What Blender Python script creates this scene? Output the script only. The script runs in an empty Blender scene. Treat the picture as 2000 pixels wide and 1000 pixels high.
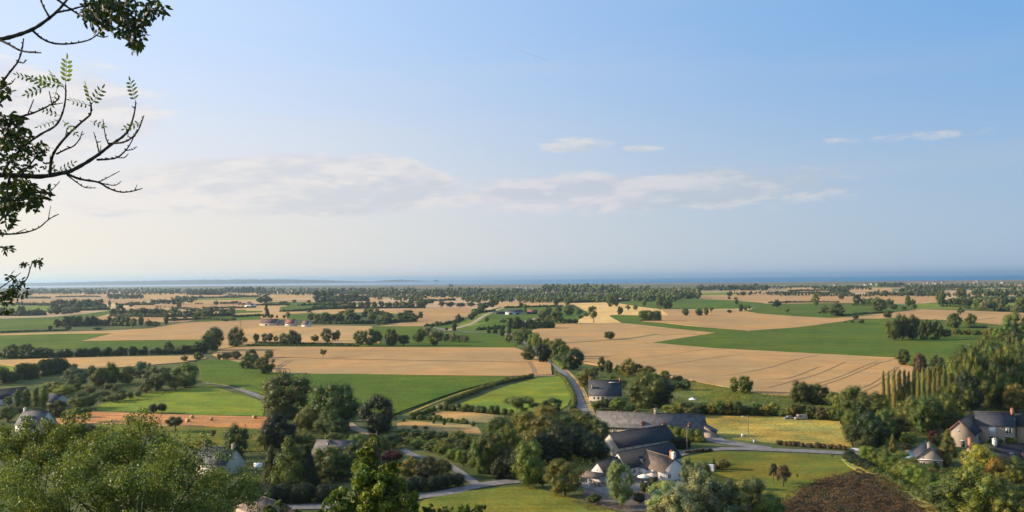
import bpy, bmesh, math, random
import numpy as np
from mathutils import Vector, Matrix, noise as mnoise

R = math.radians
SC = bpy.context.scene
COL = SC.collection

# ------------------------------------------------------------------ camera
H = 60.0                       # the photographer stands on a hill above a flat coastal plain
F = 1804.0                     # focal length in pixels of the 2000 px wide photograph
PITCH = math.atan((543.5 - 500) / F)
ROLL = R(0.57)
fw = Vector((0, math.cos(PITCH), math.sin(PITCH)))
u0 = Vector((0, -math.sin(PITCH), math.cos(PITCH)))
x0 = Vector((1, 0, 0))
rt = math.cos(ROLL) * x0 - math.sin(ROLL) * u0
up = math.sin(ROLL) * x0 + math.cos(ROLL) * u0
cam_d = bpy.data.cameras.new('camera')
cam = bpy.data.objects.new('camera', cam_d)
COL.objects.link(cam)
M = Matrix((rt, up, -fw)).transposed().to_4x4()
M.translation = Vector((0, 0, H))
cam.matrix_world = M
cam_d.sensor_width = 36
cam_d.lens = 36 * F / 2000
cam_d.clip_start = 0.5
cam_d.clip_end = 200000
SC.camera = cam

# ------------------------------------------------------------------ exposure
SC.view_settings.view_transform = 'Standard'
SC.view_settings.look = 'None'
SC.view_settings.gamma = 1
SC.view_settings.exposure = 0.95
SC.cycles.use_denoising = True
SC.cycles.max_bounces = 6
SC.cycles.volume_bounces = 0
SC.cycles.transparent_max_bounces = 8
SC.cycles.sample_clamp_indirect = 4

# ------------------------------------------------------------------ sun
SUN_EL, SUN_AZ = 19.0, 83.0          # degrees above the horizon, degrees left of the view direction
sd = Vector((-math.sin(R(SUN_AZ)) * math.cos(R(SUN_EL)), math.cos(R(SUN_AZ)) * math.cos(R(SUN_EL)), math.sin(R(SUN_EL))))
sl = bpy.data.lights.new('sun', 'SUN')
sl.energy = 4.6
sl.angle = R(0.55)
sl.color = (1.0, 0.82, 0.60)
so = bpy.data.objects.new('sun', sl)
COL.objects.link(so)
so.rotation_euler = sd.to_track_quat('Z', 'Y').to_euler()
so.location = (-400, 200, 400)

# ------------------------------------------------------------------ sky
W = bpy.data.worlds.new('World')
SC.world = W
W.use_nodes = True
nt = W.node_tree
nt.nodes.clear()


def nd(t, typ, **k):
    n = t.nodes.new(typ)
    for a, b in k.items():
        setattr(n, a, b)
    return n


class NB:
    """small helper for wiring node trees"""
    def __init__(s, t):
        s.t = t

    def lk(s, a, b):
        s.t.links.new(a, b)

    def put(s, sock, v):
        if isinstance(v, bpy.types.NodeSocket):
            s.lk(v, sock)
        else:
            sock.default_value = v

    def math(s, op, a, b=0.0, c=None, clamp=False):
        n = nd(s.t, 'ShaderNodeMath', operation=op, use_clamp=clamp)
        s.put(n.inputs[0], a)
        s.put(n.inputs[1], b)
        if c is not None:
            s.put(n.inputs[2], c)
        return n.outputs[0]

    def smooth(s, v, a, b, o0=0.0, o1=1.0):
        n = nd(s.t, 'ShaderNodeMapRange', interpolation_type='SMOOTHSTEP')
        s.put(n.inputs['Value'], v)
        n.inputs['From Min'].default_value = a
        n.inputs['From Max'].default_value = b
        n.inputs['To Min'].default_value = o0
        n.inputs['To Max'].default_value = o1
        return n.outputs[0]

    def lin(s, v, a, b, o0=0.0, o1=1.0):
        n = nd(s.t, 'ShaderNodeMapRange')
        s.put(n.inputs['Value'], v)
        n.inputs['From Min'].default_value = a
        n.inputs['From Max'].default_value = b
        n.inputs['To Min'].default_value = o0
        n.inputs['To Max'].default_value = o1
        return n.outputs[0]

    def mix(s, f, a, b, mode='MIX'):
        n = nd(s.t, 'ShaderNodeMix', data_type='RGBA', blend_type=mode)
        s.put(n.inputs['Factor'], f)
        for sock, v in ((n.inputs['A'], a), (n.inputs['B'], b)):
            pass
        ia = [i for i in n.inputs if i.name == 'A' and i.type == 'RGBA'][0]
        ib = [i for i in n.inputs if i.name == 'B' and i.type == 'RGBA'][0]
        for sock, v in ((ia, a), (ib, b)):
            if isinstance(v, bpy.types.NodeSocket):
                s.lk(v, sock)
            else:
                sock.default_value = (v[0], v[1], v[2], 1)
        return [o for o in n.outputs if o.type == 'RGBA'][0]

    def noise(s, vec, scale, detail=4, rough=0.55, dist=0.0, out='Fac'):
        n = nd(s.t, 'ShaderNodeTexNoise')
        if vec is not None:
            s.lk(vec, n.inputs['Vector'])
        n.inputs['Scale'].default_value = scale
        n.inputs['Detail'].default_value = detail
        n.inputs['Roughness'].default_value = rough
        n.inputs['Distortion'].default_value = dist
        return n.outputs[out]

    def comb(s, x, y, z):
        n = nd(s.t, 'ShaderNodeCombineXYZ')
        for i, v in enumerate((x, y, z)):
            s.put(n.inputs[i], v)
        return n.outputs[0]

    def scale(s, vec, sc, rot=(0, 0, 0)):
        n = nd(s.t, 'ShaderNodeMapping')
        s.lk(vec, n.inputs['Vector'])
        n.inputs['Scale'].default_value = sc
        n.inputs['Rotation'].default_value = rot
        return n.outputs[0]


b = NB(nt)
tc = nd(nt, 'ShaderNodeTexCoord')
sep = nd(nt, 'ShaderNodeSeparateXYZ')
b.lk(tc.outputs['Generated'], sep.inputs[0])
az = b.math('MULTIPLY', b.math('ARCTAN2', sep.outputs[0], sep.outputs[1]), 57.2958)      # degrees right of the view direction
el = b.math('MULTIPLY', b.math('ARCSINE', sep.outputs[2]), 57.2958)
sky = nd(nt, 'ShaderNodeTexSky', sky_type='NISHITA')
sky.sun_disc = False
sky.sun_elevation = R(SUN_EL)
sky.sun_rotation = R(-SUN_AZ)
sky.altitude = 0
sky.air_density = 1.0
sky.dust_density = 0.6
sky.ozone_density = 2.0
# high thin veil of moist air, brighter and creamier towards the sun and the horizon
kaz = b.smooth(az, -45, 40)
veil = b.mix(kaz, (6.7, 8.1, 10.6), (1.7, 4.2, 8.1))
vel = b.smooth(el, 0, 17, 1.0, 0.0)
veilh = b.mix(kaz, (9.8, 8.7, 7.1), (3.7, 5.0, 6.5))
veilc = b.mix(vel, veil, veilh)
vf0 = b.smooth(el, 0, 19, 0.94, 0.78)
vf1 = b.smooth(az, -30, 22, 0.15, 0.0)
vf = b.math('ADD', vf0, vf1, clamp=True)
base = b.mix(vf, sky.outputs[0], veilc)
# clouds: a stretched bank over the bay and a few separate ones
vec = b.comb(b.math('MULTIPLY', az, 0.11), b.math('MULTIPLY', el, 0.42), 0.3)
n1 = b.noise(vec, 1.0, 7, 0.58, 0.25)
vec2 = b.comb(b.math('MULTIPLY', az, 0.05), b.math('MULTIPLY', el, 0.35), 2.7)
n2 = b.noise(vec2, 1.0, 4, 0.5, 0.3)


def blob(ca, ce, wa, we, edge=0.6):
    da = b.math('DIVIDE', b.math('SUBTRACT', az, ca), wa)
    de = b.math('DIVIDE', b.math('SUBTRACT', el, ce), we)
    d = b.math('SQRT', b.math('ADD', b.math('MULTIPLY', da, da), b.math('MULTIPLY', de, de)))
    return b.smooth(d, 1.0, edge, 0, 1)


env = None
for ca, ce, wa, we, st in ((-14, 6.3, 12, 2.2, .44), (-15, 4.4, 13, 1.3, .40), (-3, 6.0, 12, 1.7, .40), (5, 5.0, 11, 1.4, .34), (4.0, 8.1, 4.2, 1.1, .66), (7.8, 7.9, 3.0, .6, .36), (-2.2, 7.9, 3.5, .6, .30),
                           (9.4, 4.9, 5.0, 1.3, .40), (-24, 4.2, 12, 1.3, .36), (-27, 10.2, 10, 3.0, .42), (-28, 7.4, 11, 2.2, .38), (23, 7.9, 9, .9, .48), (15, 4.6, 10, 1.2, .28), (-9, 7.6, 5, .8, .34)):
    m = b.math('MULTIPLY', blob(ca, ce, wa, we, 0.0), st)
    env = m if env is None else b.math('MAXIMUM', env, m)
fine = b.noise(b.comb(b.math('MULTIPLY', az, 0.7), b.math('MULTIPLY', el, 2.0), 1.1), 1.0, 6, 0.62, 0.4)
dens = b.math('ADD', env, b.math('ADD', b.math('MULTIPLY', b.math('SUBTRACT', n1, 0.5), 1.5), b.math('MULTIPLY', b.math('SUBTRACT', fine, 0.5), 0.5)))
cl = b.math('MULTIPLY', b.smooth(b.math('SUBTRACT', dens, b.math('MULTIPLY', b.math('SUBTRACT', 0.3, env, clamp=True), 0.5)), 0.27, 0.55), 0.80)
# broad soft bank under the sharper cloud tops
edge_n = b.math('MULTIPLY', b.math('SUBTRACT', n1, 0.5), 2.2)
bmax = b.math('MAXIMUM', blob(-13, 5.6, 14.5, 2.5, 0.45), b.math('MAXIMUM', b.math('MULTIPLY', blob(7, 5.2, 21, 1.9, 0.25), 0.82), b.math('MULTIPLY', blob(-27, 9.4, 10, 4.2, 0.1), 0.9)))
bk = b.math('ADD', bmax, b.math('ADD', edge_n, b.math('MULTIPLY', b.math('SUBTRACT', fine, 0.5), 0.5)))
bank = b.math('MULTIPLY', b.math('MULTIPLY', b.smooth(bk, 0.22, 0.62), b.smooth(bmax, 0.0, 0.2)), 0.74)
cl = b.math('MAXIMUM', cl, bank)
thin = b.math('MULTIPLY', b.smooth(n2, 0.48, 0.75), b.smooth(el, 2, 14, 0.30, 0.12))
lit = b.noise(b.comb(b.math('MULTIPLY', az, 0.11), b.math('MULTIPLY', b.math('ADD', el, 0.6), 0.42), 0.3), 1.0, 4, 0.55, 0.25)
ccol = b.mix(b.smooth(b.math('ADD', b.math('SUBTRACT', n1, lit), b.math('MULTIPLY', b.math('SUBTRACT', fine, 0.5), 0.3)), -0.10, 0.10), b.mix(kaz, (7.2, 7.1, 7.3), (4.2, 4.9, 5.9)), b.mix(kaz, (9.0, 8.3, 7.8), (6.2, 6.2, 6.5)))
c1 = b.mix(thin, base, b.mix(kaz, (8.6, 8.2, 7.8), (4.6, 5.2, 6.1)))
c2 = b.mix(cl, c1, ccol)
bg = nd(nt, 'ShaderNodeBackground')
b.lk(c2, bg.inputs[0])
bg.inputs[1].default_value = 0.0545
ow = nd(nt, 'ShaderNodeOutputWorld')
b.lk(bg.outputs[0], ow.inputs[0])


# ------------------------------------------------------------------ pixel -> place (photograph pixels, 2000 x 1000)
def ray(px, py):
    return fw * F + rt * (px - 1000.0) + up * (500.0 - py)


def P(px, py, z=0.0):
    """where the sight line through a pixel of the photograph meets height z"""
    d = ray(px, py)
    if d.z > -1.2:
        d = d.copy()
        d.z = -1.2
    t = (z - H) / d.z
    return Vector((d.x * t, d.y * t, z))


def PD(px, py, dist):
    """point at a given depth along a sight line"""
    d = ray(px, py)
    t = dist / d.y
    return Vector((d.x * t, d.y * t, H + d.z * t))


def mpp(p):
    """metres per photograph pixel at a place"""
    return p.y / F


# ------------------------------------------------------------------ object helpers
def tag(o, label=None, cat=None, group=None, kind=None):
    if label:
        o['label'] = label
    if cat:
        o['category'] = cat
    if group:
        o['group'] = group
    if kind:
        o['kind'] = kind
    return o


def mesh_np(name, V, Fq, mats=(), mi=None, smooth=False):
    """V (n,3), Fq list of arrays (m,k) of equal-length faces"""
    me = bpy.data.meshes.new(name)
    V = np.asarray(V, dtype=np.float32)
    if not isinstance(Fq, (list, tuple)):
        Fq = [Fq]
    Fq = [np.asarray(f, dtype=np.int32) for f in Fq if len(f)]
    nl = sum(f.size for f in Fq)
    nf = sum(len(f) for f in Fq)
    me.vertices.add(len(V))
    me.vertices.foreach_set('co', V.ravel())
    me.loops.add(nl)
    me.loops.foreach_set('vertex_index', np.concatenate([f.ravel() for f in Fq]))
    me.polygons.add(nf)
    st, tot, c = [], [], 0
    for f in Fq:
        k = f.shape[1]
        st.append(np.arange(len(f), dtype=np.int32) * k + c)
        tot.append(np.full(len(f), k, dtype=np.int32))
        c += f.size
    me.polygons.foreach_set('loop_start', np.concatenate(st))
    me.polygons.foreach_set('loop_total', np.concatenate(tot))
    for m in mats:
        me.materials.append(m)
    if mi is not None:
        me.polygons.foreach_set('material_index', np.asarray(mi, dtype=np.int32))
    me.update(calc_edges=True)
    if smooth:
        me.polygons.foreach_set('use_smooth', np.ones(nf, dtype=bool))
    return me


def obj(name, me, parent=None, loc=None):
    o = bpy.data.objects.new(name, me)
    COL.objects.link(o)
    if parent is not None:
        o.parent = parent
    if loc is not None:
        o.location = loc
    return o


def empty(name, loc, rz=0.0):
    o = bpy.data.objects.new(name, None)
    COL.objects.link(o)
    o.location = loc
    o.rotation_euler = (0, 0, rz)
    o.empty_display_size = 0.5
    return o


# ------------------------------------------------------------------ materials
def mat(name):
    m = bpy.data.materials.new(name)
    m.use_nodes = True
    t = m.node_tree
    bs = t.nodes['Principled BSDF']
    return m, NB(t), bs


def simple(name, col, rough=0.7, var=0.12, scale=1.5, bump=0.0, spec=0.3, metallic=0.0, stretch=(1, 1, 1)):
    m, n, bs = mat(name)
    g = nd(n.t, 'ShaderNodeNewGeometry')
    v = n.scale(g.outputs['Position'], stretch)
    a = n.noise(v, scale, 5, 0.6)
    d = tuple(c * (1 - var) for c in col)
    l = tuple(min(1, c * (1 + var)) for c in col)
    c = n.mix(n.smooth(a, 0.3, 0.7), d, l)
    n.lk(c, bs.inputs['Base Color'])
    bs.inputs['Roughness'].default_value = rough
    bs.inputs['Specular IOR Level'].default_value = spec
    bs.inputs['Metallic'].default_value = metallic
    if bump:
        bn = nd(n.t, 'ShaderNodeBump')
        bn.inputs['Strength'].default_value = bump
        bn.inputs['Distance'].default_value = 0.1
        n.lk(n.noise(v, scale * 4, 4, 0.6), bn.inputs['Height'])
        n.lk(bn.outputs[0], bs.inputs['Normal'])
    return m


def leaf_material(name, rough=0.55, transl=0.25, fine=9.0, coarse=0.35, spec=0.25):
    """leaf colour comes from the object's own colour, varied in clumps and leaf by leaf"""
    m, n, bs = mat(name)
    oi = nd(n.t, 'ShaderNodeObjectInfo')
    g = nd(n.t, 'ShaderNodeNewGeometry')
    n1 = n.noise(g.outputs['Position'], coarse, 3, 0.5)
    n2 = n.noise(g.outputs['Position'], fine, 2, 0.5)
    base = oi.outputs['Color']
    warm = n.mix(1.0, base, (1.25, 1.08, 0.75), 'MULTIPLY')
    cool = n.mix(1.0, base, (0.72, 0.86, 0.95), 'MULTIPLY')
    c = n.mix(n.smooth(n1, 0.35, 0.65), cool, warm)
    k = n.lin(n2, 0.3, 0.7, 0.62, 1.42)
    kk = n.comb(k, k, k)
    c = n.mix(1.0, c, kk, 'MULTIPLY')
    r = n.lin(oi.outputs['Random'], 0, 1, 0.85, 1.15)
    c = n.mix(1.0, c, n.comb(r, r, r), 'MULTIPLY')
    n.lk(c, bs.inputs['Base Color'])
    bs.inputs['Roughness'].default_value = rough
    bs.inputs['Specular IOR Level'].default_value = spec
    tr = nd(n.t, 'ShaderNodeBsdfTranslucent')
    n.lk(n.mix(1.0, c, (1.15, 1.15, 0.5), 'MULTIPLY'), tr.inputs['Color'])
    mx = nd(n.t, 'ShaderNodeMixShader')
    mx.inputs[0].default_value = transl
    n.lk(bs.outputs[0], mx.inputs[1])
    n.lk(tr.outputs[0], mx.inputs[2])
    n.lk(mx.outputs[0], n.t.nodes['Material Output'].inputs['Surface'])
    return m


LEAF = leaf_material('foliage')
LEAFN = leaf_material('near_foliage', rough=0.5, transl=0.34, fine=5.0, coarse=0.8, spec=0.2)
BARK = simple('bark', (0.10, 0.075, 0.05), 0.9, 0.35, 3.0, 0.4)
DBARK = simple('dark_bark', (0.045, 0.036, 0.028), 0.9, 0.3, 8.0, 0.4)
# ------------------------------------------------------------------ the land
def field_mat(name, col, kind, rot=0.0):
    m, n, bs = mat(name)
    g = nd(n.t, 'ShaderNodeNewGeometry')
    p = g.outputs['Position']
    big = n.noise(p, 0.006, 5, 0.55)
    med = n.noise(p, 0.05, 5, 0.62)
    fine = n.noise(p, 0.9, 4, 0.7)
    st = n.noise(n.scale(p, (0.02, 0.55, 1), (0, 0, rot)), 1.0, 3, 0.6)
    amp = {'wheat': (0.14, 0.13, 0.14, 0.10), 'crop': (0.14, 0.20, 0.60, 0.26), 'meadow': (0.28, 0.30, 0.35, 0.14),
           'stubble': (0.15, 0.25, 0.35, 0.35), 'hay': (0.30, 0.45, 0.6, 0.2)}[kind]
    k = 1.0
    for v, a in zip((big, med, fine, st), amp):
        f = n.lin(v, 0.28, 0.72, 1 - a, 1 + a)
        k = n.math('MULTIPLY', k, f)
    c = n.mix(1.0, col, n.comb(k, k, k), 'MULTIPLY')
    # patches lean to green or to straw
    t1 = (1.12, 0.98, 0.84) if kind in ('wheat', 'stubble') else (1.45, 1.12, 0.80)
    t2 = (0.96, 1.0, 1.05) if kind in ('wheat', 'stubble') else (0.80, 0.96, 0.95)
    tint = n.mix(n.smooth(n.noise(p, 0.012 if kind in ('wheat', 'crop') else 0.045, 5, 0.6), 0.36, 0.64), t2, t1)
    c = n.mix(0.8 if kind != 'crop' else 0.5, c, n.mix(1.0, c, tint, 'MULTIPLY'))
    n.lk(c, bs.inputs['Base Color'])
    bs.inputs['Roughness'].default_value = 0.95
    bs.inputs['Specular IOR Level'].default_value = 0.05
    bn = nd(n.t, 'ShaderNodeBump')
    bn.inputs['Strength'].default_value = 0.5 if kind != 'wheat' else 0.25
    bn.inputs['Distance'].default_value = 0.5
    n.lk(n.math('ADD', n.math('MULTIPLY', fine, 0.5), st), bn.inputs['Height'])
    n.lk(bn.outputs[0], bs.inputs['Normal'])
    return m


WHEAT = field_mat('ripe_wheat', (0.385, 0.242, 0.104), 'wheat', 0.3)
WHEATB = field_mat('pale_wheat', (0.44, 0.280, 0.115), 'wheat', 0.9)
CROP = field_mat('green_crop', (0.078, 0.122, 0.014), 'crop', 0.12)
CROPB = field_mat('blue_green_crop', (0.080, 0.116, 0.015), 'crop', 0.0)
MEAD = field_mat('mown_meadow', (0.145, 0.190, 0.024), 'meadow', 0.25)
LAWN = field_mat('lawn_grass', (0.135, 0.140, 0.024), 'meadow', -0.1)
ROUGHG = field_mat('rough_grass', (0.090, 0.110, 0.032), 'meadow', 0.5)
HAY = field_mat('dry_hay_grass', (0.285, 0.235, 0.060), 'hay', -0.1)
DRY = field_mat('dry_lawn', (0.33, 0.235, 0.105), 'meadow', 0.0)
BANK = field_mat('bank_grass', (0.250, 0.240, 0.070), 'hay', 0.3)
STUB = field_mat('orange_stubble', (0.43, 0.210, 0.080), 'stubble', 0.05)
STUBY = field_mat('yellow_stubble', (0.60, 0.400, 0.150), 'stubble', 0.6)
ASPH = simple('road_surface', (0.165, 0.152, 0.145), 0.9, 0.25, 0.35)
DIRT = simple('dirt_track', (0.36, 0.26, 0.15), 0.95, 0.2, 0.5)
GRAVEL = simple('pale_gravel', (0.34, 0.29, 0.24), 0.95, 0.15, 0.8)

# ground: far away its patchwork of small fields is part of one sheet
GM, n, bs = mat('plain_ground')
g = nd(n.t, 'ShaderNodeNewGeometry')
p = g.outputs['Position']
vor = nd(n.t, 'ShaderNodeTexVoronoi')
n.lk(n.scale(p, (0.0021, 0.0034, 0), (0, 0, 0.2)), vor.inputs['Vector'])
vor.inputs['Scale'].default_value = 1.0
vs = nd(n.t, 'ShaderNodeSeparateColor')
n.lk(vor.outputs['Color'], vs.inputs[0])
rp = nd(n.t, 'ShaderNodeValToRGB')
rp.color_ramp.interpolation = 'CONSTANT'
els = rp.color_ramp.elements
els[0].position = 0
els[0].color = (0.52, 0.35, 0.19, 1)
els[1].position = 0.42
els[1].color = (0.10, 0.15, 0.045, 1)
for pos, cc in ((0.58, (0.58, 0.40, 0.20)), (0.74, (0.15, 0.17, 0.06)), (0.85, (0.46, 0.30, 0.17))):
    e = els.new(pos)
    e.color = (*cc, 1)
n.lk(vs.outputs[0], rp.inputs[0])
near = n.mix(n.smooth(n.noise(p, 0.03, 5, 0.6), 0.35, 0.65), (0.060, 0.078, 0.024), (0.115, 0.125, 0.040))
sp = nd(n.t, 'ShaderNodeSeparateXYZ')
n.lk(p, sp.inputs[0])
col = n.mix(n.smooth(sp.outputs[1], 1500, 1700), near, rp.outputs[0])
fk = n.lin(n.noise(p, 0.7, 4, 0.7), 0.3, 0.7, 0.75, 1.25)
col = n.mix(n.smooth(sp.outputs[1], 2600, 4600, 0, .82), col, n.mix(n.smooth(n.noise(p, .0035, 5, .65), .4, .6), (.045, .065, .028), (.17, .15, .07)))
col = n.mix(1.0, col, n.comb(fk, fk, fk), 'MULTIPLY')
n.lk(col, bs.inputs['Base Color'])
bs.inputs['Roughness'].default_value = 0.95
bs.inputs['Specular IOR Level'].default_value = 0.05

SHORE = 7700.0


def shore_y(x):
    """distance of the shore: it recedes to the left"""
    t = max(0.0, min(1.0, (2500 - x) / 6000.0))
    return 7700 + 2800 * t * t


def grid(name, xs, ys, zf, material):
    V = [(x, y, zf(x, y)) for y in ys for x in xs]
    nx = len(xs)
    Fc = [(j * nx + i, j * nx + i + 1, (j + 1) * nx + i + 1, (j + 1) * nx + i) for j in range(len(ys) - 1) for i in range(nx - 1)]
    return obj(name, mesh_np(name, V, np.array(Fc), [material]))


gxs = list(range(-9000, 9001, 500))
gv = []
ys_ = [-400, 0, 200, 800, 2000, 4000, 6000]
V, Fc = [], []
for x in gxs:
    for y in ys_ + [shore_y(x)]:
        V.append((x, y, 0))
k = len(ys_) + 1
for i in range(len(gxs) - 1):
    for j in range(k - 1):
        a = i * k + j
        Fc.append((a, a + k, a + k + 1, a + 1))
tag(obj('ground', mesh_np('ground', V, np.array(Fc), [GM])), kind='structure')

# beach and mud flats: a slightly lower strip that runs out under the water
MUD = simple('tidal_mud', (0.150, 0.120, 0.098), 0.8, 0.22, 0.004, stretch=(1, 4, 1))
V, Fc = [], []
for x in gxs:
    for dy, z in ((-60, -0.05), (0, -0.05), (2300, -0.4)):
        V.append((x, shore_y(x) + dy * (1 if x < 3000 else 1), z))
for i in range(len(gxs) - 1):
    for j in range(2):
        a = i * 3 + j
        Fc.append((a, a + 3, a + 4, a + 1))
tag(obj('tidal_flat', mesh_np('tidal_flat', V, np.array(Fc), [MUD])), kind='structure')

WM, n, bs = mat('sea_water')
bs.inputs['Base Color'].default_value = (0.018, 0.085, 0.150, 1)
bs.inputs['Roughness'].default_value = 0.45
bs.inputs['Specular IOR Level'].default_value = 0.3
bs.inputs['IOR'].default_value = 1.33
g = nd(n.t, 'ShaderNodeNewGeometry')
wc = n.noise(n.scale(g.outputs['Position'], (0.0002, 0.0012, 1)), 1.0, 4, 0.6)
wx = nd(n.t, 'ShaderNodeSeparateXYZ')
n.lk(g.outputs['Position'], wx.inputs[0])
glare = n.math('MULTIPLY', n.smooth(wx.outputs[0], -5500, 2500, 1.0, 0.0), n.smooth(wx.outputs[1], 12000, 26000, 1.0, 0.35))  # low sun's pale reflection in haze, painted into the water colour towards the left
n.lk(n.mix(glare, n.mix(n.smooth(wc, 0.35, 0.65), (0.004, 0.115, 0.235), (0.010, 0.145, 0.270)), (0.34, 0.39, 0.40)), bs.inputs['Base Color'])
bn = nd(n.t, 'ShaderNodeBump')
bn.inputs['Strength'].default_value = 0.35
bn.inputs['Distance'].default_value = 1.0
n.lk(n.noise(g.outputs['Position'], 0.08, 3, 0.7), bn.inputs['Height'])
n.lk(bn.outputs[0], bs.inputs['Normal'])
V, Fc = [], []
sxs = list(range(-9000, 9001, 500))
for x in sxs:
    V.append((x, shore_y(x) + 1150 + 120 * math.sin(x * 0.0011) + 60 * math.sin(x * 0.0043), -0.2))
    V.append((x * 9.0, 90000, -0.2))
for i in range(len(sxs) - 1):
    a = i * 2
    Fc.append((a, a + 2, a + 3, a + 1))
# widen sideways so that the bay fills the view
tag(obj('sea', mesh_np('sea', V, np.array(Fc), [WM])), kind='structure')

# hills across the bay: a long low ridge with real depth
HM, n, bs = mat('far_hill_woods')
g = nd(n.t, 'ShaderNodeNewGeometry')
n.lk(n.mix(n.smooth(n.noise(g.outputs['Position'], 0.004, 5, 0.6), 0.35, 0.65), (0.015, 0.028, 0.034), (0.045, 0.050, 0.046)), bs.inputs['Base Color'])
bs.inputs['Roughness'].default_value = 1.0


def ridge(name, px0, px1, D, hf, depth):
    n_ = 220
    V, Fc = [], []
    rows = [(0.0, 0.0), (0.06, 0.7), (0.16, 0.95), (0.4, 1.0), (0.7, 0.9), (1.0, 0.0)]
    for i in range(n_ + 1):
        px = px0 + (px1 - px0) * i / n_
        x = (px - 1000) / F * D
        h = hf(px)
        for (t, k_) in rows:
            V.append((x * (1 + t * depth / D), D + t * depth + 300 * math.sin(px * .01), -0.3 + h * k_))
    m_ = len(rows)
    for i in range(n_):
        for j in range(m_ - 1):
            a = i * m_ + j
            Fc.append((a, a + m_, a + m_ + 1, a + 1))
    return tag(obj(name, mesh_np(name, V, np.array(Fc), [HM])), kind='structure')


def fbm(x, s):
    return mnoise.fractal(Vector((x * s, 3.1, 0)), 1.0, 2.0, 6)


def hill_h(px):
    e = min(1.0, max(0.0, (740 - px) / 190.0)) ** 0.8
    e *= min(1.0, 0.55 + 0.45 * min(1, max(0, (px + 100) / 450.0)))
    return max(0.5, 92 * e + 12 * fbm(px, 0.02) * e + 9 * fbm(px + 50, 0.12) * e)


def hill2(px):
    e = max(0.0, 1 - ((px - 775) / 62.0) ** 2)
    return max(0.3, 52 * e + 9 * fbm(px, 0.08) * e)


ridge('hills', -160, 742, 19000, hill_h, 3000)
ridge('headland', 712, 838, 20500, hill2, 1200)
ridge('rock_islet', 842, 858, 21000, lambda px: max(0.2, 44 * max(0, 1 - ((px - 850) / 7.0) ** 2)), 200)

# the hill the photographer stands on
HILLG = field_mat('hillside_grass', (0.070, 0.085, 0.028), 'meadow', 0.0)


def hill_z(x, y):
    r = math.hypot(max(0, y), abs(x) * 0.35)
    t = min(1.0, max(0.0, r / 130.0))
    s = t * t * (3 - 2 * t)
    return 56.0 * (1 - s) - 0.3 + (1 - s) * 0.5 * math.sin(x * .11) * math.sin(y * .13)


o = grid('hillside', [i * 6 - 390 for i in range(131)], [i * 3 - 90 for i in range(82)], hill_z, HILLG)
tag(o, kind='structure')


# ---- field sheets
_lay = [0]


def jitter_loop(pts, amp, step):
    out = []
    n_ = len(pts)
    for i in range(n_):
        a, c = pts[i], pts[(i + 1) % n_]
        L = (c - a).length
        k_ = max(1, min(40, int(L / step)))
        nrm = Vector((-(c - a).y, (c - a).x, 0))
        if nrm.length > 0:
            nrm.normalize()
        for j in range(k_):
            t = j / k_
            q = a.lerp(c, t)
            if j:
                q = q + nrm * amp * mnoise.noise(q * 0.06 + Vector((7, 3, 0)))
            out.append(q)
    return out


def sheet(name, pix, material, h=0.05, amp=2.0, step=12.0):
    """a field: closed outline read off the photograph, laid on the plain, with the thickness of its crop"""
    _lay[0] += 1
    z = h + _lay[0] * 0.0015
    pts = [P(x, y, z) for x, y in pix]
    pts = jitter_loop(pts, amp, step)
    bm = bmesh.new()
    vs_ = [bm.verts.new(q) for q in pts]
    f = bm.faces.new(vs_)
    if f.normal.z < 0:
        f.normal_flip()
    f.normal_update()
    if True:
        lo = [bm.verts.new((q.x, q.y, 0.0)) for q in pts]
        for i in range(len(vs_)):
            j = (i + 1) % len(vs_)
            try:
                bm.faces.new((vs_[i], vs_[j], lo[j], lo[i]))
            except ValueError:
                pass
    bmesh.ops.triangulate(bm, faces=[f_ for f_ in bm.faces if len(f_.verts) > 4])
    me = bpy.data.meshes.new(name)
    bm.to_mesh(me)
    bm.free()
    me.materials.append(material)
    return tag(obj(name, me), kind='structure')


def smooth_path(pts, n_=6):
    if len(pts) < 3:
        return pts
    out = []
    q = [pts[0] * 2 - pts[1]] + list(pts) + [pts[-1] * 2 - pts[-2]]
    for i in range(1, len(q) - 2):
        for j in range(n_):
            t = j / n_
            a, b_, c, d = q[i - 1], q[i], q[i + 1], q[i + 2]
            out.append(0.5 * ((2 * b_) + (c - a) * t + (2 * a - 5 * b_ + 4 * c - d) * t * t + (3 * b_ - a - 3 * c + d) * t ** 3))
    out.append(pts[-1])
    return out


def strip(name, pix, width, material, z=None, w_end=None):
    _lay[0] += 1
    if z is None:
        z = 0.10 + _lay[0] * 0.0015
    pts = smooth_path([P(x, y, z) for x, y in pix])
    V, Fc = [], []
    for i, q in enumerate(pts):
        d = (pts[min(i + 1, len(pts) - 1)] - pts[max(i - 1, 0)])
        nrm = Vector((-d.y, d.x, 0)).normalized()
        t = i / (len(pts) - 1)
        w = width if w_end is None else width * (1 - t) + w_end * t
        w *= 1 + 0.10 * mnoise.noise(q * 0.1)
        V += [q + nrm * w / 2, q - nrm * w / 2]
    for i in range(len(pts) - 1):
        Fc.append((2 * i, 2 * i + 1, 2 * i + 3, 2 * i + 2))
    return tag(obj(name, mesh_np(name, V, np.array(Fc), [material])), kind='structure')


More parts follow.
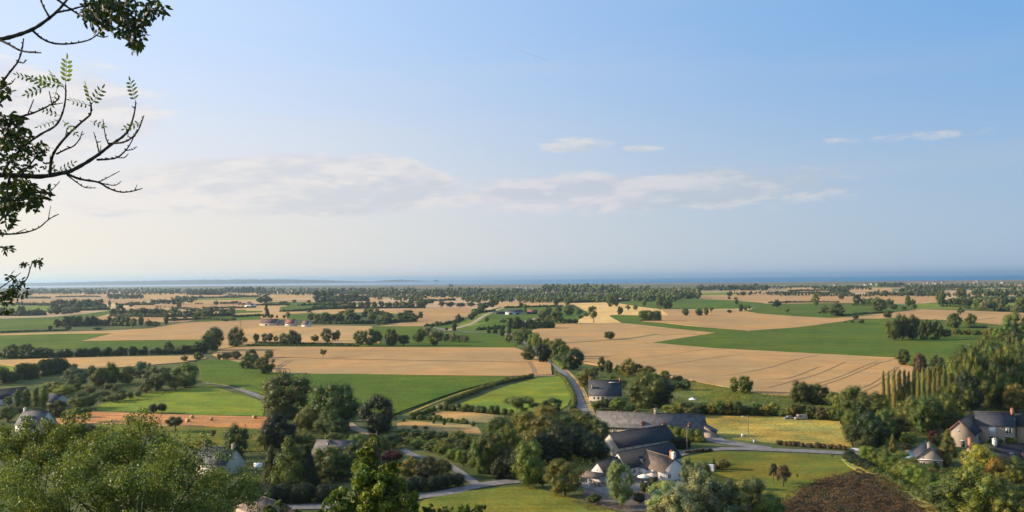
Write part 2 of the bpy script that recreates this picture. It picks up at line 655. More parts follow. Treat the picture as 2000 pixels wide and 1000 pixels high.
# --- far patchwork strips (from the shore towards us)
for pix, m_ in (
    ([(60, 574), (215, 573), (215, 580), (60, 583)], WHEATB), ([(20, 586), (130, 585), (210, 584), (215, 592), (20, 594)], WHEAT),
    ([(0, 597), (100, 596), (215, 598), (215, 606), (0, 612)], MEAD), ([(215, 570), (370, 571), (372, 578), (215, 577)], WHEATB),
    ([(200, 585), (280, 584), (280, 592), (205, 593)], WHEAT), ([(240, 577), (370, 577), (370, 586), (300, 588), (240, 584)], WHEATB),
    ([(260, 596), (345, 594), (345, 602), (262, 603)], WHEAT), ([(368, 576), (440, 574), (510, 572), (510, 581), (370, 583)], WHEATB),
    ([(370, 584), (500, 581), (500, 585), (370, 587)], MEAD), ([(370, 588), (510, 585), (510, 590), (370, 592)], WHEATB),
    ([(345, 593), (470, 590), (500, 596), (500, 606), (455, 608), (345, 604)], WHEAT), ([(450, 606), (512, 604), (512, 611), (455, 613)], CROP),
    ([(465, 612), (512, 610), (512, 614), (465, 616)], WHEATB), ([(390, 620), (455, 615), (512, 612), (520, 623), (440, 629), (395, 628)], CROP),
    ([(190, 620), (215, 615), (330, 618), (395, 621), (360, 629), (200, 629)], WHEAT), ([(250, 602), (345, 604), (395, 612), (395, 620), (215, 616)], WHEAT),
    ([(500, 575), (612, 576), (612, 583), (505, 581)], WHEATB), ([(505, 585), (612, 585), (612, 592), (520, 594)], WHEAT),
    ([(515, 590), (660, 590), (668, 600), (560, 602), (515, 596)], CROP), ([(480, 597), (560, 597), (548, 607), (480, 607)], WHEATB),
    ([(548, 599), (612, 597), (640, 602), (605, 608), (545, 609)], CROP), ([(510, 610), (605, 608), (660, 604), (625, 612), (570, 616), (560, 623), (510, 622)], WHEATB),
    ([(565, 613), (612, 611), (625, 614), (610, 624), (560, 623)], CROP), ([(640, 603), (700, 603), (745, 607), (640, 614)], WHEATB),
    ([(715, 583), (748, 582), (748, 590), (712, 590)], WHEATB), ([(798, 580), (825, 578), (850, 579), (845, 587), (798, 587)], WHEATB),
    ([(856, 579), (890, 577), (888, 586), (858, 586)], WHEATB), ([(640, 574), (715, 574), (715, 577), (640, 577)], WHEATB),
    ([(970, 592), (1000, 590), (1190, 589), (1190, 594), (1117, 596), (975, 602)], WHEATB),
    ([(1360, 572), (1440, 570), (1440, 576), (1362, 576)], MEAD), ([(1370, 577), (1500, 574), (1500, 592), (1440, 589), (1366, 584)], WHEAT),
    ([(1420, 568), (1500, 565), (1500, 571), (1425, 573)], WHEATB), ([(1500, 575), (1640, 574), (1830, 578), (1835, 590), (1790, 592), (1500, 592)], WHEAT),
    ([(1535, 562), (1620, 560), (1620, 570), (1540, 570)], WHEATB), ([(1615, 563), (1660, 562), (1740, 562), (1745, 568), (1630, 570)], WHEATB),
    ([(1765, 566), (1830, 566), (1830, 571), (1765, 571)], WHEATB), ([(1880, 570), (2010, 568), (2010, 576), (1885, 578)], WHEATB),
    ([(1960, 556), (2010, 556), (2010, 560), (1960, 560)], WHEATB), ([(1890, 557), (1950, 557), (1950, 562), (1890, 563)], MEAD),
    ([(1890, 584), (2010, 583), (2010, 592), (1890, 596)], WHEAT), ([(1690, 556), (1745, 556), (1745, 560), (1690, 561)], MEAD),
):
    sheet('wheat_field' if m_ in (WHEAT, WHEATB) else 'green_field', pix, m_, 0.05, 2.0, 60)

sheet('green_field', [(1210, 587), (1320, 584), (1370, 584), (1440, 587), (1492, 592), (1500, 595), (1437, 603), (1290, 604), (1257, 600), (1205, 592)], CROP, .1)
sheet('stubble_field', [(1117, 592), (1190, 590), (1205, 592), (1257, 600), (1290, 604), (1312, 608), (1305, 615), (1250, 616), (1195, 615), (1190, 617), (1217, 632), (1130, 634), (1128, 626), (1150, 612), (1122, 600)], STUBY, .1)
sheet('green_field', [(845, 640), (900, 627), (935, 611), (975, 600), (1060, 597), (1120, 600), (1147, 608), (1128, 626), (1085, 634), (1040, 640), (985, 649), (895, 650)], CROP, .12)
sheet('meadow', [(915, 622), (960, 604), (975, 603), (930, 632), (960, 628), (930, 636), (885, 640)], MEAD, .14, 1, 20)
sheet('wheat_field', [(740, 607), (800, 603), (915, 601), (932, 604), (915, 618), (875, 631), (830, 637), (740, 637), (790, 629), (820, 618)], WHEAT, .5)
sheet('green_field', [(726, 638), (815, 636), (842, 645), (825, 662), (780, 662), (733, 657)], CROP, .3)
sheet('wheat_field', [(415, 664), (445, 650), (480, 636), (512, 634), (726, 637), (733, 655), (742, 670), (500, 670), (425, 682)], WHEATB, .5)
sheet('green_field', [(415, 684), (440, 676), (500, 669), (742, 669), (800, 662), (850, 650), (985, 652), (1010, 672), (1005, 678), (700, 677), (470, 676)], CROP, .15)
sheet('wheat_field', [(415, 692), (432, 682), (470, 676.5), (700, 677.5), (1005, 678.5), (1032, 688), (1076, 710), (1078, 731), (1000, 734), (700, 731), (530, 731), (440, 704)], WHEAT, .5, 1.0)
sheet('green_field', [(386, 704), (445, 702), (520, 722), (545, 730), (700, 730), (850, 733), (990, 735), (985, 740), (905, 760), (850, 778), (770, 808), (720, 806), (600, 790), (500, 762), (440, 750), (395, 744)], CROP, .8, .8)
sheet('green_field', [(0, 623), (100, 619), (175, 612), (215, 606), (213, 613), (190, 619), (150, 624), (110, 637), (90, 641), (0, 647)], CROP, .12)
sheet('wheat_field', [(0, 652), (120, 648), (220, 645), (330, 640), (330, 646), (220, 651), (110, 652), (0, 655)], WHEATB, .2)
sheet('green_field', [(0, 655), (110, 652), (218, 650), (160, 666), (290, 664), (397, 662), (412, 668), (392, 676), (200, 682), (0, 682)], CROP, .12)
sheet('wheat_field', [(158, 666), (215, 652), (300, 640), (360, 630), (460, 626), (512, 624), (512, 636), (480, 642), (445, 655), (420, 663), (290, 664)], WHEAT, .5)
sheet('wheat_field', [(0, 703), (200, 697), (385, 694), (405, 699), (360, 707), (250, 716), (150, 722), (60, 718), (0, 711)], WHEATB, .5)
sheet('meadow', [(0, 712), (60, 719), (110, 724), (70, 736), (0, 742)], MEAD, .1)
sheet('wheat_field', [(1040, 645), (1085, 632), (1130, 631), (1217, 631), (1260, 635), (1330, 643), (1397, 650), (1350, 657), (1275, 669), (1400, 680), (1500, 685), (1650, 693), (1750, 698), (1783, 716), (1787, 740), (1740, 770), (1640, 775), (1480, 768), (1430, 757), (1380, 748), (1330, 738), (1250, 728), (1140, 708), (1108, 690), (1060, 665)], WHEAT, .5, 1.0)
sheet('green_field', [(1190, 617), (1200, 615), (1250, 616), (1255, 628), (1290, 630), (1340, 636), (1400, 641), (1462, 645), (1430, 650), (1397, 650), (1330, 643), (1260, 635), (1217, 631)], CROP, .5, 1.0)
sheet('wheat_field', [(1255, 628), (1250, 616), (1305, 615), (1290, 604), (1440, 604), (1480, 612), (1560, 618), (1625, 621), (1680, 618), (1665, 624), (1600, 636), (1500, 644), (1462, 646), (1400, 641), (1300, 631)], WHEAT, .5, 1.0)
sheet('green_field', [(1437, 613), (1500, 593), (1720, 591), (1795, 600), (1735, 613), (1660, 619), (1625, 621), (1605, 624), (1560, 619), (1480, 613)], CROPB, .4, 1.0)
sheet('wheat_field', [(1680, 617), (1735, 611), (1800, 604), (1990, 610), (2010, 612), (2010, 633), (1960, 635), (1870, 626), (1735, 622), (1665, 621)], WHEAT, .5, 1.0)
sheet('meadow', [(1790, 602), (1785, 594), (1835, 590), (1990, 585), (2010, 600), (1870, 603)], MEAD, .1)
sheet('green_field', [(1275, 669), (1350, 657), (1400, 650), (1462, 646), (1560, 639), (1650, 627), (1740, 621), (1870, 626), (1960, 635), (1990, 645), (1970, 680), (1900, 700), (1785, 716), (1750, 698), (1650, 693), (1500, 685), (1400, 680)], CROPB, .6, 1.0)
sheet('meadow', [(1330, 739), (1400, 753), (1480, 769), (1560, 776), (1640, 780), (1660, 800), (1600, 806), (1500, 797), (1350, 784), (1310, 760)], ROUGHG, .08)
sheet('meadow', [(1360, 745), (1420, 756), (1480, 768), (1450, 785), (1400, 785), (1350, 765)], LAWN, .09)
sheet('meadow', [(188, 794), (220, 780), (300, 766), (380, 757), (412, 753), (440, 762), (500, 779), (516, 788), (514, 812), (400, 810), (300, 804), (190, 801)], MEAD, .1, 1.0)
sheet('stubble_field', [(110, 814), (180, 804), (300, 808), (450, 812), (530, 814), (520, 838), (400, 832), (250, 829), (110, 827)], STUB, .12, 1.0)
sheet('meadow', [(90, 828), (250, 830), (400, 833), (520, 839), (520, 880), (400, 885), (330, 850), (90, 850)], LAWN, .14, 1.0)
sheet('meadow', [(880, 797), (920, 780), (990, 754), (1050, 738), (1092, 735), (1113, 750), (1119, 775), (1110, 790), (1090, 803), (1000, 806), (900, 801)], MEAD, .12, 1.0)
sheet('dry_lawn', [(760, 836), (800, 815), (850, 800), (910, 806), (985, 812), (985, 850), (930, 856), (860, 848), (760, 842)], ROUGHG, .09, 1.0)
sheet('dry_lawn', [(848, 804), (910, 804), (985, 812), (975, 826), (905, 824), (840, 812)], DRY, .13, .5)
sheet('dry_lawn', [(775, 826), (800, 822), (860, 826), (930, 830), (945, 850), (880, 846), (775, 838)], DRY, .14, .5)
sheet('meadow', [(1375, 806), (1500, 809), (1640, 823), (1665, 872), (1590, 872), (1500, 863), (1440, 857), (1400, 852), (1385, 836)], HAY, .10, 1.0)
sheet('lawn', [(1325, 895), (1400, 881), (1500, 884), (1600, 889), (1655, 893), (1690, 925), (1640, 942), (1560, 962), (1530, 990), (1480, 985), (1400, 940), (1340, 925)], LAWN, .10, 1.0)
sheet('lawn', [(780, 1010), (830, 975), (900, 960), (1000, 951), (1040, 951), (1130, 976), (1215, 1003), (1215, 1040), (780, 1040)], LAWN, .10, 1.0)
sheet('grass_bank', [(1640, 893), (1662, 893), (1690, 912), (1760, 950), (1810, 975), (1860, 1010), (1830, 1010), (1770, 972), (1700, 932), (1655, 908)], BANK, .30, .6, 6)
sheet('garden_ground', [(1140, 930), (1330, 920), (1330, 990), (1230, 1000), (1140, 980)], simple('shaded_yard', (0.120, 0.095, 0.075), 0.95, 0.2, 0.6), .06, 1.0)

# roads
strip('road', [(1150, 815), (1138, 798), (1128, 775), (1120, 755), (1103, 733), (1086, 713), (1068, 700), (1052, 690), (1030, 672), (1003, 655), (975, 650)], 5.2, ASPH)
strip('road_verge', [(1160, 812), (1153, 795), (1143, 772), (1133, 752), (1115, 731), (1096, 714)], 2.2, DRY)
strip('road', [(1720, 887), (1640, 884), (1580, 881), (1500, 878), (1440, 876), (1380, 878), (1330, 885), (1295, 897)], 5.5, ASPH)
strip('road', [(1500, 876), (1460, 870), (1425, 865), (1400, 860), (1388, 850)], 7.0, ASPH)
strip('road', [(470, 1004), (560, 991), (650, 988), (740, 982), (800, 972), (870, 962), (930, 949), (985, 941), (1050, 938), (1110, 941), (1160, 950)], 5.6, ASPH)
strip('road', [(935, 948), (912, 932), (893, 918), (868, 903), (836, 895), (806, 888), (785, 876)], 3.0, ASPH)
strip('road', [(1170, 960), (1210, 955), (1250, 947), (1300, 945), (1330, 930)], 9, ASPH)
strip('path', [(400, 748), (440, 752), (480, 764), (515, 778), (540, 792)], 4.2, ASPH)
strip('dirt_track', [(700, 822), (770, 808), (820, 789), (880, 768), (940, 751), (1000, 739), (1040, 735)], 3.6, DIRT)
strip('dirt_track', [(1085, 733), (1040, 735), (960, 748)], 3.0, DIRT)
strip('dirt_track', [(676, 826), (690, 835), (712, 843), (730, 850)], 5.0, DIRT)
strip('road', [(480, 637), (640, 636), (740, 637), (830, 637.5), (873, 644), (930, 649), (975, 650), (1005, 658)], 7.0, ASPH)
strip('path', [(985, 643), (1010, 634), (1040, 624), (1060, 619)], 9.0, GRAVEL)
strip('dirt_track', [(870, 646), (920, 632), (950, 614), (985, 600)], 7.0, DIRT)

# lines in the crops: wheel tracks of the sprayer, and drains
TRK = simple('crushed_wheat', (0.25, 0.160, 0.072), 0.95, 0.2, 0.3)
GDR = simple('ditch_grass', (0.14, 0.145, 0.05), 0.95, 0.3, 0.1)
for pts in (
    [(1660, 766), (1700, 750), (1735, 728), (1750, 716)], [(1676, 768), (1712, 752), (1742, 730), (1755, 716)],
    [(1590, 751), (1640, 735), (1680, 718), (1715, 704)], [(1600, 754), (1650, 737), (1690, 720), (1724, 706)],
    [(1380, 733), (1420, 733), (1500, 718), (1550, 703), (1600, 693)], [(1270, 716), (1350, 705), (1440, 692), (1500, 687)],
    [(1230, 700), (1300, 693), (1380, 681)], [(1480, 742), (1540, 738), (1600, 716)], [(1707, 710), (1730, 706), (1742, 702)],
    [(1500, 757), (1555, 742), (1600, 729), (1650, 707)],
):
    strip('wheel_track', pts, 0.8, TRK, 0.72)
for pts in ([(541, 731), (547, 718), (560, 709), (571, 704)], [(537, 731), (543, 716), (556, 706), (567, 703)],
            [(1030, 706), (1038, 718), (1043, 729)], [(1035, 706), (1043, 718), (1048, 729)],
            [(500, 660), (540, 648), (596, 639)], [(560, 662), (590, 650), (640, 640)]):
    strip('wheel_track', pts, 0.9, TRK, 0.72)
strip('wheel_track', [(545, 697), (640, 700), (800, 703), (1040, 707)], 3.0, TRK, 0.72)
strip('ditch', [(1100, 670), (1140, 667), (1190, 664), (1240, 659), (1286, 652)], 5, GDR, .75)
strip('ditch', [(1290, 655), (1340, 652), (1380, 654)], 2.5, GDR, .75)
strip('ditch', [(1750, 611), (1800, 613), (1850, 616), (1856, 617)], 4, GDR, .75)
strip('ditch', [(1905, 625), (1930, 622), (1944, 620)], 3.5, GDR, .75)

strip('dry_verge', [(850, 797), (885, 780), (925, 763), (965, 750), (1000, 742), (1036, 736)], 1.8, DRY)
strip('dry_verge', [(800, 806), (850, 786), (900, 767), (950, 752), (1005, 741)], 1.6, HAY)
# ------------------------------------------------------------------ vegetation
def unit(v):
    return v / np.maximum(1e-9, np.linalg.norm(v, axis=1, keepdims=True))


def cards(rs, C, N, S, aspect=0.62, fold=0.18):
    """leaf-shaped four-cornered faces at C, facing N, of length S"""
    n = len(C)
    t = unit(np.cross(N, unit(rs.normal(size=(n, 3)))))
    bt = np.cross(N, t)
    S = np.asarray(S).reshape(-1, 1)
    a = C - t * S * 0.5
    c = C + t * S * 0.5
    b_ = C + bt * S * 0.5 * aspect + N * S * fold * 0.5
    d = C - bt * S * 0.5 * aspect + N * S * fold * 0.5
    V = np.stack([a, b_, c, d], axis=1).reshape(-1, 3)
    Fc = np.arange(4 * n).reshape(-1, 4)
    return V, Fc


def ico(sub):
    bm = bmesh.new()
    bmesh.ops.create_icosphere(bm, subdivisions=sub, radius=1)
    V = np.array([v.co[:] for v in bm.verts])
    Fc = np.array([[v.index for v in f.verts] for f in bm.faces])
    bm.free()
    return V, Fc


ICO1, ICO2 = ico(1), ico(2)


def tube(path, radii, sides=6):
    path = [Vector(p_) for p_ in path]
    V, Fc = [], []
    prev = None
    for i, q in enumerate(path):
        d = (path[min(i + 1, len(path) - 1)] - path[max(i - 1, 0)]).normalized()
        if prev is None:
            prev = d.orthogonal().normalized()
        u_ = (prev - d * prev.dot(d)).normalized()
        prev = u_
        w_ = d.cross(u_)
        for k_ in range(sides):
            a = 2 * math.pi * k_ / sides
            V.append(q + (u_ * math.cos(a) + w_ * math.sin(a)) * radii[i])
    for i in range(len(path) - 1):
        for k_ in range(sides):
            a = i * sides + k_
            b_ = i * sides + (k_ + 1) % sides
            Fc.append((a, b_, b_ + sides, a + sides))
    return np.array([v[:] for v in V]), np.array(Fc)


class Geo:
    """collects vertex/face arrays for ONE mesh"""
    def __init__(s):
        s.V, s.T, s.Q, s.n = [], [], [], 0

    def add(s, V, Fc):
        if len(V) == 0:
            return
        Fc = np.asarray(Fc) + s.n
        (s.T if Fc.shape[1] == 3 else s.Q).append(Fc)
        s.V.append(np.asarray(V))
        s.n += len(V)

    def mesh(s, name, mats, smooth=False):
        fl = []
        if s.T:
            fl.append(np.concatenate(s.T))
        if s.Q:
            fl.append(np.concatenate(s.Q))
        return mesh_np(name, np.concatenate(s.V), fl, mats, smooth=smooth)


def ell(rs, n, c, semi, shell=0.45):
    d = unit(rs.normal(size=(n, 3)))
    r = shell + (1 - shell) * rs.random((n, 1)) ** 0.5
    return np.array(c) + d * r * np.array(semi)


def kind_lobes(kind, rs):
    """lobes of a crown inside a unit box: radius 0.5, height 1"""
    if kind == 'oak':
        C = np.concatenate([ell(rs, 44, (0, 0, .52), (.36, .36, .40)), ell(rs, 10, (0, 0, .20), (.24, .24, .10), .2)])
        Rr = rs.uniform(.08, .16, 54)
    elif kind == 'bush':
        C = ell(rs, 36, (0, 0, .44), (.36, .36, .40))
        Rr = rs.uniform(.09, .16, 36)
    elif kind == 'willow':
        C = ell(rs, 48, (0, 0, .46), (.38, .38, .42))
        Rr = rs.uniform(.07, .13, 48)
    elif kind == 'tall':
        C = ell(rs, 42, (0, 0, .52), (.34, .34, .42), .3)
        Rr = rs.uniform(.08, .15, 42)
    elif kind == 'airy':
        C = ell(rs, 17, (0, 0, .62), (.36, .36, .30), .3)
        Rr = rs.uniform(.08, .14, 17)
    elif kind == 'poplar':
        n = 22
        z = np.linspace(.05, .95, n)
        prof = .34 * np.sin(np.clip(z, 0, 1) ** .75 * math.pi * .96 + .1) ** .5
        a = rs.uniform(0, 6.28, n)
        C = np.stack([np.cos(a) * .12, np.sin(a) * .12, z], 1)
        Rr = prof + .06
    elif kind == 'conifer':
        n = 34
        z = np.linspace(.10, .95, n)
        a = rs.uniform(0, 6.28, n)
        r = (1 - z) * .40
        C = np.stack([np.cos(a) * r, np.sin(a) * r, z], 1)
        Rr = .07 + (1 - z) * .11
    elif kind == 'orchard':
        C = ell(rs, 20, (0, 0, .66), (.38, .38, .20), .3)
        Rr = rs.uniform(.12, .17, 20)
    elif kind == 'weep':
        a = rs.uniform(0, 6.28, 30)
        r = rs.uniform(.05, .38, 30)
        z = .80 - (r / .38) ** 2 * .42 + rs.uniform(-.05, .05, 30)
        C = np.stack([np.cos(a) * r, np.sin(a) * r, z], 1)
        Rr = rs.uniform(.09, .14, 30)
    elif kind == 'clip':
        C = ell(rs, 16, (0, 0, .45), (.28, .28, .30))
        Rr = rs.uniform(.20, .24, 16)
    else:
        raise ValueError(kind)
    return C, Rr


ASP = {'poplar': 0.20, 'conifer': 0.7, 'tall': 0.75}     # nominal width/height, keeps leaves and lobes in proportion


def crown_geo(kind, rs, nleaf, leaf, core=True):
    C, Rr = kind_lobes(kind, rs)
    asp = ASP.get(kind, 1.0)
    G = Geo()
    k_ = 0.47 / max(np.max(np.abs(C[:, :2]) + Rr[:, None]), 1e-6)
    C[:, :2] *= k_
    Rr = Rr * (1 + (k_ - 1) * .6)
    Rz = Rr.copy()
    if kind == 'poplar':
        Rz = Rr * .32
    top = np.max(C[:, 2] + Rz)
    C[:, 2] += .97 - top if kind != 'poplar' else 0
    # leaves
    w = Rr ** 2
    cnt = np.maximum(6, (nleaf * w / w.sum()).astype(int))
    Cs = np.repeat(C, cnt, axis=0)
    Rs = np.repeat(Rr, cnt)[:, None]
    Rzs = np.repeat(Rz, cnt)[:, None]
    d = unit(rs.normal(size=(len(Cs), 3)) + np.array([0, 0, .25]))
    rad = rs.uniform(.62, 1.22, (len(Cs), 1))
    pos = Cs + d * rad * np.concatenate([Rs, Rs, Rzs], 1)
    # drop leaves buried inside other lobes
    keep = np.ones(len(pos), bool)
    for c, r, rz in zip(C, Rr, Rz):
        q = (pos - c) / np.array([r, r, rz])
        keep &= (np.linalg.norm(q, axis=1) > .58)
    keep &= pos[:, 2] > .01
    pos, d = pos[keep], d[keep]
    N = unit(d + rs.normal(size=d.shape) * .5 + (pos - np.array([0, 0, .45])) * 1.3)
    S = leaf * rs.uniform(.65, 1.35, len(pos))
    V, Fc = cards(rs, pos, N, S, .72)
    if asp != 1.0:        # undo the squeeze the instance scale will bring
        ctr = V.reshape(-1, 4, 3).mean(axis=1, keepdims=True)
        dd = (V.reshape(-1, 4, 3) - ctr) * np.array([1 / asp ** .5, 1 / asp ** .5, asp ** .5])
        V = (ctr + dd).reshape(-1, 3)
    G.add(V, Fc)
    if core:
        for c, r, rz in zip(C, Rr, Rz):
            iv, jf = ICO1
            k_ = 1 + rs.normal(size=(len(iv), 1)) * .07
            vv = c + iv * k_ * np.array([r, r, rz]) * .62
            vv[:, 2] = np.maximum(vv[:, 2], .005)
            G.add(vv, jf)
    return G


def trunk_geo(kind, rs, sides=6):
    G = Geo()
    top = {'oak': .45, 'bush': .3, 'willow': .35, 'tall': .62, 'airy': .6, 'poplar': .5, 'conifer': .85, 'orchard': .6,
           'weep': .75, 'clip': .2}[kind]
    r = {'poplar': .07, 'bush': .04, 'clip': .04}.get(kind, .035)
    pts = [(0, 0, -.01), (rs.normal() * .01, rs.normal() * .01, top * .5), (rs.normal() * .02, rs.normal() * .02, top)]
    V, Fc = tube(pts, [r, r * .8, r * .45], sides)
    G.add(V, Fc)
    if kind not in ('poplar', 'conifer', 'clip'):
        for k_ in range(5):
            a = k_ * 1.256 + rs.uniform(-.4, .4)
            z0 = top * rs.uniform(.5, .95)
            L = rs.uniform(.2, .32)
            pts = [(0, 0, z0), (math.cos(a) * L * .5, math.sin(a) * L * .5, z0 + .10), (math.cos(a) * L, math.sin(a) * L, z0 + .24)]
            V, Fc = tube(pts, [r * .5, r * .35, r * .15], 5)
            G.add(V, Fc)
    return G


LIB = {}
LOD = {0: (11000, .026, 3), 1: (3600, .044, 3), 2: (900, .085, 3)}


def proto(kind, lod, var):
    k = (kind, lod, var)
    if k not in LIB:
        rs = np.random.RandomState(hash((len(kind) * 7 + ord(kind[0]) * 3 + ord(kind[-1]), lod, var)) % 100000)
        nl, ls, _ = LOD[lod]
        g = crown_geo(kind, rs, nl, ls)
        t = trunk_geo(kind, rs)
        if lod < 2:
            LIB[k] = (g.mesh('crown', [LEAF]), t.mesh('trunk', [BARK]))
        else:     # too small in the photograph to tell trunk and crown apart
            ng = sum(len(x) for x in g.T) + sum(len(x) for x in g.Q)
            a = Geo()
            a.V, a.T, a.Q, a.n = g.V, g.T, g.Q, g.n
            nT = sum(len(x) for x in g.T)
            nQ = sum(len(x) for x in g.Q)
            tq = np.concatenate(t.Q)
            a.add(np.concatenate(t.V), tq)
            me = a.mesh('tree', [LEAF, BARK])
            mi = np.zeros(nT + nQ + len(tq), dtype=np.int32)
            mi[nT + nQ:] = 1
            me.polygons.foreach_set('material_index', mi)
            LIB[k] = (me, None)
    return LIB[k]


COLS = {
    'd': (0.070, 0.092, 0.020), 'm': (0.108, 0.134, 0.024), 'g': (0.140, 0.180, 0.028), 'o': (0.165, 0.160, 0.032),
    'p': (0.185, 0.175, 0.038), 'y': (0.200, 0.205, 0.030), 'Y': (0.260, 0.220, 0.030), 'w': (0.140, 0.158, 0.066), 'r': (0.070, 0.018, 0.020),
    'b': (0.100, 0.075, 0.035), 'k': (0.026, 0.040, 0.014), 'G': (0.22, 0.17, 0.04), 's': (0.205, 0.230, 0.105),
}
CNAME = {'d': 'dark green', 'm': 'mid green', 'g': 'fresh green', 'o': 'olive green', 'y': 'yellowish green', 'p': 'olive toned', 'Y': 'golden yellow',
         'w': 'grey green', 'r': 'dark red', 'b': 'brownish', 'k': 'blackish green', 'G': 'golden', 's': 'silvery green'}
KNAME = {'oak': ('broad tree', 'deciduous_tree', 'tree'), 'bush': ('round bush', 'bush', 'bush'), 'willow': ('domed willow', 'willow_tree', 'tree'),
         'tall': ('tall tree', 'deciduous_tree', 'tree'), 'airy': ('loose tree', 'deciduous_tree', 'tree'),
         'poplar': ('slim poplar', 'poplar_tree', 'tree'), 'conifer': ('conifer', 'conifer_tree', 'tree'),
         'orchard': ('spreading tree', 'orchard_tree', 'tree'), 'weep': ('weeping tree', 'weeping_tree', 'tree'),
         'clip': ('trimmed bush', 'bush', 'bush')}
ORD = ['first', 'second', 'third', 'fourth', 'fifth', 'sixth', 'seventh', 'eighth', 'ninth', 'tenth', 'eleventh', 'twelfth',
       'thirteenth', 'fourteenth', 'fifteenth', 'sixteenth', 'seventeenth', 'eighteenth', 'nineteenth', 'twentieth',
       'twenty-first', 'twenty-second', 'twenty-third', 'twenty-fourth', 'twenty-fifth', 'twenty-sixth', 'twenty-seventh', 'twenty-eighth']
_tn = [0]


def vary(c, i):
    """every plant has its own green"""
    k = 1 + .20 * math.sin(i * 7.3)
    return (c[0] * k * (1 + .16 * math.sin(i * 2.9)), c[1] * k, c[2] * k * (1 + .2 * math.sin(i * 4.1)), 1)


def trees(group, place, rows, single=None):
    """rows: (x, y of the foot, width, height, kind, colour) in photograph pixels; a label given as 7th item wins"""
    order = sorted(range(len(rows)), key=lambda i: rows[i][0])
    for rank, i in enumerate(order):
        row = rows[i]
        x, y, w, h, kind, c = row[:6]
        _tn[0] += 1
        p = P(x, y, 0.0)
        m = mpp(p)
        W_, H_ = w * m * 1.22 * (1 + .10 * math.sin(_tn[0] * 5.7)), h * m * 1.08 * (1 + .07 * math.sin(_tn[0] * 3.1))
        if max(w, h) < 16:
            W_, H_ = W_ * 1.12, H_ * 1.06
        lod = 0 if max(w, h) >= 36 else (1 if max(w, h) >= 16 else 2)
        cm, tm = proto(kind, lod, _tn[0] % LOD[lod][2])
        nm, on, cat = KNAME[kind]
        if len(row) > 6:
            lab = row[6]
        elif len(rows) == 1:
            lab = f'{CNAME[c]} {nm} {place}'
        else:
            lab = f'{CNAME[c]} {nm}, {ORD[rank]} from left {place}'
        rz = (_tn[0] * 2.39996) % 6.283
        if tm is None:
            o = obj(on, cm)
            o.location = p
            o.rotation_euler = (0, 0, rz)
            o.scale = (W_, W_, H_)
            o.color = vary(COLS[c], _tn[0])
        else:
            o = empty(on, p, 0)
            cr = obj('crown', cm, o)
            tr = obj('trunk', tm, o)
            for q in (cr, tr):
                q.scale = (W_, W_, H_)
                q.rotation_euler = (0, 0, rz)
            cr.color = vary(COLS[c], _tn[0])
        if len(lab.split()) > 16:
            print('LONG', len(lab.split()), lab)
        tag(o, lab, cat, group if len(rows) > 1 else None)


def hedge(label, pix, h, w, c, name='hedge', leaf=None, group=None, cat='hedge', dens=1.0, rough=.35):
    """one hedge: a run of leafy lobes along a line read off the photograph; h and w in metres"""
    pts = smooth_path([P(x, y, 0) for x, y in pix], 5)
    rs = np.random.RandomState(len(label) * 13 + int(pix[0][0]))
    o0 = pts[0].copy()
    L = sum((pts[i + 1] - pts[i]).length for i in range(len(pts) - 1))
    step = w * .45
    C, Rr = [], []
    for i in range(len(pts) - 1):
        a, b_ = pts[i] - o0, pts[i + 1] - o0
        n = max(1, int((b_ - a).length / step))
        for j in range(n):
            q = a.lerp(b_, (j + rs.random()) / n)
            hh = h * (1 + rs.uniform(-rough, rough))
            nz = max(1, int(round(hh / (w * .7))))
            for k_ in range(nz):
                C.append((q.x + rs.normal() * w * .12, q.y + rs.normal() * w * .12, (k_ + .5) / nz * hh))
                Rr.append(max(w * .5, hh / nz * .55) * rs.uniform(.85, 1.15))
    C, Rr = np.array(C), np.array(Rr)
    m = mpp(pts[len(pts) // 2])
    if leaf is None:
        leaf = max(.30, m * 2.4)
    area = (Rr ** 2).sum() * 12
    n = int(min(26000, dens * area / (leaf * leaf * .45)))
    w2 = Rr ** 2
    cnt = np.maximum(3, (n * w2 / w2.sum()).astype(int))
    Cs, Rs = np.repeat(C, cnt, 0), np.repeat(Rr, cnt)[:, None]
    d = unit(rs.normal(size=(len(Cs), 3)) + np.array([0, 0, .35]))
    pos = Cs + d * Rs * rs.uniform(.8, 1.1, (len(Cs), 1))
    pos = pos[pos[:, 2] > .02] if False else pos
    N = unit(d + rs.normal(size=d.shape) * .45)
    k = pos[:, 2] > 0.02
    V, Fc = cards(rs, pos[k], N[k], leaf * rs.uniform(.6, 1.3, k.sum()), .72)
    G = Geo()
    G.add(V, Fc)
    iv, jf = ICO1
    for c_, r in zip(C, Rr):
        vv = c_ + iv * r * .84
        vv[:, 2] = np.maximum(vv[:, 2], .0)
        G.add(vv, jf)
    o = obj(name, G.mesh(name, [LEAF]), loc=o0)
    o.color = (*COLS[c], 1)
    return tag(o, label, cat, group)


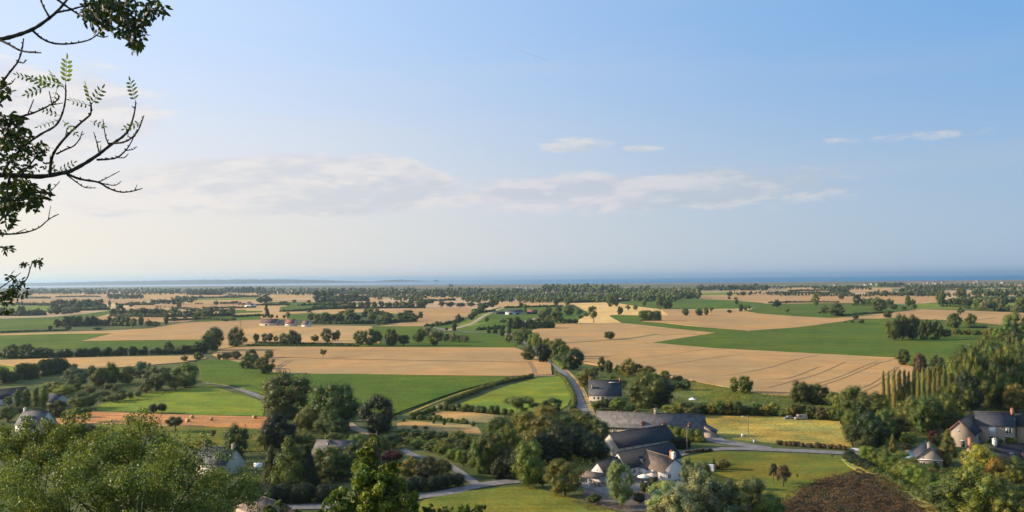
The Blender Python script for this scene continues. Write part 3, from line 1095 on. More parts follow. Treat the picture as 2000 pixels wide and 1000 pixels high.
def wood(label, items, c, name='far_trees', seed=1):
    """trees beyond counting that read as one mass: (x0, x1, y foot, height px, count, y spread)"""
    rs = np.random.RandomState(seed)
    G = Geo()
    o0 = P((items[0][0] + items[0][1]) / 2, items[0][2], 0)
    for it in items:
        x0_, x1_, y, h, n, ysp = it[:6]
        y1 = it[6] if len(it) > 6 else y
        for k_ in range(n):
            t = (k_ + rs.random()) / n
            px = x0_ + (x1_ - x0_) * t
            p = P(px, y + (y1 - y) * t + rs.uniform(-ysp, ysp), 0) - o0
            m = mpp(p + o0)
            hh = h * m * rs.uniform(.65, 1.15)
            ww = hh * rs.uniform(.7, 1.3)
            kk = rs.choice(['oak', 'bush', 'tall'])
            C, Rr = kind_lobes(kk, rs)
            sel = rs.permutation(len(C))[:9]
            C, Rr = C[sel], Rr[sel] * 1.35
            iv, jf = ICO1
            for c_, r in zip(C, Rr):
                vv = (c_ + iv * (1 + rs.normal(size=(len(iv), 1)) * .12) * r) * np.array([ww, ww, hh])
                vv[:, 2] = np.maximum(vv[:, 2], 0)
                G.add(vv + np.array(p[:]), jf)
            d = unit(rs.normal(size=(70, 3)))
            idx = rs.randint(0, len(C), 70)
            pos = (C[idx] + d * Rr[idx][:, None] * rs.uniform(.95, 1.25, (70, 1))) * np.array([ww, ww, hh])
            pos[:, 2] = np.maximum(pos[:, 2], .1)
            V, Fc = cards(rs, pos + np.array(p[:]), unit(d + rs.normal(size=d.shape) * .5), hh * .13 * rs.uniform(.6, 1.3, 70), .8)
            G.add(V, Fc)
    o = obj(name, G.mesh(name, [LEAF]), loc=o0)
    o.color = (*COLS[c], 1)
    return tag(o, label, 'wood', kind='stuff')


def scrub(label, poly, h, c, n, seed=1, leaf=.45, name='undergrowth', mound=2.4):
    """rough growth nobody could count plant by plant, over an outline read off the photograph"""
    rs = np.random.RandomState(seed)
    pts = [P(x, y, 0) for x, y in poly]
    o0 = pts[0]
    xs_, ys2 = [p_.x for p_ in pts], [p_.y for p_ in pts]
    X = rs.uniform(min(xs_), max(xs_), n)
    Y = rs.uniform(min(ys2), max(ys2), n)
    ins = np.zeros(n, bool)
    for i in range(len(pts)):
        a, b_ = pts[i], pts[(i + 1) % len(pts)]
        ins ^= ((a.y > Y) != (b_.y > Y)) & (X < (b_.x - a.x) * (Y - a.y) / (b_.y - a.y + 1e-9) + a.x)
    X, Y = X[ins], Y[ins]
    Z = np.array([.55 + .9 * mnoise.noise(Vector((x / mound * .8, y / mound * .8, seed))) + .7 * mnoise.noise(Vector((x * .07, y * .07, seed + 3))) for x, y in zip(X, Y)]) * h
    k = Z > .12
    X, Y, Z = X[k], Y[k], Z[k] * rs.uniform(.75, 1.05, k.sum())
    pos = np.stack([X - o0.x, Y - o0.y, Z], 1)
    N = unit(rs.normal(size=pos.shape) * .7 + np.array([-.1, -.2, .6]))
    V, Fc = cards(rs, pos, N, leaf * rs.uniform(.6, 1.3, len(pos)), .7)
    G = Geo()
    G.add(V, Fc)
    o = obj(name, G.mesh(name, [LEAF]), loc=o0)
    o.color = (*COLS[c], 1)
    return tag(o, label, 'undergrowth', kind='stuff')
# ------------------------------------------------------------------ trees, row by row as they stand in the photograph
# far woods along the coast
wood('far wooded strip of villages along the coast, left half', [(50, 240, 574, 9, 60, 1.5), (240, 370, 574, 9, 45, 1.5), (365, 440, 575, 9, 28, 1), (440, 520, 571, 11, 26, 1.5),
     (500, 640, 575, 9, 44, 2), (640, 760, 573, 10, 40, 2), (0, 60, 576, 8, 16, 1)], 'd', seed=3)
wood('far wooded strip of villages along the coast, middle', [(730, 860, 577, 12, 55, 3), (840, 1010, 578, 14, 80, 4), (905, 1000, 588, 13, 40, 4), (760, 830, 585, 11, 24, 4),
     (720, 760, 583, 10, 12, 3), (640, 720, 577, 9, 22, 1), (1000, 1060, 576, 12, 25, 3)], 'd', seed=4)
wood('long dark wood of many trees across the middle distance', [(1055, 1160, 571, 16, 60, 1.5), (1155, 1210, 572, 15, 30, 1.5), (1000, 1120, 582, 12, 45, 2.5), (1100, 1260, 583, 13, 60, 3),
     (1010, 1190, 590, 13, 75, 1.5), (1190, 1330, 582, 14, 60, 4), (1210, 1360, 571, 11, 50, 2), (1240, 1320, 588, 14, 30, 2), (1320, 1368, 582, 18, 22, 2)], 'm', seed=5)
wood('far wooded strip behind the fields, right of the middle', [(1360, 1500, 567, 11, 55, 1), (1500, 1600, 561, 4, 30, .5), (1590, 1700, 565, 8, 36, 2), (1620, 1660, 572, 12, 12, 1),
     (1420, 1500, 575, 6, 14, 1), (1500, 1620, 577, 8, 34, 1.2), (1600, 1700, 579, 8, 30, 1)], 'd', seed=6)
wood('far wooded strip behind the fields, far right', [(1700, 1830, 577, 10, 55, 2), (1716, 1760, 560, 9, 20, .5), (1770, 1900, 565, 9, 50, 3), (1860, 2010, 563, 7, 50, 2), (1900, 2010, 577, 13, 45, 3),
     (1790, 1900, 578, 9, 30, 3), (1880, 2010, 586, 9, 35, 2), (1760, 1840, 572, 11, 24, 2)], 'd', seed=7)
wood('low dark hedgerows between the far fields on the left', [(60, 100, 581, 3, 20, .4), (115, 195, 580, 3.5, 34, .4), (0, 100, 597, 8, 30, 1.2), (210, 280, 583, 10, 34, 1), (255, 300, 595, 6, 14, .6),
     (295, 360, 594, 11, 24, 1), (340, 382, 590, 12, 14, 2), (365, 432, 576, 11, 40, .7), (445, 480, 579, 5, 14, .5), (430, 465, 594, 4, 12, .3), (380, 395, 594, 4, 5, .3), (480, 512, 581, 5, 10, .5),
     (300, 340, 601, 4, 10, .5), (500, 600, 597, 2.5, 26, .4), (545, 562, 593, 5, 6, .3), (620, 665, 596, 2.5, 10, .4), (465, 490, 596, 7, 8, .4)], 'd', seed=8)

trees('trees of the dark plantation on the far left', 'in the dark plantation on the far left',
      [(104 + i * 8.4, 600 - (i % 2), 11, 13 + (i % 3), 'tall', 'd') for i in range(12)])
trees('poplars on the far skyline', 'standing above the coast in the centre', [(879, 561, 3.5, 6, 'poplar', 'd'), (883, 561, 3, 6, 'poplar', 'd')])
trees('slim trees behind the far left fields', 'in the far row beside the dark wood',
      [(466 + i * 5.2, 573, 3.6, 11, 'poplar', 'd') for i in range(6)])
trees('trees and bushes behind the left green field', 'behind the green field on the far left',
      [(3, 616, 10, 14, 'oak', 'd'), (22, 616, 13, 14, 'bush', 'd'), (41, 617, 19, 19, 'oak', 'm'), (58, 616, 14, 12, 'bush', 'd'), (68, 616, 16, 11, 'bush', 'd'), (76, 615, 14, 14, 'oak', 'd'),
       (99, 614, 12, 10, 'bush', 'm'), (111, 614, 19, 16, 'oak', 'd'), (126, 614, 14, 6, 'bush', 'm'), (137, 613, 14, 8, 'bush', 'd'), (149, 611, 22, 16, 'oak', 'm'), (166, 607, 9, 8, 'bush', 'm'),
       (187, 605, 13, 8, 'bush', 'd'), (205, 604, 10, 7, 'bush', 'd'), (214, 601, 6, 14, 'tall', 'm')])
trees('rounded trees of the second far left row', 'in the rounded tree row left of the farm',
      [(221, 617, 16, 15, 'bush', 'd'), (235, 616, 20, 19, 'oak', 'd'), (255, 617, 10, 15, 'bush', 'm'), (267, 617, 14, 13, 'bush', 'd'), (280, 616, 18, 14, 'oak', 'd'), (297, 619, 14, 16, 'bush', 'd'),
       (306, 619, 18, 16, 'oak', 'd'), (323, 618, 9, 12, 'bush', 'm'), (341, 615, 14, 15, 'oak', 'm'), (351, 617, 10, 10, 'bush', 'm'), (364, 618, 13, 14, 'bush', 'd'), (376, 618, 16, 14, 'oak', 'd'),
       (389, 618, 11, 13, 'bush', 'm'), (402, 620, 16, 15, 'bush', 'm'), (412, 619, 13, 17, 'oak', 'd'), (423, 609, 9, 10, 'bush', 'm'), (435, 616, 18, 14, 'bush', 'd'), (452, 616, 17, 18, 'oak', 'm'),
       (256, 600, 9, 10, 'oak', 'd'), (350, 601, 10, 11, 'oak', 'd'), (422, 596, 9, 9, 'bush', 'd'), (391, 583, 6, 6, 'bush', 'd')])
trees('bushes at the edge of the left wheat', 'along the far edge of the left wheat field',
      [(98, 646, 10, 10, 'bush', 'd'), (112, 640, 15, 16, 'oak', 'd'), (133, 646, 11, 11, 'bush', 'd'), (190, 645, 18, 6, 'bush', 'd'), (180, 634, 12, 14, 'oak', 'm'), (224, 636, 10, 12, 'tall', 'd'), (260, 640, 16, 19, 'bush', 'm'),
       (275, 636, 12, 18, 'oak', 'd'), (290, 639, 12, 15, 'bush', 'm'), (304, 639, 20, 11, 'bush', 'g'), (325, 634, 11, 18, 'oak', 'd'), (341, 628, 17, 8, 'bush', 'd'), (361, 626, 9, 12, 'bush', 'm'),
       (382, 626, 12, 10, 'bush', 'm'), (392, 623, 5, 4, 'bush', 'd'), (441, 628, 11, 4, 'bush', 'd'), (455, 626, 12, 5, 'bush', 'd')])
hedge('dark hedge of small trees between green strip and orange field, far left', [(118, 638), (150, 638), (185, 636), (215, 636), (250, 637)], 10, 9, 'd')
trees('trees along the dark hedge on the left', 'on the long dark hedge at left',
      [(20, 699, 28, 27, 'oak', 'd'), (52, 698, 34, 26, 'oak', 'd'), (80, 698, 22, 20, 'bush', 'd'), (125, 695, 22, 13, 'bush', 'm'), (155, 695, 18, 12, 'bush', 'd'), (185, 694, 18, 11, 'bush', 'o'),
       (243, 692, 16, 13, 'bush', 'm'), (330, 690, 20, 22, 'oak', 'd'), (362, 690, 30, 17, 'bush', 'd'), (392, 690, 32, 22, 'bush', 'd')])
hedge('long dark hedge between the left green field and wheat strip', [(-10, 700), (60, 700), (150, 697), (250, 694), (330, 692), (400, 690)], 4.8, 5, 'd')
trees('big trees above the left wheat strip', 'by the bend of the lane at left',
      [(407, 662, 14, 16, 'oak', 'm', 'small round tree behind the big leafy tree by the left lane'),
       (415, 685, 44, 44, 'oak', 'm', 'big rounded leafy tree at the right end of the dark hedge'),
       (460, 674, 32, 37, 'oak', 'd', 'upright leafy tree left of the round bushes beside a bare pole'),
       (461, 678, 30, 13, 'bush', 'd', 'low dark bush under the upright leafy tree at left'),
       (478, 670, 12, 12, 'bush', 'd', 'small dark bush right of the upright leafy tree')])
trees('round bushes at the left lane', 'near the left end of the central wheat field',
      [(360, 706, 14, 11, 'bush', 'o'), (388, 705, 20, 18, 'bush', 'g'), (428, 703, 9, 11, 'bush', 'd'), (442, 703, 20, 15, 'bush', 'd'), (461, 703, 22, 17, 'bush', 'd'), (489, 703, 22, 20, 'oak', 'd'),
       (484, 722, 34, 30, 'willow', 'm'), (497, 716, 22, 26, 'bush', 'o'), (525, 700, 22, 17, 'oak', 'm'), (517, 732, 44, 37, 'willow', 'm')])
trees('tree inside the wheat', '', [(631, 700, 14, 17, 'airy', 'm', 'lone small tree standing inside the central wheat field')])
trees('trees along the green strip above the central wheat', 'in the row above the central wheat field',
      [(500, 670, 13, 20, 'bush', 'd'), (517, 669, 13, 17, 'oak', 'd'), (527, 669, 13, 19, 'bush', 'd'), (539, 668, 9, 11, 'bush', 'd'), (557, 673, 22, 24, 'oak', 'm'), (571, 674, 22, 27, 'oak', 'd'), (582, 672, 14, 22, 'bush', 'd'),
       (615, 668, 15, 13, 'bush', 'd'), (637, 667, 25, 27, 'oak', 'm'), (655, 667, 20, 19, 'bush', 'd'), (660, 660, 10, 14, 'oak', 'm'), (640, 671, 9, 11, 'bush', 'o'), (703, 674, 28, 30, 'oak', 'm'), (721, 676, 30, 32, 'oak', 'd'),
       (736, 671, 24, 27, 'bush', 'm'), (765, 676, 26, 31, 'oak', 'm'), (788, 675, 26, 22, 'bush', 'd'), (816, 672, 20, 22, 'bush', 'd'), (822, 664, 20, 24, 'oak', 'm'), (834, 661, 18, 20, 'bush', 'w'),
       (849, 675, 32, 30, 'oak', 'o'), (860, 667, 20, 18, 'willow', 'w'), (873, 667, 13, 15, 'willow', 'w'), (885, 668, 13, 15, 'willow', 'w'), (898, 668, 14, 15, 'willow', 'w'), (908, 669, 14, 13, 'willow', 'w')])
trees('trees behind the farm road', 'in the clump behind the red roofed farm',
      [(530, 623, 7, 9, 'bush', 'd'), (541, 622, 4, 6, 'bush', 'm'), (555, 622, 6, 8, 'bush', 'd'), (562, 622, 10, 11, 'bush', 'w'), (603, 611, 10, 6, 'bush', 'o'), (607, 627, 14, 15, 'bush', 'd'),
       (622, 631, 20, 19, 'bush', 'm'), (636, 632, 24, 20, 'oak', 'd'), (650, 632, 16, 18, 'bush', 'd'), (663, 631, 20, 19, 'oak', 'd'), (682, 623, 20, 18, 'bush', 'o'), (690, 632, 32, 20, 'oak', 'd'), (683, 611, 18, 9, 'bush', 'w'),
       (669, 612, 15, 5, 'bush', 'o'), (715, 611, 10, 9, 'oak', 'm'), (712, 622, 16, 14, 'bush', 'd'), (727, 631, 22, 18, 'bush', 'm'), (738, 635, 11, 16, 'willow', 'w'), (730, 619, 28, 18, 'oak', 'm'), (757, 631, 21, 21, 'bush', 'm'), (747, 617, 12, 10, 'bush', 'd'),
       (752, 634, 14, 8, 'bush', 'm'), (789, 628, 26, 19, 'bush', 'm'), (803, 628, 20, 17, 'oak', 'o'), (813, 625, 14, 10, 'bush', 'd'), (822, 622, 10, 13, 'oak', 'm'), (798, 612, 22, 6, 'bush', 'd')])
trees('cedar behind the farm', '', [(520, 621, 14, 30, 'conifer', 'd', 'tiered dark conifer rising behind the long farm barn')])
trees('line of trees with bare stems behind the farm', 'in the line of trees beyond the farm clump',
      [(615, 605, 14, 8, 'bush', 'd'), (631, 604, 12, 14, 'bush', 'd'), (643, 602, 12, 13, 'tall', 'm'), (653, 602, 12, 13, 'tall', 'd'), (663, 602, 8, 12, 'tall', 'm'), (674, 604, 22, 17, 'oak', 'm'), (687, 604, 18, 15, 'bush', 'd'),
       (705, 602, 12, 13, 'oak', 'd'), (718, 602, 14, 14, 'oak', 'd'), (731, 602, 13, 13, 'tall', 'm'), (745, 602, 13, 13, 'tall', 'd'), (759, 602, 14, 12, 'tall', 'd'), (774, 602, 13, 13, 'tall', 'd'), (788, 602, 17, 15, 'oak', 'm'),
       (802, 602, 15, 14, 'oak', 'd'), (824, 601, 24, 17, 'oak', 'm'), (840, 594, 18, 8, 'bush', 'd'), (862, 600, 14, 12, 'bush', 'o'), (880, 600, 22, 10, 'bush', 'd'), (900, 600, 22, 9, 'bush', 'd'), (920, 599, 22, 8, 'bush', 'd'), (938, 599, 14, 8, 'bush', 'd')])
trees('dark wood patches behind the farm', 'in the dark wood patches far behind the farm',
      [(508, 592, 14, 11, 'oak', 'd'), (519, 591, 16, 17, 'oak', 'd'), (527, 590, 9, 8, 'bush', 'd'), (553, 594, 18, 6, 'bush', 'd'), (575, 592, 8, 6, 'bush', 'm'), (603, 591, 8, 5, 'bush', 'd'), (618, 590, 16, 22, 'oak', 'd'), (632, 591, 20, 25, 'oak', 'd'), (645, 588, 16, 20, 'oak', 'd'),
       (655, 589, 14, 13, 'bush', 'm'), (667, 588, 16, 14, 'bush', 'd'), (680, 588, 16, 14, 'bush', 'd'), (692, 588, 14, 15, 'bush', 'd'), (703, 588, 14, 10, 'bush', 'm'), (714, 588, 12, 9, 'bush', 'd')])
trees('trees along the diagonal track', 'beside the diagonal track in the centre',
      [(920, 625, 16, 15, 'oak', 'd'), (927, 619, 15, 15, 'oak', 'm'), (934, 613, 14, 14, 'oak', 'd'), (942, 607, 13, 14, 'oak', 'm'), (951, 602, 12, 12, 'oak', 'd'), (960, 600, 12, 14, 'oak', 'd'), (968, 597, 12, 13, 'oak', 'm'),
       (895, 630, 13, 15, 'oak', 'd'), (888, 647, 13, 21, 'tall', 'd'), (843, 641, 7, 9, 'bush', 'd'), (853, 639, 10, 10, 'bush', 'm'), (861, 637, 8, 9, 'bush', 'd'), (872, 646, 6, 6, 'bush', 'd')])
trees('trees on the bright green fields', 'on the bright green fields in the centre',
      [(951, 630, 8, 9, 'bush', 'd'), (983, 630, 15, 6, 'bush', 'm'), (1000, 630, 12, 9, 'bush', 'w'), (954, 650, 10, 14, 'conifer', 'd'), (967, 651, 11, 17, 'conifer', 'd'), (981, 657, 13, 20, 'oak', 'd'), (994, 654, 10, 16, 'tall', 'm'),
       (994, 670, 15, 18, 'bush', 'w')])
trees('avenue trees where the road bends', 'in the leafy avenue over the country road',
      [(1008, 665, 15, 17, 'oak', 'm'), (1014, 673, 19, 24, 'oak', 'g'), (1023, 668, 15, 28, 'tall', 'g'), (1030, 672, 17, 30, 'tall', 'm'), (1038, 680, 20, 28, 'tall', 'g'), (1047, 684, 20, 34, 'tall', 'g'), (1056, 688, 18, 30, 'tall', 'm'),
       (1069, 690, 18, 30, 'tall', 'm'), (1032, 704, 34, 28, 'oak', 'd'), (1061, 708, 32, 34, 'oak', 'k'), (1078, 696, 14, 18, 'bush', 'g'), (1090, 698, 32, 36, 'tall', 'm'), (1101, 702, 24, 30, 'oak', 'm'), (1120, 722, 42, 42, 'oak', 'd'),
       (1106, 718, 20, 14, 'bush', 'm')])
hedge('overgrown verge of bushes along the right side of the road', [(1072, 697), (1088, 712), (1100, 722)], 2.2, 3, 'g')
trees('bushes round the meadow track', 'round the green meadow by the lone tree',
      [(1060, 627, 22, 20, 'oak', 'd'), (1072, 617, 18, 18, 'oak', 'd'), (1072, 632, 18, 16, 'oak', 'm'), (1088, 633, 26, 24, 'bush', 'm'), (1111, 616, 24, 20, 'oak', 'm'), (1091, 612, 12, 12, 'bush', 'd'), (1100, 632, 14, 10, 'bush', 'g'), (1112, 632, 15, 10, 'bush', 'm'), (1124, 632, 12, 9, 'bush', 'd'),
       (1134, 623, 11, 7, 'bush', 'm'), (1144, 619, 14, 9, 'bush', 'g'), (1025, 612, 8, 18, 'poplar', 'g'), (1018, 600, 9, 9, 'oak', 'd'), (1087, 596, 10, 12, 'oak', 'd'), (1107, 597, 12, 18, 'tall', 'm')])
trees('tall lone tree', '', [(1160, 631, 22, 34, 'airy', 'm', 'tall lone tree with bare foot at the corner of the yellow stubble')])
hedge('block of dark hedge in front of the bright green field', [(996, 642), (1030, 642), (1060, 642), (1082, 641)], 9.5, 9, 'd')
trees('trees on the yellow stubble field', 'on and round the yellow stubble field',
      [(1192, 599, 14, 24, 'tall', 'm'), (1204, 599, 10, 17, 'tall', 'm'), (1211, 615, 10, 15, 'oak', 'd'), (1227, 608, 8, 12, 'airy', 'g'), (1241, 606, 9, 10, 'bush', 'm'), (1257, 598, 9, 12, 'bush', 'o'),
       (1289, 613, 17, 30, 'airy', 'm'), (1300, 604, 12, 18, 'oak', 'd'), (1308, 603, 14, 17, 'oak', 'd')])
hedge('short square hedge block between green strip and wheat', [(1253, 627), (1262, 627), (1275, 627), (1286, 627)], 12, 9, 'm', rough=.12)
trees('small trees in the far wheat', 'alone in the wheat right of the stubble',
      [(1339, 617, 13, 15, 'oak', 'm'), (1366, 617, 13, 15, 'oak', 'd'), (1379, 616, 9, 15, 'oak', 'm'), (1389, 613, 7, 13, 'airy', 'o'), (1425, 612, 9, 7, 'bush', 'd'), (1447, 609, 9, 14, 'oak', 'd'), (1456, 608, 7, 10, 'bush', 'm'), (1464, 607, 7, 11, 'airy', 'm'),
       (1439, 596, 9, 10, 'bush', 'd'), (1437, 585, 8, 5, 'bush', 'd'), (1424, 585, 5, 6, 'bush', 'd'), (1425, 578, 12, 9, 'oak', 'd'), (1442, 577, 6, 5, 'bush', 'm'), (1452, 577, 11, 8, 'oak', 'd'), (1465, 577, 8, 6, 'bush', 'd'), (1362, 582, 8, 6, 'bush', 'b')])
trees('lone round bush', '', [(1190, 664, 22, 18, 'bush', 'd', 'lone round dark bush on the ditch inside the big right wheat field')])
trees('trees on the right green fields', 'scattered over the green fields at right',
      [(1517, 600, 23, 10, 'bush', 'd'), (1517, 597, 12, 12, 'oak', 'd'), (1535, 593, 7, 5, 'bush', 'd'), (1593, 597, 17, 22, 'oak', 'm'), (1537, 614, 9, 11, 'airy', 'm'), (1633, 618, 30, 27, 'oak', 'm'), (1611, 613, 14, 14, 'bush', 'm'), (1601, 613, 6, 5, 'bush', 'd'),
       (1643, 585, 10, 9, 'bush', 'm'), (1674, 595, 19, 20, 'oak', 'm'), (1688, 595, 13, 13, 'bush', 'm'), (1700, 596, 14, 14, 'bush', 'd'), (1718, 609, 27, 27, 'oak', 'm'), (1738, 596, 14, 12, 'oak', 'm'), (1745, 605, 14, 12, 'bush', 'd'), (1774, 599, 14, 22, 'tall', 'm'), (1782, 598, 12, 13, 'bush', 'd'),
       (1785, 604, 12, 9, 'bush', 'm'), (1766, 605, 11, 6, 'bush', 'm'), (1734, 621, 15, 14, 'oak', 'd'), (1671, 623, 12, 8, 'bush', 'b'), (1683, 632, 13, 7, 'bush', 'd'), (1664, 631, 9, 5, 'bush', 'm'), (1690, 613, 8, 4, 'bush', 'd'), (1672, 614, 9, 4, 'bush', 'd'), (1650, 631, 6, 4, 'bush', 'm')])
trees('trees behind the right wheat', 'in the clumps behind the right wheat field',
      [(1838, 597, 20, 27, 'oak', 'm'), (1850, 597, 14, 13, 'bush', 'd'), (1862, 598, 14, 15, 'bush', 'd'), (1874, 598, 16, 17, 'bush', 'd'), (1888, 602, 20, 18, 'oak', 'd'), (1876, 582, 20, 20, 'oak', 'm'), (1910, 603, 22, 20, 'bush', 'm'), (1924, 608, 24, 22, 'bush', 'w'),
       (1938, 608, 18, 20, 'oak', 'm'), (1951, 607, 22, 26, 'oak', 'w'), (1960, 598, 18, 26, 'tall', 'm'), (1972, 609, 14, 12, 'bush', 'd'), (1984, 611, 18, 17, 'willow', 'w'), (1994, 608, 18, 27, 'oak', 'm'), (1876, 617, 12, 15, 'airy', 'm'), (1968, 631, 6, 5, 'bush', 'm')])
trees('trees at the right end of the big green field', 'at the right end of the big green field',
      [(1745, 666, 32, 44, 'tall', 'm'), (1762, 665, 30, 50, 'oak', 'd'), (1781, 664, 32, 50, 'oak', 'd'), (1798, 660, 17, 34, 'tall', 'd'), (1813, 660, 20, 34, 'tall', 'd'), (1831, 660, 24, 34, 'tall', 'm'), (1848, 660, 19, 18, 'bush', 'd'),
       (1858, 640, 20, 24, 'oak', 'm'), (1866, 642, 24, 32, 'oak', 'd'), (1896, 636, 23, 22, 'willow', 'm'), (1805, 664, 20, 9, 'bush', 'g'), (1826, 664, 18, 7, 'bush', 'm')])
trees('olive bushes on the right', 'in the olive hedge row at right',
      [(1866, 655, 16, 14, 'bush', 'o'), (1879, 655, 14, 10, 'bush', 'g'), (1891, 655, 15, 12, 'bush', 'o'), (1905, 656, 16, 11, 'bush', 'g'), (1918, 656, 16, 12, 'bush', 'o'), (1936, 666, 30, 28, 'willow', 'o'), (1955, 668, 30, 26, 'bush', 'g'), (1985, 663, 50, 50, 'oak', 'g'), (1970, 670, 30, 24, 'bush', 'm'),
       (1906, 641, 40, 6, 'bush', 'm')])
trees('trees at the right tip of the wheat', 'behind the row of slim poplars',
      [(1763, 714, 30, 34, 'oak', 'd'), (1798, 728, 28, 42, 'oak', 'b'), (1781, 716, 12, 8, 'bush', 'g'), (1829, 726, 32, 36, 'willow', 'w'), (1836, 738, 24, 26, 'bush', 'm'), (1858, 715, 12, 22, 'oak', 'm'), (1815, 745, 18, 26, 'tall', 'm'), (1860, 745, 24, 40, 'tall', 'g'), (1877, 752, 26, 48, 'tall', 'g')])
wr = []
for j, (yb, hh, x0_, x1_, c1_, kk) in enumerate(((728, 60, 1895, 2010, 'w', 'oak'), (748, 66, 1880, 2010, 'm', 'oak'), (775, 84, 1880, 2012, 'd', 'tall'), (797, 74, 1886, 2010, 'd', 'tall'))):
    n_ = (5, 7, 8, 8)[j]
    for i in range(n_):
        t = i / (n_ - 1)
        wr.append((x0_ + (x1_ - x0_) * t + 5 * (j % 2), yb - 14 * t * (j < 2) - 3 * math.sin(i * 2.1 + j), 34 + 6 * math.sin(i * 1.7 + j), hh + 9 * math.sin(i * 2.7 + j * 2), kk, (c1_, 'm', c1_)[i % 3]))
trees('trees of the tall wood at the right edge', 'in the tall wood at the right edge', wr)
trees('row of slim poplars', 'in the even row of slim poplars',
      [(1726, 797, 8.0, 67, 'poplar', 'p'), (1736, 800, 8.5, 71, 'poplar', 'p'), (1747, 801, 9, 73, 'poplar', 'p'), (1758, 801, 10.5, 75, 'poplar', 'p'), (1768, 801, 9, 73, 'poplar', 'p'), (1776, 801, 8, 71, 'poplar', 'p'), (1785, 800, 8.5, 71, 'poplar', 'p'),
       (1794, 799, 8.5, 71, 'poplar', 'p'), (1804, 798, 10, 75, 'poplar', 'p'), (1815, 797, 9, 73, 'poplar', 'p'), (1825, 795, 8.5, 71, 'poplar', 'p'), (1834, 793, 9, 71, 'poplar', 'p'), (1846, 792, 10.5, 75, 'poplar', 'p'), (1857, 772, 8, 40, 'poplar', 'd')])
trees('garden trees by the dark roofed house', 'around the garden beyond the house by the road',
      [(1160, 737, 22, 20, 'bush', 'o'), (1176, 727, 19, 28, 'oak', 'd'), (1189, 731, 18, 28, 'oak', 'd'), (1206, 730, 14, 18, 'bush', 'g'), (1213, 734, 16, 18, 'bush', 'm'), (1227, 735, 34, 36, 'oak', 'o'), (1247, 734, 20, 22, 'oak', 'm'), (1262, 742, 36, 28, 'oak', 'm'), (1298, 745, 22, 22, 'oak', 'm'),
       (1278, 745, 18, 16, 'bush', 'g'), (1318, 742, 10, 8, 'bush', 'o'), (1328, 745, 16, 12, 'bush', 'm'), (1322, 762, 24, 16, 'bush', 'm'), (1338, 762, 24, 18, 'oak', 'd'), (1196, 742, 12, 10, 'bush', 'm'), (1146, 757, 34, 34, 'willow', 'o'), (1135, 740, 18, 14, 'bush', 'y'), (1308, 756, 16, 9, 'bush', 'y'),
       (1434, 767, 20, 32, 'oak', 'm'), (1456, 769, 31, 32, 'oak', 'd')])
trees('trees round the dark roofed house', 'between the dark roof and stone farmhouse',
      [(1262, 796, 78, 62, 'oak', 'm', 'big rounded tree right of the dark roofed house'), (1293, 795, 52, 48, 'oak', 'k', 'dark tree merging with the right side of the big rounded tree'), (1194, 768, 24, 16, 'orchard', 'b', 'brown spreading shrub leaning over the dark slate roof'),
       (1215, 760, 22, 18, 'bush', 'm', 'mid green bush beside the right end of the slate roof'),
       (1180, 800, 26, 20, 'bush', 'd', 'round dark bush in front of the dark roofed house'), (1164, 800, 24, 16, 'bush', 'g', 'fresh green bush at the left corner of the dark roofed house'),
       (1207, 803, 34, 28, 'bush', 'm', 'broad bush between dark roofed house and long roof'), (1193, 792, 8, 14, 'bush', 'r', 'purple red shrub against the wall of the dark roofed house'),
       (1232, 805, 22, 16, 'bush', 'm', 'green bush under the big tree behind the long roof'), (1243, 811, 13, 9, 'bush', 'G', 'golden shrub left of the stone chimney behind the long roof'),
       (1256, 812, 13, 8, 'bush', 'G', 'orange tinged shrub between two golden ones behind the long roof'), (1270, 812, 15, 8, 'bush', 'y', 'yellow shrub directly left of the stone chimney'),
       (1312, 812, 34, 22, 'bush', 'y', 'broad yellowish bush right of the stone chimney'), (1335, 812, 34, 25, 'bush', 'o', 'olive bush below the small white tent')])
hs = [(1352, 815, 30, 22, 'bush', 'm'), (1372, 811, 26, 20, 'bush', 'd'), (1390, 811, 24, 26, 'bush', 'o'), (1406, 812, 22, 28, 'bush', 'm'), (1422, 812, 26, 30, 'bush', 'o'), (1440, 813, 26, 28, 'bush', 'd'), (1458, 811, 20, 20, 'bush', 'm'), (1475, 811, 24, 22, 'bush', 'm'), (1494, 813, 22, 24, 'bush', 'o'),
      (1512, 813, 20, 26, 'bush', 'y'), (1530, 815, 22, 16, 'bush', 'g'), (1548, 817, 26, 26, 'bush', 'o'), (1564, 815, 30, 28, 'oak', 'o'), (1585, 819, 26, 24, 'bush', 'd'), (1603, 821, 28, 28, 'bush', 'b'), (1622, 822, 26, 26, 'bush', 'm'), (1640, 824, 24, 22, 'bush', 'd')]
trees('trees of the hedge behind the hay field', 'in the tree hedge behind the hay field', hs)
hedge('low dense undergrowth along the back of the hay field', [(1345, 806), (1400, 810), (1500, 812), (1570, 817), (1640, 823)], 2.6, 5, 'd')
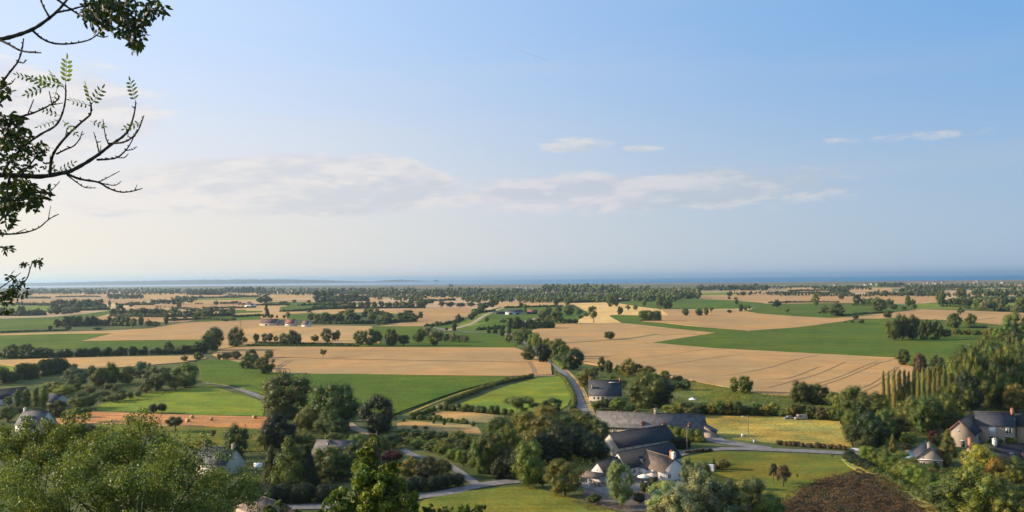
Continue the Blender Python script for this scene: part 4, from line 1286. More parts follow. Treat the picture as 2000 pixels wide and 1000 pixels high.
trees('dark trees at the right end of the hay field', 'right of the hay field',
      [(1563, 790, 42, 44, 'oak', 'd'), (1582, 788, 34, 38, 'oak', 'm'), (1600, 790, 38, 38, 'oak', 'm'), (1627, 793, 30, 28, 'oak', 'o'), (1640, 805, 28, 38, 'bush', 'g'), (1668, 812, 58, 56, 'oak', 'm'), (1708, 818, 60, 54, 'oak', 'd'), (1662, 840, 36, 40, 'bush', 'm'), (1680, 830, 40, 44, 'oak', 'd'), (1705, 876, 66, 70, 'oak', 'k'),
       (1670, 868, 44, 40, 'bush', 'd'), (1728, 862, 44, 62, 'oak', 'm'), (1690, 885, 44, 34, 'bush', 'd'), (1750, 858, 44, 44, 'oak', 'b'), (1740, 835, 36, 36, 'bush', 'm'), (1785, 842, 60, 68, 'oak', 'm'), (1812, 850, 58, 78, 'oak', 'd'), (1840, 835, 60, 66, 'oak', 'm'), (1868, 815, 62, 66, 'oak', 'm'), (1895, 808, 56, 76, 'oak', 'k'), (1860, 850, 44, 44, 'oak', 'd'), (1845, 796, 44, 40, 'oak', 'm'),
       (1928, 802, 40, 60, 'tall', 'd'), (1955, 800, 40, 56, 'tall', 'd'), (1985, 806, 40, 58, 'oak', 'o')])
trees('garden plants of the stone houses', 'in the garden of the stone houses at right',
      [(1744, 900, 20, 50, 'conifer', 'G', 'narrow golden conifer left of the small stone house'), (1759, 905, 22, 22, 'bush', 'Y', 'round golden bush between the conifer and the small stone house'), (1775, 872, 34, 28, 'bush', 'g', 'light green bush behind the golden conifer'),
       (1770, 882, 26, 16, 'bush', 'b', 'brownish low bush behind the golden bush'), (1826, 868, 28, 26, 'oak', 'r', 'dark red tree behind the small stone house'), (1853, 912, 46, 68, 'conifer', 'o', 'big spreading conifer right of the small stone house'),
       (1915, 935, 62, 68, 'oak', 'Y', 'big golden yellow tree in front of the dark roofs'), (1942, 940, 44, 44, 'oak', 'G', 'golden olive tree right of the big yellow tree'),
       (1903, 865, 22, 20, 'bush', 'g', 'green bush below the front of the main stone house'), (1884, 862, 16, 30, 'bush', 'd', 'dark upright shrub by the gable of the stone wing'),
       (1976, 872, 24, 20, 'bush', 'o', 'olive shrub by the wall of the right stone house'), (1945, 874, 30, 20, 'bush', 'd', 'dark bush below the windows of the tall stone house'), (1842, 880, 34, 36, 'oak', 'd', 'dark tree between small stone house and stone wing'), (1985, 940, 60, 44, 'oak', 'm', 'leafy tree before the low house at the right edge'), (1800, 935, 46, 26, 'bush', 'g', 'fresh green bush below the small stone house terrace'), (1967, 905, 10, 12, 'bush', 'm', 'small green shrub at the lower right house door'), (1823, 925, 22, 26, 'bush', 'd', 'dark bush in front of the small stone house')])
sl_ = [(1690, 900, 1.0), (1712, 910, 1), (1735, 922, 1), (1760, 935, 1.1), (1785, 948, 1.2), (1808, 962, 1.2), (1832, 978, 1.2), (1855, 994, 1.2)]
trees('bushes on the slope below the stone houses', 'on the green slope below the stone houses',
      [(x + 8, y, 42 * k, 30 * k, 'bush', 'gmgogmgm'[i]) for i, (x, y, k) in enumerate(sl_)] +
      [(x + 42, y - 4, 40 * k, 26 * k, 'bush', 'mgmgomgm'[i]) for i, (x, y, k) in enumerate(sl_)])
trees('big trees in the lower right corner', 'in the lower right corner',
      [(1865, 1000, 100, 82, 'oak', 'd'), (1900, 1010, 96, 96, 'oak', 'm'), (1945, 990, 66, 66, 'oak', 'd'), (1978, 1022, 90, 78, 'oak', 'o'), (1985, 955, 50, 44, 'oak', 'm'), (1960, 948, 30, 24, 'bush', 'y'), (1995, 985, 46, 40, 'oak', 'd')])
# centre left
trees('three big trees in front of the green field', 'of the three big trees before the green field',
      [(560, 816, 100, 84, 'oak', 'd', 'biggest dark broad tree, left of the three before the green field'), (655, 838, 98, 96, 'oak', 'd', 'big olive toned broad tree, middle of the three before the green field'),
       (738, 850, 60, 72, 'oak', 'k', 'narrow blackish tree, right of the three before the green field')])
trees('dark trees above the lower left gardens', 'between the orange stubble and the dark hedge',
      [(530, 858, 34, 40, 'willow', 'b'), (517, 880, 40, 40, 'bush', 'o'), (545, 878, 64, 74, 'oak', 'k'), (587, 846, 30, 36, 'bush', 'o'), (604, 842, 44, 44, 'oak', 'o'), (637, 852, 50, 44, 'bush', 'm'), (662, 855, 44, 36, 'bush', 'd'), (652, 866, 34, 22, 'bush', 'g'), (590, 872, 50, 26, 'bush', 'm'), (620, 874, 30, 16, 'bush', 'y'),
       (705, 882, 44, 34, 'bush', 'm'), (692, 908, 40, 46, 'oak', 'd'), (740, 895, 44, 44, 'bush', 'd'), (767, 876, 46, 26, 'bush', 'd')])
trees('conifers over the dark hedge', 'of the conifers behind the long dark hedge',
      [(530, 948, 50, 78, 'conifer', 'd'), (566, 950, 92, 92, 'conifer', 'm'), (600, 950, 50, 80, 'conifer', 'k')])
trees('trees behind the dark hedges', '',
      [(645, 938, 76, 66, 'oak', 'g', 'yellow green round tree in front of the slate roof'), (668, 940, 50, 50, 'oak', 'd', 'darker tree right behind the yellow green round tree'),
       (765, 905, 40, 24, 'bush', 'r', 'dark red shrub left of the broad grey green bushes'), (765, 922, 30, 20, 'bush', 'r', 'lower dark red shrub at the garden path'),
       (800, 932, 52, 38, 'willow', 'o', 'left of the three broad bushes above the dark hedge'), (832, 934, 56, 40, 'willow', 'b', 'middle of the three broad bushes above the dark hedge'), (862, 932, 48, 36, 'willow', 'o', 'right of the three broad bushes above the dark hedge'),
       (462, 893, 50, 66, 'oak', 'd', 'dark rounded tree right of the lower left white house'), (440, 905, 30, 30, 'bush', 'd', 'low dark bush right of the lower left white gable')])
trees('scrub bushes above the curved drive', 'in the scrub above the curved drive',
      [(790, 855, 30, 18, 'bush', 'm'), (812, 858, 34, 18, 'bush', 'd'), (838, 860, 34, 18, 'bush', 'd'), (866, 862, 34, 18, 'bush', 'd'), (893, 864, 36, 22, 'bush', 'm'), (792, 870, 26, 14, 'bush', 'g'), (815, 876, 30, 18, 'bush', 'g'), (840, 882, 32, 18, 'bush', 'm'), (862, 890, 34, 22, 'bush', 'g'),
       (885, 900, 36, 26, 'bush', 'm'), (905, 910, 36, 32, 'bush', 'g'), (880, 876, 40, 20, 'bush', 'm'), (905, 884, 38, 28, 'bush', 'd'), (925, 915, 30, 34, 'bush', 'o')])
hedge('low trimmed hedge round the bare plot', [(803, 820), (850, 822), (880, 825), (912, 829)], 1.6, 1.8, 'm', leaf=.25)
hedge('dark clipped hedge between the lower meadow and bare plot', [(858, 800), (900, 804), (950, 808), (1000, 812)], 2.6, 3.0, 'd', leaf=.3)
hedge('short hedge at the left corner of the bare plot', [(800, 819), (825, 810), (850, 803)], 1.6, 1.8, 'm', leaf=.25)
hedge('bushy strip along the upper edge of the small meadow', [(868, 790), (895, 780), (930, 766), (965, 754), (1000, 745), (1040, 737)], 1.7, 2.6, 'o', leaf=.4)
hedge('overgrown hedge between the small meadow and the road', [(1085, 732), (1102, 742), (1112, 760), (1121, 778), (1122, 795), (1112, 803)], 1.8, 2.0, 'm', leaf=.35)
trees('young plants on the dry lawn', 'of the young plants dotting the dry lawn',
      [(773, 823, 5, 7, 'bush', 'd'), (788, 825, 6, 8, 'bush', 'd'), (810, 838, 10, 7, 'bush', 'm'), (832, 839, 8, 6, 'bush', 'd'), (847, 828, 6, 10, 'oak', 'm'), (868, 831, 8, 13, 'oak', 'd'), (924, 834, 10, 11, 'bush', 'm'), (845, 812, 10, 6, 'bush', 'm')])
trees('trees of the dark grove in the centre', 'of the dark grove between drive and long roof',
      [(955, 924, 70, 84, 'oak', 'd'), (940, 925, 46, 70, 'oak', 'm'), (975, 868, 56, 52, 'oak', 'm'), (990, 905, 60, 70, 'willow', 'o'), (1020, 816, 56, 38, 'airy', 'm'), (1030, 852, 60, 50, 'bush', 'o'), (1078, 806, 46, 30, 'oak', 'd'), (1070, 835, 60, 40, 'bush', 'o'), (1058, 880, 74, 66, 'oak', 'o'), (1062, 905, 70, 60, 'oak', 'k'), (1100, 868, 74, 60, 'oak', 'd'),
       (1098, 900, 70, 66, 'oak', 'k'), (1135, 858, 66, 50, 'oak', 'm'), (1133, 890, 66, 60, 'oak', 'k'), (1165, 870, 56, 50, 'oak', 'd'), (1160, 900, 60, 56, 'oak', 'k'), (1125, 812, 24, 13, 'bush', 'y'), (1010, 935, 50, 60, 'oak', 'k'), (975, 935, 40, 46, 'oak', 'k')])
trees('trees along the lower lawn', '',
      [(1032, 952, 66, 96, 'oak', 'm', 'tall sunlit leafy tree at the edge of the lower lawn'), (1103, 968, 80, 72, 'willow', 'o', 'broad brownish olive bush left of the white house'),
       (1213, 990, 54, 82, 'willow', 's', 'upright silvery willow in front of the white house'), (1193, 844, 42, 30, 'oak', 'd', 'dark green round tree before the left part of the long roof'),
       (1234, 843, 30, 16, 'bush', 'Y', 'bright yellow shrub in the gap before the long roof'), (1060, 950, 22, 20, 'bush', 'd', 'dark low bush between the sunlit tree and the olive bush'), (1160, 985, 34, 18, 'bush', 'd', 'dark bush in the shaded yard below the porch'),
       (1248, 985, 24, 22, 'bush', 'b', 'dull bush right of the silvery willow'), (1259, 962, 17, 24, 'oak', 'd', 'small dark tree left of the paddling pool'), (1276, 961, 17, 26, 'oak', 'd', 'small dark tree beside the paddling pool')])
trees('silvery willows at the bottom', 'of the silvery willows at the bottom edge',
      [(1345, 948, 38, 52, 'willow', 's'), (1368, 955, 44, 56, 'willow', 's'), (1300, 1018, 78, 74, 'willow', 's'), (1330, 1040, 90, 96, 'willow', 's'), (1375, 1030, 96, 104, 'willow', 's'), (1420, 1030, 90, 96, 'willow', 'w'), (1462, 1025, 84, 84, 'willow', 'w'), (1285, 1040, 60, 56, 'willow', 's'), (1500, 1030, 60, 66, 'bush', 'm')])
trees('plants on the right lawn', '',
      [(1412, 918, 25, 20, 'bush', 'o', 'round olive bush on the right lawn beside a tiny cypress'), (1400, 918, 12, 12, 'bush', 'b', 'brown low shrub at the foot of the tiny cypress'), (1394, 914, 5, 17, 'poplar', 'd', 'tiny slim cypress on the right lawn'), (1530, 951, 36, 40, 'weep', 'b', 'weeping umbrella shaped tree on the right lawn'),
       (1511, 945, 20, 40, 'weep', 'b', 'leaning thin weeping tree with bare top on the right lawn'), (1557, 935, 5, 10, 'airy', 'm', 'thin sapling right of the weeping tree'), (1625, 897, 8, 9, 'airy', 'o', 'thin sapling near the road end of the lawn')])
# left foreground gardens
trees('trimmed garden columns', 'of the four trimmed columns beside the dark roof', [(34, 798, 15, 36, 'poplar', 'g'), (51, 797, 17, 35, 'poplar', 'g'), (70, 794, 15, 36, 'poplar', 'g'), (86, 797, 17, 42, 'poplar', 'g')])
trees('garden trees on the left', 'in the garden of the white gabled house',
      [(17, 794, 13, 20, 'bush', 'g'), (112, 816, 37, 34, 'oak', 'd'), (154, 800, 44, 24, 'bush', 'm'), (172, 797, 30, 24, 'bush', 'd'), (160, 824, 32, 28, 'orchard', 'd'), (15, 824, 40, 30, 'bush', 'm'), (165, 852, 40, 24, 'bush', 'd'), (140, 850, 30, 16, 'bush', 'd'), (195, 850, 34, 16, 'bush', 'd'), (35, 806, 34, 10, 'bush', 'd'), (72, 806, 34, 9, 'bush', 'd')])
trees('row of trees above the light meadow', 'in the row between wheat and light meadow',
      [(110, 770, 38, 27, 'oak', 'y'), (124, 775, 40, 22, 'bush', 'y'), (147, 758, 50, 38, 'willow', 'w'), (138, 722, 26, 12, 'bush', 'd'), (168, 742, 12, 20, 'bush', 'd'), (180, 745, 22, 30, 'oak', 'm'), (192, 754, 34, 38, 'oak', 'm'), (216, 752, 34, 42, 'oak', 'm'), (247, 750, 32, 36, 'oak', 'm'), (279, 746, 34, 38, 'willow', 'w'),
       (306, 763, 54, 44, 'willow', 'w'), (324, 745, 28, 30, 'oak', 'm'), (362, 757, 54, 50, 'oak', 'm'), (342, 762, 26, 26, 'bush', 'o'), (285, 768, 22, 20, 'bush', 'o')])
trees('garden bushes above the light meadow', 'in the garden left of the light meadow',
      [(160, 782, 26, 16, 'bush', 'm'), (178, 770, 20, 14, 'bush', 'o'), (184, 783, 20, 16, 'bush', 'g'), (202, 784, 26, 10, 'clip', 'd'), (212, 762, 14, 12, 'bush', 'd'), (226, 766, 16, 13, 'willow', 'w'), (222, 786, 26, 17, 'bush', 'o'), (238, 783, 20, 14, 'bush', 'm'), (254, 781, 17, 17, 'clip', 'm'), (269, 775, 19, 13, 'clip', 'w'), (236, 770, 22, 8, 'bush', 'm'), (200, 772, 30, 8, 'bush', 'd'),
       (150, 766, 20, 16, 'bush', 'm')])
trees('clipped bushes on the light meadow', 'on the near edge of the light meadow', [(299, 808, 20, 21, 'clip', 'k'), (317, 807, 20, 18, 'clip', 'k')])
trees('small orchard trees on the lower meadow', 'on the grass below the orange stubble', [(342, 844, 33, 32, 'orchard', 'd'), (416, 858, 10, 18, 'airy', 'b'), (406, 868, 16, 9, 'bush', 'm')])
hedge('thick dark hedge running down to the left edge', [(-12, 752), (40, 744), (80, 735), (128, 725)], 7.5, 7, 'd')
hedge('long dark hedge along the lower road, left part', [(495, 982), (540, 982), (600, 981), (655, 980)], 4.5, 4.5, 'k', rough=.06)
hedge('dark clipped hedge along the lower road, right part', [(735, 968), (790, 962), (850, 956), (897, 949)], 3.6, 4.0, 'k', rough=.06)
hedge('leafy climbing bushes in front of the long stone house', [(1300, 852), (1325, 858), (1350, 862), (1372, 864)], 3.2, 3.2, 'm')
hedge('red flower hedge along the road bend', [(1338, 887), (1360, 884), (1392, 882)], .9, .8, 'b', leaf=.2, name='flower_hedge')
hedge('old hedge of wild bushes beside the hay field road', [(1515, 868), (1560, 872), (1610, 876), (1650, 879)], 1.3, 1.8, 'b', leaf=.3)
hedge('dark bramble bank under the lawn bend', [(1655, 896), (1672, 908), (1700, 921)], 1.5, 3.5, 'k', leaf=.3)
hedge('shaded bushes right of the barn', [(1290, 872), (1320, 876), (1345, 874)], 2.6, 3.0, 'k')

# bracken bank at the bottom right
BRK = [(1520, 1012), (1530, 990), (1560, 965), (1600, 945), (1640, 933), (1690, 925), (1730, 938), (1765, 965), (1800, 985), (1835, 1012)]
COLS.update({'B1': (0.095, 0.060, 0.033), 'B2': (0.165, 0.105, 0.045), 'B3': (0.075, 0.070, 0.026)})
sheet('earth_bank', [(1510, 1014), (1525, 985), (1560, 963), (1640, 931), (1695, 923), (1740, 940), (1800, 980), (1845, 1014)],
      simple('brown_earth', (0.060, 0.042, 0.026), 1.0, .3, .5), .12, .5, 6)
scrub('dense dry brown bracken covering the bank at the bottom right', BRK, 1.6, 'B1', 70000, 51, leaf=.28, name='bracken', mound=2.2)
scrub('paler straw brown tufts standing in the bracken at the bottom right', BRK, 1.5, 'B2', 20000, 52, leaf=.26, name='dry_tufts', mound=1.6)
scrub('olive brambles running through and around the bracken bank', [(1500, 1012), (1515, 988), (1550, 957), (1600, 938), (1650, 928), (1690, 925), (1728, 940), (1762, 966), (1825, 1012)], 1.3, 'B3', 26000, 53, leaf=.30, name='brambles', mound=2.6)
hedge('dark bramble ditch running below the lit grass bank', [(1700, 922), (1745, 944), (1790, 968), (1835, 994), (1860, 1012)], 1.4, 2.6, 'd', leaf=.35, name='bramble_hedge')

scrub('tangled undergrowth between the dark trees left of the drive', [(440, 905), (500, 845), (560, 830), (700, 850), (790, 868), (770, 905), (740, 940), (655, 955), (500, 960)], 2.2, 'd', 16000, 31)
scrub('scrub on the slope above the curved drive', [(770, 850), (860, 852), (930, 858), (950, 900), (930, 925), (890, 905), (840, 885), (780, 866)], 2.2, 'm', 11000, 32)
scrub('undergrowth of the dark grove in the centre', [(940, 850), (1000, 815), (1100, 806), (1150, 822), (1185, 850), (1190, 905), (1140, 935), (1030, 945), (940, 925)], 2.2, 'd', 15000, 33)
scrub('rough growth around the stone farmhouse gardens', [(1160, 775), (1240, 770), (1340, 780), (1370, 802), (1170, 803)], 1.6, 'm', 8000, 34)
scrub('rough growth in the garden beyond the dark roofed house', [(1125, 728), (1200, 722), (1290, 738), (1350, 752), (1345, 770), (1230, 762), (1215, 748), (1150, 742)], 1.5, 'g', 9000, 35)
scrub('undergrowth below the trees at the right', [(1640, 835), (1690, 800), (1760, 795), (1860, 805), (1880, 840), (1840, 860), (1780, 860), (1760, 885), (1700, 885), (1650, 870)], 2.4, 'd', 15000, 36)
scrub('leafy growth covering the slope below the stone houses', [(1666, 896), (1720, 895), (1760, 908), (1800, 922), (1860, 922), (1950, 930), (2010, 930), (2010, 1010), (1872, 1010), (1815, 972), (1760, 942), (1700, 914)], 2.2, 'g', 30000, 37)
scrub('rough field edge below the rows of the right wood', [(1860, 790), (1900, 765), (2010, 760), (2010, 800), (1900, 812)], 2.0, 'd', 8000, 38)
scrub('garden growth at the left around the trimmed columns', [(0, 770), (60, 760), (140, 745), (300, 752), (350, 765), (270, 790), (200, 795), (120, 815), (0, 830)], 1.5, 'm', 16000, 39)
scrub('shrubs filling the gardens below the white gabled house', [(0, 830), (110, 836), (230, 848), (330, 870), (330, 900), (0, 900)], 2.0, 'm', 10000, 40)
scrub('planting around the yard of the white house', [(1140, 965), (1180, 985), (1240, 1000), (1150, 1000), (1110, 980)], 1.2, 'b', 2600, 41, leaf=.3)
scrub('weeds along the ditch at the near edge of the big wheat', [(1180, 722), (1260, 732), (1340, 743), (1400, 752), (1480, 768), (1640, 778), (1640, 784), (1480, 776), (1390, 762), (1300, 752), (1200, 735)], 1.0, 'o', 9000, 42, leaf=.5)
scrub('grassy tufts on the rough meadow behind the tree hedge', [(1350, 775), (1400, 765), (1560, 776), (1640, 782), (1650, 806), (1500, 800), (1380, 798)], 1.0, 'g', 9000, 43, leaf=.5)
wood('wooded band along the far coast behind the fields, left', [(0, 520, 568, 6, 120, 1.5)], 'd', seed=12)
wood('wooded band along the far coast behind the fields, centre', [(500, 1060, 568, 6, 130, 1.8)], 'd', seed=13)
wood('wooded band along the far coast behind the fields, right', [(1380, 2010, 566, 5, 120, 1.5, 556)], 'd', seed=14)

# low field hedges
hedge('low dark hedge by the track left of the far plantation', [(0, 582), (60, 583), (98, 583)], 3.5, 4.2, 'd', group='low hedges between the fields')
hedge('low dark hedge below the far coastal village on the left', [(108, 581), (150, 580), (196, 580)], 3.5, 4.2, 'd', group='low hedges between the fields')
hedge('low dark hedge behind the green field at the far left', [(0, 613), (40, 612), (90, 612)], 4, 4.8, 'd', group='low hedges between the fields')
hedge('low dark hedge between the two far left wheat strips', [(215, 612), (280, 611), (345, 611)], 5, 6.0, 'd', group='low hedges between the fields')
hedge('low dark hedge left of the grey building on the wheat plain', [(430, 593), (450, 593), (464, 592)], 4, 4.8, 'd', group='low hedges between the fields')
hedge('low dark hedge beyond the wheat left of the red roofed farm', [(395, 603), (450, 602), (500, 601)], 3, 3.5999999999999996, 'd', group='low hedges between the fields')
hedge('low dark hedge beside the green strip beyond the farm', [(500, 597), (540, 596), (566, 596)], 4, 4.8, 'd', group='low hedges between the fields')
hedge('low dark hedge on the far side of the small green field by the farm', [(585, 597), (625, 596), (662, 596)], 4, 4.8, 'd', group='low hedges between the fields')
hedge('low dark hedge along the near edge of that green field', [(548, 609), (580, 608), (612, 605)], 3, 3.5999999999999996, 'd', group='low hedges between the fields')
hedge('low dark hedge along the road behind the left wheat strip', [(345, 603), (400, 608), (452, 608)], 3.5, 4.2, 'd', group='low hedges between the fields')
hedge('low dark hedge between wheat and green strip left of the avenue', [(830, 638), (870, 634), (905, 624)], 2.5, 3.0, 'd', group='low hedges between the fields')
hedge('low dark hedge beyond the long shed on the bright field', [(985, 602), (1040, 600), (1100, 599)], 3, 3.5999999999999996, 'd', group='low hedges between the fields')
hedge('low dark hedge along the ditch below the bright green fields', [(930, 645), (960, 644), (985, 641)], 3, 3.5999999999999996, 'd', group='low hedges between the fields')
hedge('low dark hedge on the left edge of the yellow stubble', [(1118, 598), (1130, 606), (1128, 614)], 2.5, 3.0, 'd', group='low hedges between the fields')
hedge('low dark hedge at the far edge of the big right green field', [(1500, 592), (1560, 591), (1640, 591)], 2.5, 3.0, 'd', group='low hedges between the fields')
hedge('low dark hedge between the upper right wheat strips', [(1505, 573), (1580, 573), (1660, 574)], 5, 6.0, 'd', group='low hedges between the fields')
hedge('low dark hedge behind the upper right wheat field', [(1700, 576), (1770, 577), (1830, 578)], 6, 7.199999999999999, 'd', group='low hedges between the fields')
hedge('low dark hedge by the road behind the right green field', [(1640, 618), (1700, 613), (1745, 611)], 2.2, 2.64, 'd', group='low hedges between the fields')
hedge('low dark hedge along the far end of the right meadow', [(1880, 594), (1940, 592), (2005, 590)], 5, 6.0, 'd', group='low hedges between the fields')
hedge('low dark hedge between the far wheat fields near the right coast', [(1540, 569), (1600, 568), (1640, 569)], 5, 6.0, 'd', group='low hedges between the fields')
hedge('low dark hedge beyond the stubble at the wood foot', [(1110, 592), (1180, 590), (1230, 588)], 5, 6.0, 'd', group='low hedges between the fields')
hedge('low dark hedge at the near edge of the wheat behind the cedar', [(455, 620), (490, 618), (515, 617)], 2.5, 3.0, 'd', group='low hedges between the fields')
hedge('low dark hedge in front of the wheat left of the plantation', [(0, 596), (50, 596), (98, 597)], 5, 6.0, 'd', group='low hedges between the fields')
hedge('low dark hedge in front of the far left wheat strip', [(225, 597), (260, 596), (300, 596)], 5, 6.0, 'd', group='low hedges between the fields')
hedge('low dark hedge round the left end of the long shed', [(930, 612), (950, 610), (966, 608)], 3, 3.5999999999999996, 'd', group='low hedges between the fields')
hedge('low dark hedge across the far wheat left of the middle wood', [(640, 583), (700, 581), (750, 580)], 6, 7.199999999999999, 'd', group='low hedges between the fields')
hedge('low dark hedge between the wheat fields beyond the track', [(800, 588), (850, 588), (890, 587)], 5, 6.0, 'd', group='low hedges between the fields')
hedge('low dark hedge at the back of the pale green strip, far centre left', [(370, 583), (440, 582), (505, 580)], 5, 6.0, 'd', group='low hedges between the fields')
hedge('low dark hedge along the upper edge of the left green strip', [(0, 650), (60, 648), (130, 646)], 1.5, 2.2, 'd', group='low hedges between the fields')
hedge('low dark hedge along the top of the central wheat field', [(480, 676), (600, 676), (700, 677)], 1.2, 2.2, 'd', group='low hedges between the fields')

for lab_, pix_, h_ in (('low dark undergrowth under the far left tree row', [(0, 617), (50, 617), (92, 615)], 5), ('low dark undergrowth under the rounded far left trees', [(215, 618), (300, 619.5), (380, 619), (460, 617)], 5),
                       ('low undergrowth at the foot of the tree row above the central wheat', [(500, 671), (600, 673), (690, 675)], 1.6), ('low hedge under the line of trees beyond the farm clump', [(612, 605), (700, 603), (830, 602)], 4),
                       ('low dark growth at the foot of the farm clump', [(612, 632), (700, 633), (812, 629)], 4), ('low hedge under the far dark wood patches', [(618, 591), (670, 589), (722, 588)], 6),
                       ('low growth under the trees behind the right meadow', [(1836, 599), (1870, 600), (1892, 603)], 4), ('low growth under the grey green clump near the right edge', [(1905, 606), (1940, 609), (1965, 608), (2005, 611)], 4),
                       ('low growth along the far side of the right green field', [(1665, 597), (1710, 598), (1750, 600)], 3), ('dark field hedge beyond the pale strip at far left', [(95, 606), (150, 607), (215, 605)], 5),
                       ('dark hedge in front of the far left plantation', [(98, 601), (150, 600), (208, 600)], 6), ('hedge behind the left wheat strip by the road', [(330, 627), (400, 624), (455, 627)], 2.5)):
    hedge(lab_, pix_, h_, max(2.5, h_ * 1.2), 'd', group='low growth under the field trees')
# ------------------------------------------------------------------ buildings
SLATE = simple('slate_roof', (0.040, 0.042, 0.050), 0.7, 0.22, 0.9, spec=0.4)
SLATED = simple('dark_slate_roof', (0.017, 0.018, 0.023), 0.75, 0.25, 0.9, spec=0.35)
SLATEG = simple('weathered_slate', (0.120, 0.110, 0.108), 0.85, 0.28, 0.7, spec=0.2)
BROWNR = simple('brown_roof', (0.150, 0.110, 0.085), 0.9, 0.22, 0.8, spec=0.2)
REDR = simple('red_tiles', (0.22, 0.085, 0.055), 0.85, 0.25, 0.8)
WHITE = simple('white_render', (0.60, 0.56, 0.50), 0.9, 0.07, 0.8)
CREAM = simple('cream_render', (0.42, 0.37, 0.29), 0.9, 0.10, 0.8)
BRICK = simple('brick', (0.36, 0.16, 0.10), 0.9, 0.25, 3.0)
GLASS = simple('window_glass', (0.03, 0.04, 0.05), 0.12, 0.1, 1.0, spec=0.6)
DOORM = simple('dark_door', (0.025, 0.028, 0.032), 0.6, 0.2, 1.0)
WHITEP = simple('white_paint', (0.78, 0.77, 0.74), 0.5, 0.03, 1.0)
WOODP = simple('weathered_wood', (0.24, 0.18, 0.12), 0.9, 0.2, 2.0)
METAL = simple('grey_metal', (0.35, 0.36, 0.37), 0.5, 0.08, 1.0, metallic=0.4)

# rubble stone walls
STONE, n, bs = mat('rubble_stone')
g = nd(n.t, 'ShaderNodeNewGeometry')
vo = nd(n.t, 'ShaderNodeTexVoronoi')
n.lk(n.scale(g.outputs['Position'], (2.2, 2.2, 3.4)), vo.inputs['Vector'])
sc_ = nd(n.t, 'ShaderNodeSeparateColor')
n.lk(vo.outputs['Color'], sc_.inputs[0])
n.lk(n.mix(sc_.outputs[0], (0.20, 0.155, 0.115), (0.40, 0.32, 0.235)), bs.inputs['Base Color'])
bs.inputs['Roughness'].default_value = 0.95


def slab_roof(L, D, eave, ridge, ov=0.35, gov=0.25, th=0.16):
    """two roof slopes with thickness and overhang; ridge along x"""
    G = Geo()
    sl = (ridge - eave) / (D / 2)
    for s in (0, 1):
        y0 = -ov if s == 0 else D + ov
        z0 = eave - ov * sl
        ym, zm = D / 2, ridge
        a = [(-gov, y0, z0), (L + gov, y0, z0), (L + gov, ym, zm), (-gov, ym, zm)]
        lo = [(x, y, z + 0.02) for x, y, z in a]
        hi = [(x, y, z + 0.02 + th) for x, y, z in a]
        V = np.array(lo + hi)
        Fc = np.array([(0, 1, 2, 3), (4, 5, 6, 7), (0, 1, 5, 4), (1, 2, 6, 5), (2, 3, 7, 6), (3, 0, 4, 7)])
        G.add(V, Fc)
    # ridge tiles
    b_ = box_v(-gov, L + gov, D / 2 - .14, D / 2 + .14, ridge + .05, ridge + th + .10)
    G.add(*b_)
    return G


def box_v(x0_, x1_, y0_, y1_, z0_, z1_):
    V = np.array([(x, y, z) for z in (z0_, z1_) for y in (y0_, y1_) for x in (x0_, x1_)], dtype=float)
    Fc = np.array([(0, 2, 3, 1), (4, 5, 7, 6), (0, 1, 5, 4), (2, 6, 7, 3), (0, 4, 6, 2), (1, 3, 7, 5)])
    return V, Fc


def walls_g(L, D, eave, ridge):
    V = np.array([(0, 0, -.3), (L, 0, -.3), (L, D, -.3), (0, D, -.3), (0, 0, eave), (L, 0, eave), (L, D, eave), (0, D, eave), (0, D / 2, ridge), (L, D / 2, ridge)], dtype=float)
    G = Geo()
    G.add(V, np.array([(0, 1, 5, 4), (2, 3, 7, 6), (4, 5, 9, 8), (7, 8, 9, 6)]))
    G.T.append(np.array([(4, 8, 7), (5, 6, 9)]))
    G.Q.append(np.array([(1, 2, 6, 5), (3, 0, 4, 7)]))
    return G


def face_box(face, L, D, u0_, u1_, z0_, z1_, out, inn=0.05):
    """a box set on one face of the house, standing `out` proud of it"""
    if face == 'front':
        return box_v(u0_, u1_, -out, inn, z0_, z1_)
    if face == 'back':
        return box_v(u0_, u1_, D - inn, D + out, z0_, z1_)
    if face == 'left':
        return box_v(-out, inn, u0_, u1_, z0_, z1_)
    return box_v(L - inn, L + out, u0_, u1_, z0_, z1_)


def chimney(parent, x, y, z0_, z1_, w, d, m_, pots=2, label=None):
    G = Geo()
    G.add(*box_v(x - w / 2, x + w / 2, y - d / 2, y + d / 2, z0_, z1_))
    G.add(*box_v(x - w / 2 - .08, x + w / 2 + .08, y - d / 2 - .08, y + d / 2 + .08, z1_, z1_ + .15))
    c = obj('chimney', G.mesh('chimney', [m_]), parent)
    for k_ in range(pots):
        V, Fc = tube([(x + (k_ - (pots - 1) / 2) * w * .45, y, z1_ + .14), (x + (k_ - (pots - 1) / 2) * w * .45, y, z1_ + .55)], [.15, .12], 8)
        G2 = Geo()
        G2.add(V, Fc)
        G2.mesh
        if k_ == 0:
            GP = G2
        else:
            GP.add(V, Fc)
    if pots:
        c2 = GP.mesh('chimney_pot', [BRICK])
        # pots are one small cluster on the stack, merged into the chimney mesh
        me = c.data
        G.add(np.concatenate(GP.V), np.concatenate(GP.Q))
        me2 = G.mesh('chimney', [m_])
        c.data = me2
    if label:
        c['label'] = label
    return c


